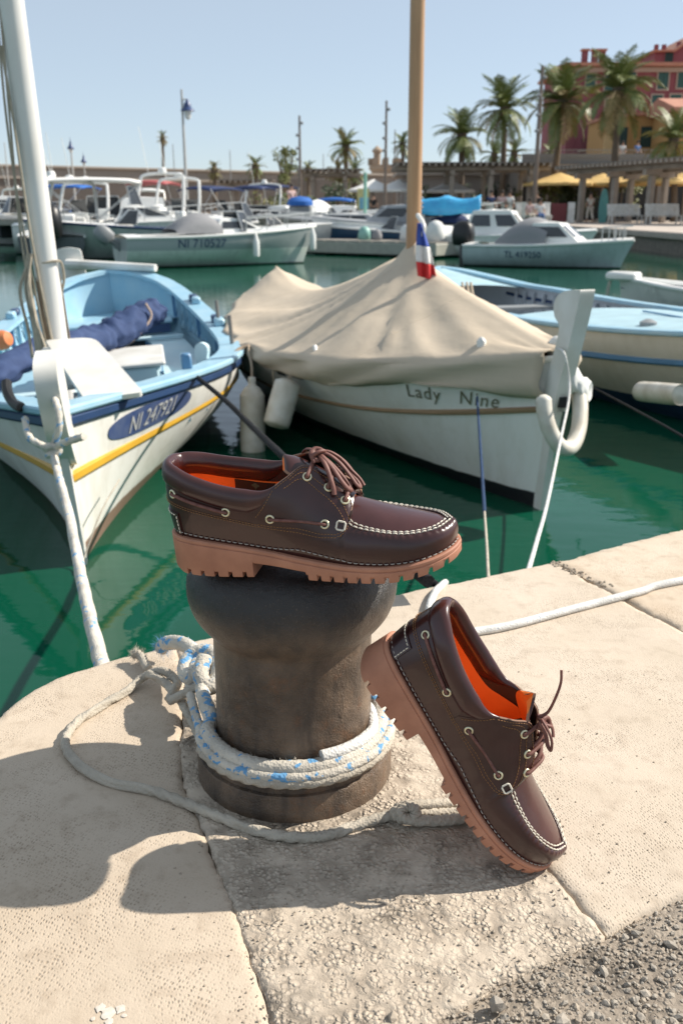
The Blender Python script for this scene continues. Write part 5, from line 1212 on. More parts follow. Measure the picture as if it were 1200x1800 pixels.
    if 'tarp' in f:   # slack sheet over a frame, hanging at both sides
        x0, x1, z, mm = f['tarp']; rows = []
        for t in np.linspace(0, 1, 20):
            rows.append([Vector((L*(x0+(x1-x0)*t)+.05*noise.noise((t*5, u*3, 1)), B*(1.0*math.sin(u))*.98, z+.30*math.cos(u)**.35-.75*max(0, abs(u)-1.05)+.07*noise.noise((t*5, u*3, 2))-.16*abs(math.sin(2*PI*t))*math.cos(u))) for u in np.linspace(-1.56, 1.56, 17)])
        bo = MB().grid(rows).obj('tarpaulin', mm, root, angle=180); bo.modifiers.new('thickness', 'SOLIDIFY').thickness = .02
        for sx in (x0+.02, x1-.02):
            for side in (1, -1): MB().tube([Vector((L*sx, side*B*.8, F)), Vector((L*sx, side*B*.85, z))], .016, 6).obj('tarpaulin_pole', steel_p, root)
    if 'cover' in f:  # fitted mooring cover
        x0, x1, h, mm = f['cover']; rows = []
        for s in np.linspace(x0, x1, 16):
            q = H.pt(s, 1, 1); pk = h*max(0, math.sin(PI*(s-x0)/(x1-x0)))**.6; rows.append([Vector((q.x, q.y*1.03*u, q.z+.04+pk*(1-abs(u)**1.6)-.10*(abs(u) > .97))) for u in np.linspace(-1, 1, 13)])
        MB().grid(rows).obj('mooring_cover', mm, root, angle=60)
    if 'rail' in f:
        x0, h = f['rail']; mb = MB()
        for side in (1, -1):
            P = [H.pt(s, 1, side, -.06)+Vector((0, 0, .03+h)) for s in np.linspace(x0, .985, 8)]; mb.tube(P, .017, 6)
            for s in np.linspace(x0, .95, 4): q = H.pt(s, 1, side, -.06); mb.tube([q, q+Vector((0, 0, h))], .014, 6)
        mb.obj('rail', steel_p, root)
    if 'arch' in f:
        x, h = f['arch']; mb = MB(); mb.tube(smooth_path([(L*x-.15, -B*.88, F), (L*x+.2, -B*.8, F+h*.8), (L*x+.3, -B*.6, F+h), (L*x+.3, B*.6, F+h), (L*x+.2, B*.8, F+h*.8), (L*x-.15, B*.88, F)], 5), .055, 6); mb.obj('radar_arch', gel_p, root)
        MB().lathe([(.001, .22), (.12, .19), (.16, .08), (.15, 0), (.001, 0)], 16, c=(L*x+.3, 0, F+h+.04)).obj('antenna_dome', gel_p, root); MB().tube([Vector((L*x+.3, B*.5, F+h)), Vector((L*x-.1, B*.55, F+h+1.6))], .012, 5).obj('antenna', gel_p, root)
    if 'console' in f:
        x = f['console']; mb = MB(); loft_box(mb, L*x-.3, L*x+.3, .35, F*.45, .95, .16, .05, .05, n=4); co = mb.obj('console', gel_p, root, angle=35)
        window([(L*x+.24, -.3, F*.45+.95), (L*x+.24, .3, F*.45+.95), (L*x+.02, .26, F*.45+1.4), (L*x+.02, -.26, F*.45+1.4)], 'windscreen', glass_p, co); MB().box((L*x-.75, 0, F*.45+.42), (.4, .7, .8), bev=.06).obj('seat', gel_p, root, angle=35)
    if 'seats' in f:
        for y in (-.32*B*1.2, .32*B*1.2):
            x = f['seats']; MB().box((L*x, y, F*.45+.28), (.45, .5, .42), bev=.06).obj('seat', cream_p, root, angle=35); MB().box((L*x-.26, y, F*.45+.68), (.12, .5, .62), bev=.05).obj('backrest', gel_p, root, angle=35)
    if 'engine' in f:   # outboard: cowl, leg, skeg
        mm, tilt, sc = f['engine']; e = empty('outboard_motor'); e.parent = root; e.location = (-.20, 0, F*.9); e.rotation_euler = (0, R(tilt), 0); e.scale = (sc,)*3
        mb = MB(); rows = []
        for z, l0, l1, w in ((0, -.24, .16, .15), (.05, -.28, .18, .19), (.25, -.30, .19, .20), (.42, -.27, .16, .18), (.50, -.17, .08, .11), (.52, -.08, .02, .03)): rows.append([Vector(((l0+l1)/2+(l1-l0)/2*math.copysign(abs(math.cos(t))**.6, math.cos(t)), w*math.copysign(abs(math.sin(t))**.7, math.sin(t)), z)) for t in np.linspace(0, 2*PI, 20, endpoint=False)])
        mb.grid(rows, closed_v=True); mb.obj('cowl', mm, e, angle=60)
        MB().box((-.02, 0, -.35), (.20, .13, .72), bev=.04).obj('leg', mm, e, angle=40); MB().box((-.10, 0, -.76), (.42, .10, .14), bev=.045).obj('gearcase', mm, e, angle=40); MB().prism([(-.2, 0), (.05, 0), (0, -.22), (-.12, -.22)], -.02, .02, M=Matrix.Translation((0, 0, -.8)) @ Matrix.Rotation(PI/2, 4, 'X')).obj('skeg', mm, e)
    if 'fenders' in f:
        for s, side in f['fenders']:
            q = H.pt(s, 1, side)+Vector((0, side*.09, 0)); MB().lathe([(.001, -.62), (.08, -.58), (.09, -.5), (.09, -.2), (.05, -.1), (.02, 0), (.001, .02)], 12, c=q).obj('fender', gel_p, root)
    if text: H.letters('registration_number', text[0], text[1], text[2], text[3], text[4], textcol or navy_p, root, text[5], .012, space=1.0, shear=.05)
    return root
def basin():
    gp = None
    motorboat('white motorboat with grey topsides and a grey canvas hood, registration NI 710527', 380, 25.6, 25, 5.1, feats=(('cabin', (.46, .78, .36, .16, .04, .72, 1)), ('hood', (.26, .50, .50, greycloth)), ('windscreen', (.66, .55)), ('rail', (.62, .36)), ('engine', (grey_pl, -48, .9)), ('cockpit', (.08, .40)), ('fenders', ((.66, -1), (.97, -1)))), B=1.0, F=.80, hull=(.60, .635, .60), band=((.36, .39, .395), .44), text=('NI 710527', .30, .375, .60, -1, 1))
    motorboat('grey hulled motorboat with navy gunwale stripe, bow pointing left behind the NI boat', 245, 29.5, 198, 5.6, feats=('darkrail', ('windscreen', (.55, .45)), ('rail', (.62, .3)), ('seats', .3)), B=1.05, F=.92, hull=(.40, .42, .41))
    motorboat('white sport cruiser with a big white bimini and sloping arch', 225, 33.5, 12, 7.2, feats=(('cabin', (.46, .80, .55, .22, .05, .8, 2)), ('windscreen', (.58, 1.15)), ('bimini', (.12, .60, 2.35, whitecloth)), ('arch', (.14, 1.45)), ('rail', (.6, .45)), ('seats', .22)), B=1.3, F=1.0)
    motorboat('small boat seen stern on with a large black outboard motor', 108, 30.5, 103, 5.0, feats=(('engine', (black_p, 0, 1.9)), ('windscreen', (.6, .5)), 'darkpit', ('seats', .4)), B=1.05, F=.72, hull=(.10, .11, .12))
    motorboat('white boat with cluttered stern between the black outboard and the grey hull', 150, 35.5, 96, 5.6, feats=(('engine', (grey_pl, -25, 1.3)), ('console', .5), ('arch', (.2, 1.5))), F=.85)
    motorboat('white boat with a blue bimini behind the white mast', 108, 46, 165, 6.0, feats=(('bimini', (.15, .62, 2.45, bluecloth)), ('windscreen', (.6, .6)), ('cover', (.05, .3, .35, bluecloth)), ('seats', .4)), F=1.15)
    motorboat('white cabin boat at the far left beside the pontoon', 22, 47, 20, 6.6, feats=(('cabin', (.30, .74, .85, .12, .05, .78, 3)), ('rail', (.55, .5))), F=1.15)
    motorboat('white boat with a blue cover beside the blue bimini', 128, 43, 150, 4.8, feats=(('cover', (.04, .55, .55, bluecloth)), ('windscreen', (.6, .45))), F=.95)
    motorboat('white centre console boat with tall seats right of the white cruiser', 318, 36, 70, 6.0, feats=(('console', .5), ('seats', .28), ('rail', (.55, .5)), ('engine', (gel_p, 0, 1.4)), ('arch', (.3, 1.7))), F=.95)
    motorboat('white boat with navy bimini behind the hood of the NI boat', 392, 41, 60, 5.8, feats=(('bimini', (.2, .62, 2.25, navycloth)), ('console', .5), ('engine', (grey_pl, 0, 1.3))), F=.95)
    motorboat('white boat with short navy bimini left of the tall lamp pole', 455, 46, 75, 5.6, feats=(('bimini', (.25, .6, 2.4, navycloth)), ('windscreen', (.6, .6)), ('engine', (black_p, 0, 1.2))), F=1.0)
    motorboat('white boat with sloping arch and navy top beside the green bushes', 492, 52, 68, 6.4, feats=(('bimini', (.2, .6, 2.6, navycloth)), ('arch', (.2, 1.6)), ('cover', (.3, .9, .5, whitecloth))), F=1.1)
    motorboat('low white speedboat moored behind the bow rail of the NI boat', 470, 34, 8, 5.8, feats=(('windscreen', (.55, .4)), ('seats', .35), ('rail', (.6, .3))), F=.85)
    motorboat('white covered boat with rounded white hood right of the lamp pole', 560, 45, 82, 6.0, feats=(('cover', (.05, .85, .95, whitecloth)), ('engine', (gel_p, 0, 1.2))), F=.95)
    motorboat('turquoise and white boat behind the grey pontoon', 552, 39, 15, 5.2, feats=(('windscreen', (.6, .5)), ('rail', (.6, .35)), ('seats', .4)), F=.8, hull=(.18, .50, .53))
    motorboat('white motorboat with blue folded bimini near the white parasols', 600, 50, 80, 6.2, feats=(('bimini', (.1, .3, 1.9, bluecloth)), ('cabin', (.4, .8, .5, .15, .05, .75, 2))), F=1.1)
    motorboat('white day boat with brown cushions left of the green post', 625, 41, 172, 6.0, feats=(('windscreen', (.6, .5)), ('seats', .35), ('cover', (.66, .96, .2, whitecloth))), F=.9)
    motorboat('small white cuddy boat right of the green post', 662, 45, 178, 5.0, feats=(('cabin', (.40, .82, .50, .16, .10, .76, 2)), ('rail', (.6, .3))), F=.85)
    motorboat('olive grey speedboat with dark windscreen moored along the pontoon', 640, 35.3, 172, 7.0, feats=(('windscreen', (.42, .5)), ('cabin', (.42, .8, .22, .12, .05, .72, 1)), 'darkpit', ('rail', (.75, .2))), F=1.0, hull=(.20, .21, .18), deck=paint('pale_grey_deck', (.38, .39, .40)))
    motorboat('dark windowed cruiser with grey roof beyond the varnished mast', 700, 34.2, 178, 5.4, feats=(('cabin', (.22, .74, .60, .16, .02, .80, 2)), ('hood', (.05, .30, .5, navycloth))), F=.95, deck=paint('mid_grey_deck', (.42, .43, .45)))
    motorboat('navy banded white boat under a bright blue tarpaulin', 705, 33.6, 172, 4.7, feats=(('tarp', (-.07, .43, 1.62, cyancloth)), ('windscreen', (.6, .45)), ('engine', (black_p, 0, 1.35)), ('seats', .4)), B=1.0, F=.72, hull=(.62, .63, .63), band=((.03, .075, .14), .34))
    motorboat('white pilot boat with a rounded wheelhouse behind the TL boat', 872, 30.5, -20, 5.2, feats=(('cabin', (.30, .70, .72, .12, .06, .78, 2)), ('cover', (.0, .3, .3, whitecloth)), ('engine', (gel_p, 0, .9))), B=.98, F=.66)
    motorboat('pale grey cabin boat with white coachroof and grey hood, registration TL 419250', 950, 24.9, -28, 3.95, feats=(('cabin', (.42, .78, .52, .16, .04, .74, 1)), ('hood', (.22, .56, .66, greycloth)), ('rail', (.86, .34)), ('engine', (black_p, 0, 1.25)), ('cockpit', (.06, .36))), B=.84, F=.56, hull=(.44, .51, .52), text=('TL 419250', .22, .42, .33, -1, 1))
    for i, (px, Y, hd, L, h, lab) in enumerate(((345, 50, 85, 5.4, (), 'white boat in the back row behind the centre console boat'), (420, 54, 95, 5.6, (('windscreen', (.6, .6)),), 'white boat in the back row below the yellowish palm'), (525, 57, 92, 5.2, (('console', .5),), 'white boat in the back row beneath the left pergola'), (575, 60, 88, 5.6, (('cover', (.1, .9, .6, whitecloth)),), 'white covered boat in the back row beside the blue folded bimini'), (690, 55, 90, 5.8, (('windscreen', (.6, .6)), ('seats', .3)), 'white boat in the back row before the white parasols'), (60, 58, 80, 6.0, (('arch', (.3, 1.6)),), 'white boat with an arch in the back row behind the white mast'), (270, 52, 100, 5.8, (('bimini', (.2, .6, 2.4, whitecloth)),), 'white boat in the back row behind the white cruiser'))):
        motorboat(lab, px, Y, hd, L, feats=h+(('engine', (grey_pl, 0, 1.2)),), F=1.0)
    for i, (px, Y, hd, L, f_, F_, lab) in enumerate(((188, 38, 80, 6.0, (('windscreen', (.6, .8)), ('arch', (.25, 1.3)), ('seats', .4)), 1.1, 'white boat with tall windscreen hidden behind the white bimini posts'), (262, 38.5, 95, 6.2, (('cabin', (.4, .8, .7, .2, .05, .78, 2)), ('rail', (.6, .5)), ('engine', (gel_p, 0, 1.3))), 1.15, 'white cabin boat right of the big white bimini'),
        (292, 42, 84, 5.8, (('bimini', (.15, .55, 2.5, mat('faded_red_canvas', (.40, .10, .10), .8))), ('console', .55), ('engine', (black_p, 0, 1.3))), 1.0, 'white boat with faded red awning below the thin fan palm'), (345, 38, 75, 5.6, (('console', .5), ('seats', .3), ('arch', (.25, 1.6)), ('engine', (gel_p, 0, 1.5))), .95, 'white fishing launch with raised seats left of the navy biminis'),
        (425, 37, 20, 5.8, (('windscreen', (.55, .7)), ('cover', (.05, .4, .4, greycloth)), ('rail', (.6, .4))), .95, 'white launch with grey cover just above the NI boat canopy'), (505, 41, 160, 5.6, (('cabin', (.35, .78, .6, .2, .1, .78, 3)), ('rail', (.6, .4))), .95, 'white cabin launch above the bow rail of the NI boat'),
        (585, 44, 20, 5.6, (('windscreen', (.5, .6)), ('rail', (.55, .4)), ('seats', .3)), .9, 'white open launch left of the olive speedboat'), (610, 39, 165, 5.0, (('cover', (.1, .85, .45, whitecloth)),), .85, 'white covered dinghy above the bags on the pontoon'), (760, 40, 30, 6.0, (('cabin', (.35, .8, .7, .2, .08, .78, 3)), ('rail', (.6, .5))), 1.0, 'white cabin boat beneath the misty pergola'), (45, 41.5, 170, 5.4, (('windscreen', (.55, .7)), ('rail', (.6, .45)), ('seats', .35)), 1.2, 'white open boat beside the pontoon at the left edge'))):
        motorboat(lab, px, Y, hd, L, feats=f_, F=F_)
    # pontoons
    conc, _ = None, None
    def pontoon(label, pts, w, z, m, h=.35, deckm=None):
        p0, p1 = Vector(pts[0]), Vector(pts[1]); d = (p1-p0); L = d.length; root = thing('pontoon', label, 'pontoon', (p0.x, p0.y, WATER+z), math.atan2(d.y, d.x))
        MB().box((L/2, 0, -h/2), (L, w, h), bev=.03).obj('float', m, root, angle=30); n = int(L/.45)
        for i in range(min(n, 60)): MB().box((L*(i+.5)/n, 0, .02), (L/n*.92, w*.98, .04)).obj('plank', deckm or wood_p, root, smooth=False)
        for i in range(4): MB().box((L*(i+.5)/4, 0, -h-.25), (.5, w*.8, .5)).obj('pile', dark_p, root, smooth=False)
        return root
    dockc = paint('pale_dock_paint', (.40, .39, .34)); gr = paint('grey_timber', (.33, .30, .26))
    a, b = at(558, 432, Y=33.0), at(790, 440, Y=29.8); pontoon('grey floating pontoon with bags on it behind the varnished mast', ((a.x, a.y, 0), (b.x, b.y, 0)), 1.7, .44, dockc, .38, gr)
    a, b = at(-120, 380, Y=41), at(225, 380, Y=38); pontoon('raised timber pontoon at the left edge', ((a.x, a.y, 0), (b.x, b.y, 0)), 1.2, 1.05, gr, .22, gr)
    for px, Y, c, lab, s in ((738, 30.5, navycloth, 'dark blue bag standing on the grey pontoon', .34), (716, 30.9, whitecloth, 'pale bag beside the blue bag on the pontoon', .36), (764, 30.1, whitecloth, 'wide white bundle at the right of the blue bag', .44), (640, 31.9, paint('mint_plastic', (.25, .48, .42)), 'mint green can on the pontoon', .30), (662, 31.6, greycloth, 'small grey crate on the pontoon beside the mint can', .24)):
        p = at(px, 430, Y=Y); mb = MB(); rows = []
        for z, r in ((0, .8), (.15, 1.05), (.5, 1.0), (.8, .85), (1.0, .55), (1.08, .1)): rows.append([Vector((r*s*.7*math.cos(t)*(1+.12*noise.noise((t*2, z*3, px))), r*s*.6*math.sin(t)*(1+.12*noise.noise((t*2, z*3, px+1))), z*s*1.35)) for t in np.linspace(0, 2*PI, 14, endpoint=False)])
        o = mb.grid(rows, closed_v=True).obj('bag' if 'ba' in lab or 'bundle' in lab else 'container', c, angle=180); o.location = (p.x, p.y, WATER+.48); tag(o, lab, 'bag' if 'ba' in lab or 'bundle' in lab else 'container')
    # sloping dock line, green post, grey kiosk box
    p = at(464+0, 400, Y=1) if False else at(688-0, 400, Y=1)
    g0 = at(641, 410, Y=40); o = MB().tube([Vector((0, 0, 0)), Vector((0, 0, 2.9))], .07, 10).obj('mooring_post', paint('green_post_paint', (.20, .42, .34))); o.location = (g0.x, g0.y, WATER); tag(o, 'slim green mooring post standing among the white boats', 'post')
    p = at(528, 400, Y=37.5); t = thing('service_box', 'grey dockside service box with blue lid right of the NI boat bow rail', 'box', (p.x, p.y, WATER)); MB().box((0, 0, .8), (.85, .7, 1.6), bev=.04).obj('body', grey_pl, t, angle=30); MB().lathe([(.5, 1.6), (.5, 1.75), (.36, 1.9), (.001, 1.95)], 20).obj('lid', bluecloth, t)
# ---------------------------------------------------------------- palms and trees
frond_g = mat('palm_frond_green', (.125, .175, .05), .5, var=(.18, .20, .06), vscale=2.0); frond_d = mat('palm_frond_dry', (.26, .19, .085), .75, var=(.20, .16, .06), vscale=2.0); frond_y = mat('palm_frond_yellow', (.17, .15, .04), .6)
bark_m = mat('palm_bark', (.16, .12, .085), .9, var=(.10, .075, .055), vscale=9, bump=.6, bscale=30, bdist=.03)
_fm = {}
def frond_mesh(kind, m, seed):
    """one arching frond, 1 unit long, leaflets both sides; kind = how it droops"""
    key = (kind, m.name, seed)
    if key in _fm: return _fm[key]
    rg = random.Random(seed); mb = MB(); N = 22; P = []
    lift, droop = {'up': (1.15, .75), 'mid': (.62, 1.15), 'low': (.05, 1.35), 'hang': (-.7, .9)}[kind]
    p = Vector((0, 0, 0)); 
    for i in range(N+1):
        f = i/N; a = lift-droop*f**1.3*1.25; P.append(p.copy()); p = p+Vector((math.cos(a), 0, math.sin(a)))/N
    mb.tube(P, [.012*(1-.8*i/N)+.002 for i in range(N+1)], 4)
    for i in range(3, N*2):
        f = i/(N*2); q = P[min(N-1, i//2)].lerp(P[min(N, i//2+1)], (i % 2)/2); t = (P[min(N, i//2+1)]-P[min(N-1, i//2)]).normalized()
        ln = .22*math.sin(PI*min(1, .12+f*.93))**.6*rg.uniform(.85, 1.15)
        for side in (1, -1):
            d = (t*.62+Vector((0, side, 0))*.78+Vector((0, 0, rg.uniform(-.28, .10)))).normalized(); w = .0135; e = q+d*ln+Vector((0, 0, -.05*ln)); mdl = q+d*ln*.5; nn = t*w
            mb.add([q-nn*.5, q+nn*.5, mdl+nn*.8, e, mdl-nn*.8], [(0, 1, 2, 4), (4, 2, 3)])
    me = bpy.data.meshes.new('frond'); me.from_pydata([tuple(v) for v in mb.v], [], mb.f); me.materials.append(m); _fm[key] = me; return me
def palm(label, px, py_crown, py_base, Y, size, n=46, dry=.18, trunk_r=.22, lean=0, seed=1, group='date palms along the promenade', wide=1.0, green=None):
    base = at(px+lean, py_base, Y=Y); top = at(px, py_crown, Y=Y); rg = random.Random(seed); green = green or frond_g
    root = thing('palm_tree', label, 'palm', base, group=group); t = top-base
    P = smooth_path([Vector((0, 0, -.3)), t*.5+Vector((.04*t.z*.3, 0, 0)), t], 6); rr = [trunk_r*(1.15-.3*i/(len(P)-1)+.04*math.sin(i*2.3)) for i in range(len(P))]; MB().tube(P, rr, 10).obj('trunk', bark_m, root, angle=80)
    mb = MB(); mb.lathe([(trunk_r*.9, -.7), (trunk_r*1.7, -.25), (trunk_r*1.6, .1), (trunk_r*.7, .4), (.001, .45)], 12, c=t); mb.obj('crown_base', bark_m, root)
    for i in range(n):
        f = i/n; kind = 'up' if f < .25 else 'mid' if f < .58 else 'low' if f < .84 else 'hang'
        m = green if rg.random() > dry*(2.4 if f > .7 else .25) else (frond_d if rg.random() < .7 else frond_y)
        o = bpy.data.objects.new('frond', frond_mesh(kind, m, rg.randrange(3))); COL.objects.link(o); o.parent = root
        s = size*1.10*rg.uniform(.82, 1.1); o.location = t+Vector((0, 0, .15-.4*f)); o.rotation_euler = (rg.uniform(-.25, .25), rg.uniform(-.22, .12), i*2.399+rg.uniform(-.3, .3)); o.scale = (s*wide, s*wide, s)
    return root
def leafy(name, label, cat, base, h, w, m_leaf, trunk=True, n=900, seed=1, shape=1.0, leaf=.22, group=None, z0=.35):
    """a broadleaf tree or bush: limbs and many leaf faces in uneven clumps"""
    rg = random.Random(seed); root = thing(name, label, cat, base, group=group); mb = MB()
    cl = [(Vector((rg.gauss(0, .42)*w, rg.gauss(0, .42)*w, h*(z0+(1-z0)*rg.random()**.8))), w*rg.uniform(.22, .42)) for _ in range(16)]
    if trunk:
        tk = MB(); tk.tube(smooth_path([(0, 0, -.2), (.05*w, 0, h*.3), (0, .03*w, h*.6)], 5), [.07*h*.5*(1-.04*i) for i in range(11)], 8)
        for c, r in cl[:6]: tk.tube([Vector((.04*w, 0, h*.3)), c*.7+Vector((0, 0, h*.1)), c], [.02*h, .012*h, .004*h], 5)
        tk.obj('trunk', bark_m, root)
    for _ in range(n):
        c, r = rg.choice(cl); d = Vector((rg.gauss(0, 1), rg.gauss(0, 1), rg.gauss(0, .8))).normalized()*r*rg.random()**.35; q = c+d
        if q.z < .03*h: q.z = .03*h
        a = Vector((rg.gauss(0, 1), rg.gauss(0, 1), rg.gauss(0, .6))).normalized(); b = a.orthogonal().normalized(); s = leaf*rg.uniform(.6, 1.3)
        mb.add([q-a*s*.5, q+b*s*.28, q+a*s*.5, q-b*s*.28], [(0, 1, 2, 3)])
    mb.obj('crown', m_leaf, root, smooth=False); return root
# ---------------------------------------------------------------- people (small, far away)
skin_m = mat('skin', (.42, .24, .17), .6); hair_m = mat('dark_hair', (.03, .02, .015), .7)
def skinned(name, chain, edges, m, parent):
    me = bpy.data.meshes.new(name); me.from_pydata([c[0] for c in chain], edges, []); me.materials.append(m); o = bpy.data.objects.new(name, me); COL.objects.link(o); o.parent = parent
    o.modifiers.new('skin', 'SKIN'); o.modifiers.new('smooth', 'SUBSURF').levels = 1; o.modifiers['smooth'].render_levels = 1
    for i, c in enumerate(chain): me.skin_vertices[0].data[i].radius = (c[1], c[1]*(c[2] if len(c) > 2 else 1)); me.skin_vertices[0].data[i].use_root = i == 0
    for p in me.polygons: p.use_smooth = True
    return o
def person(label, loc, rz, shirt, legs, seated=False, group='people on the promenade', hair=hair_m, h=1.7):
    root = thing('person', label, 'person', loc, rz, group); k = h/1.7; root.scale = (k, k, k)
    if seated: hip, kn, ft = .48, ((.42, .47), (.44, .0)), None
    z0 = .48 if seated else .90
    kx, kz, fx, fz = (.42, .50, .46, .06) if seated else (.03, .49, .0, .06)
    V = [((0, 0, z0), .125, .85), ((0, 0, z0+.22), .115, .8), ((0, 0, z0+.44), .14, .72), ((0, 0, z0+.56), .055), ((.02, 0, z0+.63), .075), ((.02, 0, z0+.74), .09)]; E = [(0, 1), (1, 2), (2, 3), (3, 4), (4, 5)]
    for s in (1, -1):
        i = len(V); V += [((0, s*.17, z0+.47), .06), ((.04, s*.23, z0+.22), .045), ((.16 if not seated else .28, s*.20, z0+.02), .035), ((.22 if not seated else .36, s*.18, z0-.04+(.05 if seated else 0)), .03)]; E += [(2, i), (i, i+1), (i+1, i+2), (i+2, i+3)]
        i = len(V); V += [((.02, s*.09, z0-.06+(.04 if seated else 0)), .085), ((kx+(.10*s if not seated else 0), s*.10, kz), .06), ((fx+(.16*s if not seated else 0)-.05, s*.10, fz+.03), .04), ((fx+(.16*s if not seated else 0)+.10, s*.11, .035), .035)]; E += [(0, i), (i, i+1), (i+1, i+2), (i+2, i+3)]
    skinned('body', V, E, skin_m, root)
    skinned('shirt', [((0, 0, z0+.02), .145, .85), ((0, 0, z0+.22), .135, .8), ((0, 0, z0+.45), .155, .75), ((.0, .18, z0+.46), .08), ((.03, .23, z0+.28), .065), ((.0, -.18, z0+.46), .08), ((.03, -.23, z0+.28), .065)], [(0, 1), (1, 2), (2, 3), (3, 4), (2, 5), (5, 6)], shirt, root)
    L = [((0, 0, z0-.02), .14, .9)]; E = []
    for s in (1, -1): i = len(L); L += [((.02, s*.09, z0-.06+(.04 if seated else 0)), .10), ((kx+(.10*s if not seated else 0), s*.10, kz), .078), ((fx+(.16*s if not seated else 0)-.05, s*.10, .22), .062)]; E += [(0, i), (i, i+1), (i+1, i+2)]
    skinned('trousers', L, E, legs, root)
    MB().lathe([(.001, .115), (.07, .09), (.10, .03), (.098, -.02), (.085, -.06)], 14, c=(.008, 0, z0+.76)).obj('hair', hair, root)
# ---------------------------------------------------------------- water, promenade, buildings
PZ = -.03
def build_water():
    m, g = newmat('harbour_water', .035); o = g.obj
    g.p.inputs['IOR'].default_value = 1.33; g.p.inputs['Specular IOR Level'].default_value = .42
    c = g.mix(g.rng(g.noise(o, .5, 3), .35, .7), (.0022, .060, .032), (.004, .072, .042))
    g.l(c, g.p.inputs['Base Color'])
    a = g.noise(mapping(g, o, (1.0, 2.2, 1), (0, 0, .35)), 2.6, 3, .5); b = g.noise(mapping(g, o, (1.0, 1.8, 1), (0, 0, -.4)), 9.0, 3, .55); d = g.noise(o, .35, 2)
    amp = g.rng(d, .35, .65, .35, 1.0)
    h = g.math('MULTIPLY', g.math('ADD', g.math('MULTIPLY', a, 1.0), g.math('MULTIPLY', b, .22)), amp)
    g.l(g.bump(h, .17, .032), g.p.inputs['Normal'])
    o = MB().add([(-400, -6, WATER), (400, -6, WATER), (400, 500, WATER), (-400, 500, WATER)], [(0, 1, 2, 3)]).obj('water', m); tag(o, kind='structure')
    o = MB().add([(-400, -6, WATER-4), (400, -6, WATER-4), (400, 500, WATER-4), (-400, 500, WATER-4)], [(0, 1, 2, 3)]).obj('seabed', mat('seabed_mud', (.05, .07, .04), .9)); tag(o, kind='structure')
wallstone = None
def build_promenade():
    pm = mat('promenade_paving', (.50, .43, .37), .85, var=(.42, .36, .31), vscale=.9, bump=.3, bscale=6, bdist=.02)
    qm = stone_mat('promenade_quay_wall', (.30, .27, .235), (.22, .20, .175), (.10, .09, .08), rough_stone=True)
    poly = [(11.2, 8), (11.2, 62.5), (-90, 66), (-90, 420), (200, 420), (200, 8)]
    o = MB().prism(poly, -3, PZ-.22).obj('promenade', qm, smooth=False); tag(o, kind='structure')
    ins = [(11.10, 8), (11.10, 62.4), (-90, 65.9), (-90, 420), (200, 420), (200, 8)]
    MB().prism(ins, PZ-.216, PZ).obj('promenade_paving', pm, o, smooth=False)
    for i in range(40): MB().box((11.20, 9+i*1.35, PZ-.12), (.36, 1.32, .20), bev=.02).obj('edge_stone', mat('edge_stone', (.40, .35, .31), .85, var=(.33, .29, .25), vscale=3), o, smooth=False) if i < 1 else None
    es = [x for x in o.children if x.name.startswith('edge_stone')][0]
    for i in range(1, 40): c = es.copy(); COL.objects.link(c); c.parent = o; c.location.y = i*1.35
    # lower ledge and jetty in front of the bar
    p = at(848, 382, Y=33); q = at(930, 382, Y=40)
    j = thing('landing_stage', 'pale low landing stage in front of the bar tables', 'jetty', (p.x, p.y, PZ-.1)); MB().box((2.2, 3.5, -.08), (4.6, 1.6, .16), bev=.02).obj('deck', mat('pale_concrete', (.52, .47, .41), .85), j); MB().box((2.2, 3.5, -.5), (4.2, 1.2, .7)).obj('support', dark_p, j)
    # sea wall
    P0, P1 = at(-170, 370, Y=94), at(720, 370, Y=128); P0 = P0-(P1-P0)*1.2; d = P1-P0; L = math.hypot(d.x, d.y); a = math.atan2(d.y, d.x)
    t = thing('sea_wall', 'long two tier grey brown breakwater wall closing the harbour behind the boats', 'wall', (P0.x, P0.y, PZ), a)
    sw = mat('breakwater_stone', (.24, .20, .17), .9, var=(.17, .145, .125), vscale=.35, bump=.6, bscale=2.5, bdist=.2, detail=8); sc = mat('breakwater_cap', (.36, .31, .265), .9, var=(.30, .26, .22), vscale=.25, detail=6)
    MB().box((L/2, 0, 1.0), (L, 2.2, 5.7)).obj('lower_wall', sw, t, smooth=False); MB().box((L/2, 1.0, 4.35), (L, 1.6, 1.3)).obj('parapet', sc, t, smooth=False); MB().box((L/2, .9, 5.1), (L, 2.0, .26), bev=.05).obj('coping', sc, t, smooth=False); MB().box((L/2, -.9, 3.88), (L, .9, .12)).obj('walkway_ledge', sc, t, smooth=False)
    bt = at(495, 325, Y=112); o = MB().prism([(-26, 0), (26, 0), (26, 2.0), (12, 2.3), (4, 3.1), (-8, 2.6), (-26, 2.2)], -1, 1, M=Matrix.Translation((bt.x, 96, PZ+.6)) @ Matrix.Rotation(PI/2, 4, 'X')).obj('rubble_wall', sw, smooth=False); tag(o, 'low uneven grey stone wall behind the back row of boats', 'wall')
timber = None
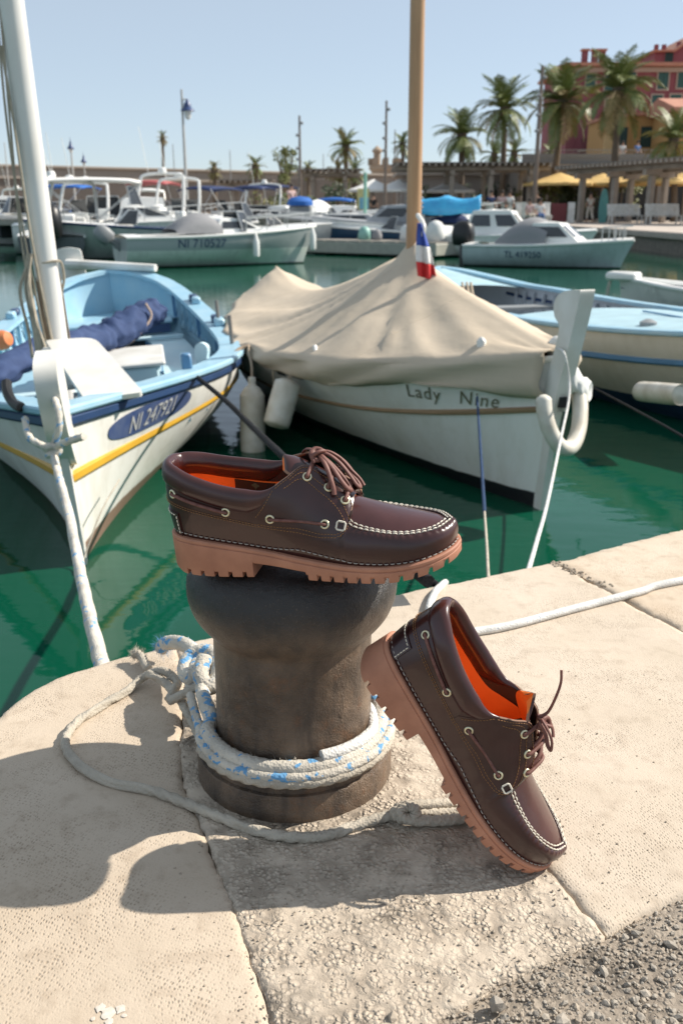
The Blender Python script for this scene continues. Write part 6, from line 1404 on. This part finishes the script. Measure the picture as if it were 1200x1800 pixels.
def pergola(label, p0, p1, n, depth, h, pitch=.42, post=.32):
    tb = mat('silver_timber', (.36, .31, .265), .85, var=(.26, .22, .185), vscale=2.5, bump=.4, bscale=12, bdist=.02); d = p1-p0; L = math.hypot(d.x, d.y); a = math.atan2(d.y, d.x)
    t = thing('pergola', label, 'pergola', (p0.x, p0.y, PZ), a, 'timber pergolas along the promenade'); slat = None; first = None
    for i in range(n):
        for y in (0, depth):
            x = L*(i+.5)/n-.0; o = MB().box((0, 0, h/2), (post, post, h), bev=.04).obj('post', tb, t, smooth=False) if first is None else first.copy()
            if first is None: first = o
            else: COL.objects.link(o)
            o.parent = t; o.location = (x, y, 0); MB().box((x, y, h+.16), (post*.8, 1.1, .3)).obj('bracket', tb, t, smooth=False)
    for y in (0, depth): MB().box((L/2, y, h+.42), (L, .28, .24), bev=.02).obj('beam', tb, t, smooth=False)
    k = int(L/pitch)
    for i in range(k):
        o = MB().box((0, 0, 0), (.16, depth+2.2, .16)).obj('slat', tb, t, smooth=False) if slat is None else slat.copy()
        if slat is None: slat = o
        else: COL.objects.link(o)
        o.parent = t; o.location = (L*(i+.5)/k, depth/2, h+.64)
    MB().box((L/2, depth/2, h+.76), (L, depth+2.0, .05)).obj('reed_screen', mat('reed_screen', (.22, .19, .165), .9), t, smooth=False)
def parasol(label, p, r, h, m, group):
    t = thing('parasol', label, 'parasol', (p.x, p.y, PZ), 0, group); mb = MB(); N = 8; rows = []
    for f in (0, .3, .65, 1): rows.append([Vector((r*f*math.cos(2*PI*k/24)*(1-.05*(k % 3 != 0)*f), r*f*math.sin(2*PI*k/24)*(1-.05*(k % 3 != 0)*f), h+.72*(1-f)**1.15)) for k in range(24)])
    rows.append([Vector((v.x*1.0, v.y*1.0, v.z-.16)) for v in rows[-1]])
    mb.grid(rows, closed_v=True); mb.obj('canopy', m, t, angle=25); MB().tube([Vector((0, 0, 0)), Vector((0, 0, h+.8))], .045, 8).obj('pole', wood_p, t); MB().box((0, 0, .08), (.7, .7, .16), bev=.03).obj('base', grey_pl, t)
    mb = MB()
    for k in range(8): mb.tube([Vector((0, 0, h+.5)), Vector((r*.95*math.cos(k*PI/4), r*.95*math.sin(k*PI/4), h-.02))], .018, 4)
    mb.obj('ribs', wood_p, t)
def lamp(label, px, ytop, Y, ybase=380, r=.055, kind='plain', col=None, lean=0):
    col = col or paint('grey_pole_paint', (.30, .30, .30)); tp = at(px, ytop, Y=Y); b = at(px+lean, ybase, Y=Y); base = Vector((tp.x+lean*Y/1600*0, tp.y, PZ)); 
    if lean: base.x = tp.x+lean*Y/1600
    t = thing('lamp_post' if kind != 'plain' else 'pole', label, 'lamp post' if kind != 'plain' else 'pole', base); T = tp-base
    MB().tube([Vector((0, 0, 0)), T*.5, T], [r*1.3, r, r*.7], 8).obj('post', col, t)
    if kind == 'arm':
        z = T.z-.9; MB().tube(smooth_path([(T.x, 0, z+.35), (T.x+.12, 0, z+.45), (T.x+.26, 0, z+.40)], 4), .03, 6).obj('arm', col, t)
        c = (T.x+.26, 0, z-.1); MB().lathe([(.36, 0), (.34, .05), (.20, .16), (.17, .34), (.10, .42), (.06, .55), (.001, .57)], 18, c=c).obj('lamp_shade', paint('navy_lamp_paint', (.03, .06, .17)), t); MB().lathe([(.001, -.42), (.12, -.36), (.17, -.18), (.18, .01)], 16, c=c).obj('globe', mat('lamp_glass', (.62, .62, .60), .2), t)
    elif kind == 'top':
        MB().lathe([(.30, -.5), (.30, -.42), (.16, -.25), (.10, -.05), (.03, .2), (.001, .5)], 14, c=T).obj('lamp_shade', paint('navy_lamp_paint', (.03, .06, .17)), t); MB().lathe([(.001, -.8), (.14, -.75), (.16, -.5)], 12, c=T).obj('globe', mat('lamp_glass', (.62, .62, .60), .2), t)
    elif kind == 'spots':
        for f in (.93, .82, .70, .60): q = T*f; MB().box(q+Vector((.12*(1 if int(f*100) % 2 else -1), -.1, 0)), (.20, .24, .16), bev=.03).obj('spotlight', grey_pl, t, smooth=False)
def window(t, x, z, w, h, y, fm, sm, shutters=True, balcony=False):
    o = MB(); e = .12
    for dx, dz, sx, sz in ((0, h/2+e/2, w+2*e, e), (0, -h/2-e/2, w+2*e, e), (w/2+e/2, 0, e, h), (-w/2-e/2, 0, e, h)): o.box((x+dx, y-.05, z+dz), (sx, .16, sz))
    f = o.obj('window', fm, t, smooth=False)
    MB().box((x, y-.02, z), (w, .05, h)).obj('pane', mat('window_dark', (.02, .025, .03), .2), f, smooth=False)
    if shutters:
        for s in (-1, 1):
            mb = MB(); cx = x+s*w/4; mb.box((cx, y-.075, z), (w/2-.02, .04, h-.02)); 
            for i in range(8): mb.box((cx, y-.105, z-h*.42+h*.84*i/7), (w/2-.14, .03, h*.07))
            mb.obj('shutter', sm, f, smooth=False)
def build_town():
    redw = mat('oxblood_plaster', (.27, .088, .102), .9, var=(.23, .072, .084), vscale=.25, detail=7, bump=.2, bscale=4, bdist=.02); ywl = mat('ochre_plaster', (.46, .27, .105), .9, var=(.40, .23, .09), vscale=.3, detail=7); trim = mat('stone_trim', (.42, .34, .28), .9); shg = mat('green_shutter_paint', (.035, .105, .095), .7); tile = mat('terracotta_tiles', (.48, .23, .16), .9, var=(.40, .18, .12), vscale=1.2, bump=.6, bscale=5, bdist=.06); shd = mat('dark_green_shutter', (.02, .05, .045), .7)
    def X(px, Y): return at(px, 300, Y=Y).x
    def Z(py, Y): return at(900, py, Y=Y).z
    Y = 96.0; x0, x1 = X(990, Y), X(1330, Y); zt = Z(118, Y)
    t = thing('red_building', 'tall oxblood red townhouse with green shutters behind the palms', 'building', (x0, Y, PZ)); W_, H_ = x1-x0, zt-PZ
    MB().box((W_/2, 6, H_/2), (W_, 12, H_)).obj('wall', redw, t, smooth=False)
    rf = MB().prism([(-1.0, 0), (12.8, 0), (12.8, .25), (6, .75), (-1.0, .3)], -.6, W_+.6, M=Matrix.Translation((0, 0, H_)) @ Matrix(((0, 0, 1, 0), (1, 0, 0, 0), (0, 1, 0, 0), (0, 0, 0, 1)))).obj('roof', tile, t, smooth=False)
    for px in (1015, 1032, 1045): q = X(px, Y)-x0; MB().box((q, .8, H_+.75), (.55, .55, 1.5), bev=.05).obj('chimney', redw, rf, smooth=False); MB().box((q, .8, H_+1.58), (.75, .75, .18)).obj('chimney_cap', tile, rf, smooth=False)
    MB().box((W_/2, -.15, H_-.25), (W_+.4, .35, .4)).obj('cornice', trim, t, smooth=False)
    for px, py, w, h in ((1182, 137, 1.05, 1.75), (1148, 140, 1.0, 1.7), (1173, 184, 1.05, 1.75), (1141, 184, 1.0, 1.7), (1092, 140, 1.0, 1.7), (1058, 142, 1.0, 1.7), (1025, 145, .9, 1.6), (1096, 187, 1.0, 1.7), (1062, 190, 1.0, 1.7), (1047, 247, 1.05, 2.2), (1215, 137, 1.0, 1.7), (1210, 184, 1.0, 1.7)): window(t, X(px, Y)-x0, Z(py, Y)-PZ, w, h, 0, trim, shg)
    q = X(1042, Y)-x0; zb = Z(266, Y)-PZ; MB().box((q, -.5, zb), (3.4, 1.0, .14)).obj('balcony', trim, t, smooth=False); mb = MB(); [mb.box((q-1.6+.2*i, -.95, zb+.5), (.03, .03, .95)) for i in range(17)]; mb.box((q, -.95, zb+1.0), (3.4, .06, .06)); mb.obj('balustrade', black_p, t, smooth=False)
    MB().tube([Vector((X(1003, Y)-x0, -.12, 0)), Vector((X(1003, Y)-x0, -.12, H_-.6))], .07, 8).obj('drainpipe', redw, t)
    t = thing('red_building', 'taller oxblood gabled block rising above the red townhouse roof', 'building', (X(1130, 108), 108, PZ)); W2 = 26; zt2 = Z(92, 108)-PZ
    MB().prism([(0, 0), (W2, 0), (W2, zt2+2.4), (5.6, zt2+2.4), (2.0, zt2), (0, zt2)], 0, 12, M=Matrix.Translation((0, 12, 0)) @ Matrix.Rotation(PI/2, 4, 'X')).obj('wall', redw, t, smooth=False)
    window(t, X(1154, 108)-X(1130, 108), Z(104, 108)-PZ, .9, 1.3, 0, redw, shd)
    MB().prism([(-.3, 0), (2.0, 0), (5.6, 2.4), (W2, 2.4), (W2, 2.6), (5.4, 2.6), (1.9, .2), (-.3, .2)], -.5, 12.5, M=Matrix.Translation((0, 12, zt2)) @ Matrix.Rotation(PI/2, 4, 'X')).obj('roof', tile, t, smooth=False)
    for px in (1130, 1143, 1168): q = X(px, 108)-X(1130, 108); MB().box((q+.4, 1, zt2+.45+max(0, (q-2.0)*.6)), (.4, .4, .9)).obj('chimney', redw, t, smooth=False)
    mb = MB(); q = X(1190, 108)-X(1130, 108); mb.tube([Vector((q, 2, zt2+2)), Vector((q, 2, zt2+5.4))], .04, 5); [mb.box((q, 2, zt2+4.3+.3*i), (1.2-.2*i, .04, .04)) for i in range(4)]; mb.obj('aerial', grey_pl, t, smooth=False)
    Y = 86.0; x0, x1 = X(1062, Y), X(1168, Y); t = thing('yellow_building', 'ochre yellow house with two dark green windows in front of the red townhouse', 'building', (x0, Y, PZ)); W_ = x1-x0; h0 = Z(203, Y)-PZ; h1 = Z(222, Y)-PZ; xr = X(1120, Y)-x0
    MB().prism([(0, 0), (W_, 0), (W_, h1), (xr, h0), (0, h0-.2)], 0, 7, M=Matrix.Translation((0, 7, 0)) @ Matrix.Rotation(PI/2, 4, 'X')).obj('wall', ywl, t, smooth=False)
    MB().prism([(-.2, h0-.2), (xr, h0), (W_+.5, h1-.15), (W_+.5, h1+.1), (xr, h0+.25), (-.2, h0+.05)], -.4, 7.3, M=Matrix.Translation((0, 7, 0)) @ Matrix.Rotation(PI/2, 4, 'X')).obj('roof', tile, t, smooth=False)
    for px, w, h in ((1081, 1.5, 1.6), (1137, 1.9, 1.7)): window(t, X(px, Y)-x0, Z(241, Y)-PZ, w, h, 0, ywl, shd)
    for px in (1064, 1160): MB().box((X(px, Y)-x0, -.12, h1*.45), (.8, .2, h1*.9)).obj('pilaster', mat('pale_ochre', (.55, .38, .19), .9), t, smooth=False)
    Y = 80.0; x0, x1 = X(1178, Y), X(1330, Y); t = thing('yellow_building', 'ochre house with a terracotta roof cut off by the right edge', 'building', (x0, Y, PZ)); W_, h0 = x1-x0, Z(196, Y)-PZ
    MB().box((W_/2, 4, h0/2), (W_, 8, h0)).obj('wall', ywl, t, smooth=False); MB().prism([(-.5, 0), (8.5, 0), (8.5, .3), (4, 1.4), (-.5, .3)], -.4, W_+.4, M=Matrix.Translation((0, 0, h0)) @ Matrix(((0, 0, 1, 0), (1, 0, 0, 0), (0, 1, 0, 0), (0, 0, 0, 1)))).obj('roof', tile, t, smooth=False); window(t, 2.2, h0*.5, 1.2, 1.8, 0, trim, shg)
    # terrace restaurant: long low block with dark openings, flat roof and railing
    Y = 72.0; x0, x1 = X(915, Y), X(1360, Y); t = thing('restaurant', 'long low restaurant with dark openings and a railed roof terrace under the palms', 'building', (x0, Y, PZ)); W_, h0 = x1-x0, 3.7
    gw = mat('grey_brown_render', (.30, .26, .225), .9, var=(.24, .205, .18), vscale=.5)
    MB().box((W_/2, 5.5, h0/2), (W_, 11, h0)).obj('wall', gw, t, smooth=False); MB().box((W_/2, 5.2, h0+.12), (W_+.8, 12.4, .24)).obj('roof_slab', mat('roof_edge', (.33, .28, .24), .9), t, smooth=False)
    for i in range(9): x = W_*(i+.5)/9; f = MB().box((x, -.03, 1.35), (W_/9*.78, .1, 2.6)).obj('opening', mat('dark_interior', (.016, .014, .013), .6), t, smooth=False); MB().box((x, -.12, 2.72), (W_/9*.84, .2, .16)).obj('lintel', wood_p, f, smooth=False)
    mb = MB(); n = 90
    for i in range(n+1): mb.box((W_*i/n, -.2, h0+.75), (.03, .03, 1.0))
    for z in (.35, .8, 1.25): mb.box((W_/2, -.2, h0+z), (W_, .04, .04))
    mb.obj('railing', paint('grey_pole_paint', (.30, .30, .30)), t, smooth=False); MB().box((W_/2, -.14, h0+.62), (W_, .02, .7)).obj('railing_screen', mat('railing_mesh', (.26, .25, .245), .8), t, smooth=False)
    x0 = X(705, 78); t = thing('cafe_pavilion', 'low grey cafe pavilion with pale blinds behind the white parasols', 'building', (x0, 78, PZ)); W_ = X(925, 78)-x0
    MB().box((W_/2, 3, 1.7), (W_, 6, 3.4)).obj('wall', mat('pale_grey_render', (.36, .32, .29), .9), t, smooth=False); MB().box((W_/2, 2.7, 3.5), (W_+.8, 7.4, .25)).obj('roof_slab', _m['roof_edge'], t, smooth=False)
    for i in range(5): x = W_*(i+.5)/5; MB().box((x, -.03, 1.25), (W_/5*.7, .1, 2.2)).obj('opening', _m['dark_interior'] if i % 2 else mat('pale_blind', (.42, .40, .37), .8), t, smooth=False)
    # tower
    p = at(676, 330, Y=140); st = mat('sandstone_tower', (.40, .31, .23), .9, var=(.33, .25, .18), vscale=.6, bump=.5, bscale=3, bdist=.1); t = thing('tower', 'small crenellated sandstone tower behind the white parasols', 'tower', (p.x, p.y, PZ)); hz = at(676, 290, Y=140).z
    MB().lathe([(2.1, 0), (2.0, hz-.8), (2.3, hz-.6), (2.3, hz)], 24).obj('keep', st, t, angle=40); MB().box((2.6, 1, hz*.42), (3.4, 3.0, hz*.85)).obj('annex', st, t, smooth=False)
    for k in range(8): MB().box((2.1*math.cos(k*PI/4), 2.1*math.sin(k*PI/4), hz+.45), (.75, .75, .9)).obj('merlon', st, t, smooth=False)
    MB().lathe([(.5, hz), (.5, hz+1.6), (.7, hz+1.7), (.7, hz+2.0), (.001, hz+2.6)], 12, c=(-1.2, -.8, 0)).obj('turret', st, t)
def build_street():
    # pergolas
    pergola('large timber pergola at the right with stout posts before the yellow parasols', at(992, 385, Y=61), at(1330, 392, Y=46), 5, 3.6, 2.55, post=.34)
    pergola('middle timber pergola behind the varnished mast', at(690, 385, Y=66), at(960, 385, Y=66), 4, 3.5, 3.0)
    pergola('left timber pergola beside the tall lamp pole', at(522, 385, Y=70), at(634, 385, Y=70), 2, 3.2, 2.75)
    pergola('farthest timber pergola, low behind the navy biminis', at(385, 385, Y=76), at(482, 385, Y=76), 2, 3.2, 2.2)
    yel = mat('yellow_parasol_cloth', (.66, .45, .17), .85, var=(.60, .40, .15), vscale=1.5); wht = mat('white_parasol_cloth', (.78, .76, .73), .85)
    for px, Y, r, lab in ((978, 66, 2.5, 'leftmost yellow parasol beside the tall brown pole'), (1052, 67, 2.2, 'yellow parasol between the first and second pergola posts'), (1088, 65, 2.2, 'yellow parasol above the left white bench'), (1148, 63, 2.4, 'yellow parasol above the right white bench'), (1196, 64, 2.2, 'yellow parasol at the right edge')): parasol(lab, at(px, 385, Y=Y), r, 2.45, yel, 'yellow restaurant parasols')
    for px, Y, lab in ((655, 68, 'leftmost white parasol left of the brown spotlight pole'), (700, 68, 'white parasol between the spotlight pole and the varnished mast'), (790, 70, 'white parasol in the mist beneath the middle pergola')): parasol(lab, at(px, 385, Y=Y), 1.75, 2.1, wht, 'white cafe parasols')
    # benches, tables, planters, signs
    def bench(label, px, Y):
        p = at(px, 385, Y=Y); t = thing('bench', label, 'bench', (p.x, p.y, PZ), .08, 'white slatted benches'); w = 1.9
        for i in range(5): MB().box((0, -.25+.11*i, .42), (w, .09, .04)).obj('slat', white_p, t, smooth=False)
        for i in range(5): MB().box((0, .28+.045*i, .52+.12*i), (w, .04, .10), rot=Matrix.Rotation(-.35, 3, 'X')).obj('slat', white_p, t, smooth=False)
        for sx in (-.85, .85): MB().prism([(-.3, 0), (-.24, 0), (-.18, .4), (.2, .4), (.34, 0), (.42, 0), (.3, .45), (.5, 1.02), (.44, 1.03), (.24, .46), (-.26, .46)], sx-.03, sx+.03, M=Matrix(((0, 0, 1, 0), (1, 0, 0, 0), (0, 1, 0, 0), (0, 0, 0, 1)))).obj('end_frame', white_p, t, smooth=False)
    bench('white slatted bench under the right pergola, left of its near post', 1098, 54); bench('white slatted bench under the right pergola, right of its near post', 1166, 52); bench('white bench where two people sit by the tall brown pole', 938, 52)
    def bar(label, px, Y):
        p = at(px, 385, Y=Y); t = thing('bar_table', label, 'table', (p.x, p.y, PZ), 0, 'high white bar tables'); MB().box((0, 0, 1.08), (1.25, .6, .05), bev=.01).obj('tabletop', white_p, t, smooth=False)
        for x in (-.55, .55):
            for y in (-.24, .24): MB().box((x, y, .53), (.06, .06, 1.06)).obj('leg', white_p, t, smooth=False)
        MB().box((0, 0, .25), (1.1, .05, .05)).obj('footrest', white_p, t, smooth=False)
    def stool(label, px, Y):
        p = at(px, 385, Y=Y); t = thing('bar_stool', label, 'stool', (p.x, p.y, PZ), 0, 'white bar stools'); MB().lathe([(.001, .72), (.19, .72), (.2, .75), (.18, .78), (.001, .78)], 14).obj('seat', white_p, t)
        for k in range(4): MB().tube([Vector((.2*math.cos(k*PI/2+.8), .2*math.sin(k*PI/2+.8), 0)), Vector((.13*math.cos(k*PI/2+.8), .13*math.sin(k*PI/2+.8), .73))], .018, 6).obj('leg', white_p, t)
    for px, lab in ((845, 'leftmost high white bar table on the landing'), (876, 'middle high white bar table with blue things on it'), (900, 'rightmost high white bar table beside the tall brown pole')): bar(lab, px, 50)
    for px, lab in ((838, 'white bar stool left of the leftmost bar table'), (862, 'white bar stool between the left and middle bar tables'), (888, 'white bar stool between the middle and right bar tables')): stool(lab, px, 48.6)
    p = at(980, 385, Y=56); t = thing('menu_stand', 'dark red menu stand flanked by two white boards', 'stand', (p.x, p.y, PZ)); MB().box((0, 0, .55), (.85, .4, 1.1), bev=.02).obj('body', mat('maroon_paint', (.16, .03, .035), .6), t, smooth=False)
    for x in (-.72, .72): MB().box((x, -.05, .58), (.42, .06, 1.16), bev=.01).obj('board', white_p, t, smooth=False)
    p = at(1058, 385, Y=58); o = MB().prism([(q.x, q.y) for q in smooth_path([(-.2, 0, 0), (-.28, .8, 0), (-.18, 1.7, 0), (0, 1.95, 0), (.18, 1.7, 0), (.28, .8, 0), (.2, 0, 0)], 4)], -.03, .03, M=Matrix.Rotation(PI/2, 4, 'X')).obj('paddle_board', paint('teal_board', (.14, .42, .42))); o.location = (p.x, p.y, PZ); tag(o, 'teal paddle board standing upright beside a pergola post', 'paddle board')
    p = at(638, 385, Y=62); t = thing('notice_board', 'small yellow and blue notice board by the man in dark clothes', 'sign', (p.x, p.y, PZ)); MB().box((0, 0, 1.4), (.75, .06, 1.3)).obj('panel', paint('pale_yellow_panel', (.62, .55, .25)), t, smooth=False); MB().box((.05, -.035, 1.15), (.6, .02, .7)).obj('print', paint('light_blue_panel', (.2, .45, .6)), t, smooth=False); [MB().box((x, .05, .4), (.05, .05, .8)).obj('leg', grey_pl, t, smooth=False) for x in (-.3, .3)]
    lg = mat('bush_leaf', (.055, .085, .028), .6, var=(.09, .11, .035), vscale=3); ld = mat('dark_bush_leaf', (.025, .045, .02), .6, var=(.045, .07, .025), vscale=3); ly = mat('yellowish_leaf', (.16, .155, .035), .6, var=(.10, .12, .03), vscale=2); lm = mat('tree_leaf', (.09, .12, .03), .6, var=(.15, .155, .04), vscale=1.0)
    rg = random.Random(3)
    for i, (px, Y, h, w, m, lab) in enumerate(((952, 66, 2.1, 1.3, ly, 'yellow green bush right of the tall brown pole'), (985, 67, 2.5, 1.5, lg, 'leafy bush behind the dark red menu stand'), (1005, 66, 2.2, 1.1, ld, 'dark bush just left of the first pergola post'), (1028, 68, 2.3, 1.3, lg, 'bush between the first and second pergola posts'), (1110, 68, 2.6, .9, ly, 'bright tall plant behind the white benches'), (848, 74, 2.6, 1.6, ld, 'dark bush in the mist behind the bar tables'), (905, 74, 2.4, 1.4, ld, 'dark shrub left of the tall brown pole'), (590, 66, 2.1, 1.5, ld, 'round dark bush under the left pergola'), (518, 64, 1.8, 1.3, lg, 'low bush at the foot of the round crowned tree'), (625, 72, 2.2, 1.2, ly, 'yellow green shrub left of the white parasols'), (478, 74, 1.6, 1.6, ly, 'low yellowish shrub behind the navy biminis'), (742, 76, 2.5, 1.3, ld, 'dark shrub beneath the middle pergola'))):
        leafy('bush', lab, 'bush', at(px, 385, Y=Y).xy.to_3d()+Vector((0, 0, PZ)), h, w, m, trunk=False, n=420, seed=i+20, leaf=.28, z0=.15)
    b = at(503, 385, Y=80).xy.to_3d()+Vector((0, 0, PZ)); leafy('tree', 'round crowned light green tree behind the back row of boats', 'tree', b, at(503, 266, Y=80).z+.1, 1.25, lm, n=900, seed=5, leaf=.26, z0=.58)
    # palms
    palm('tallest palm in front of the red townhouse', 1086, 158, 385, 63, 2.9, 56, lean=-16, seed=1, trunk_r=.24, dry=.16)
    palm('palm with drooping dry fronds at the corner of the red townhouse', 988, 178, 385, 67, 2.9, 52, lean=-26, seed=2, trunk_r=.22, dry=.16)
    palm('full green palm left of the tall brown pole', 886, 192, 385, 73, 2.6, 50, lean=-8, seed=3, trunk_r=.22, dry=.12)
    palm('leftmost of the big palms beside the varnished mast', 811, 238, 385, 76, 2.4, 48, lean=-5, seed=4, trunk_r=.24, dry=.10)
    palm('low palm at the right edge before the ochre house', 1183, 246, 385, 62, 2.2, 40, seed=5, trunk_r=.2, dry=.25)
    palm('small dark palm between the two left big palms', 868, 272, 385, 84, 1.5, 32, seed=6, trunk_r=.18)
    palm('small palm close under the full green palm', 903, 270, 385, 84, 1.4, 32, seed=7, trunk_r=.18)
    palm('slim palm left of the varnished mast beside the flagpole', 707, 254, 385, 104, 1.5, 34, seed=8, trunk_r=.2)
    palm('lone palm standing clear above bushy palms at the centre', 607, 258, 385, 96, 1.95, 40, seed=9, trunk_r=.24)
    palm('bushy low palm left of the lone central palm trunk', 594, 302, 385, 84, 1.35, 34, seed=10, green=frond_y, trunk_r=.25); palm('bushy low palm right of the lone central palm trunk', 622, 304, 385, 83, 1.3, 34, seed=11, trunk_r=.25)
    palm('tall thin fan palm on the breakwater side', 286, 243, 385, 100, .72, 40, seed=12, trunk_r=.16, dry=.5, group='small palms by the breakwater')
    palm('round headed palm on the breakwater side', 449, 294, 385, 88, 1.15, 40, seed=13, trunk_r=.22, group='small palms by the breakwater'); palm('yellowish mop headed palm left of the round headed palm', 377, 300, 385, 84, .85, 44, seed=14, dry=.1, green=frond_y, trunk_r=.2, group='small palms by the breakwater')
    palm('small palm right of the round crowned tree', 541, 298, 385, 88, .95, 30, seed=15, trunk_r=.18, group='small palms by the breakwater'); palm('tiny palm peeping over the roofs left of the red townhouse', 965, 272, 385, 92, 1.1, 28, seed=16, trunk_r=.18)
    # lamp posts and poles
    gp_ = paint('pale_pole_paint', (.48, .47, .45)); br = paint('brown_pole_paint', (.16, .12, .095))
    lamp('tall lamp post with a navy bell lamp on a short arm', 319, 157, 50, r=.075, kind='arm', col=gp_); lamp('distant lamp post with a navy cap by the white mast', 124, 251, 84, r=.09, kind='top', col=gp_); lamp('smaller distant lamp post right of the one by the white mast', 147, 276, 96, r=.08, kind='top', col=gp_)
    lamp('brown spotlight pole in the middle beside the left pergola', 526, 203, 58, r=.08, kind='spots', col=br); lamp('brown spotlight pole left of the varnished mast', 679, 177, 58, r=.085, kind='spots', col=br); lamp('tall brown pole before the palms leaning slightly', 953, 116, 54, r=.12, kind='spots', col=br, lean=0)
    lamp('thin far pole beside the tall fan palm', 304, 253, 98, r=.05); lamp('thin far pole above the yellowish palm', 404, 264, 95, r=.05); lamp('thin far pole left of the lone palm', 568, 271, 98, r=.05); lamp('thin flagpole by the slim palm', 694, 228, 88, r=.06, col=br); lamp('thin far pole at the left edge by the mast', 8, 250, 90, r=.06, col=gp_)
    # people
    tan = mat('tan_cloth', (.60, .54, .46), .9); wh = mat('white_cloth', (.70, .68, .66), .9); nv = mat('navy_cloth', (.02, .035, .10), .9); dk = mat('dark_cloth', (.02, .02, .022), .9); pk = mat('pink_cloth', (.60, .42, .40), .9); bl = mat('blue_cloth', (.10, .18, .38), .9)
    def put(px, Y, z=PZ): p = at(px, 385, Y=Y); return (p.x, p.y, z)
    person('person in a pale sand coloured dress walking beneath the pergola', put(1035, 57), 1.9, tan, tan); person('person in a pale shirt seated left on the bench by the pole', put(929, 52), -1.4, pk, tan, True); person('person in white seated right on the bench by the pole', put(947, 52), -1.5, wh, bl, True)
    person('person in dark clothes standing beside the notice board', put(656, 62), 1.2, dk, dk); person('person in navy standing behind the left bar table', put(861, 52), -1.2, nv, tan); person('person with reddish shirt behind the middle bar table', put(880, 52.5), -1.7, pk, dk); person('person in white behind the right bar table', put(893, 52.5), -1.5, wh, tan)
    person('person in white on the roof terrace by the palm trunk', put(1082, 73.5, 3.9), -1.5, wh, tan); person('person in blue on the roof terrace above the pergola', put(1108, 73.5, 3.9), -1.2, bl, dk); person('person in black behind the bench by the tall pole', put(940, 55), -1.6, dk, dk); person('person in pink standing on a boat near the spotlight pole', put(513, 50, .25), -1.0, pk, wh)
def background():
    build_water(); build_promenade(); basin(); build_town(); build_street()
foreground()
shoes()
big_boats()
background()
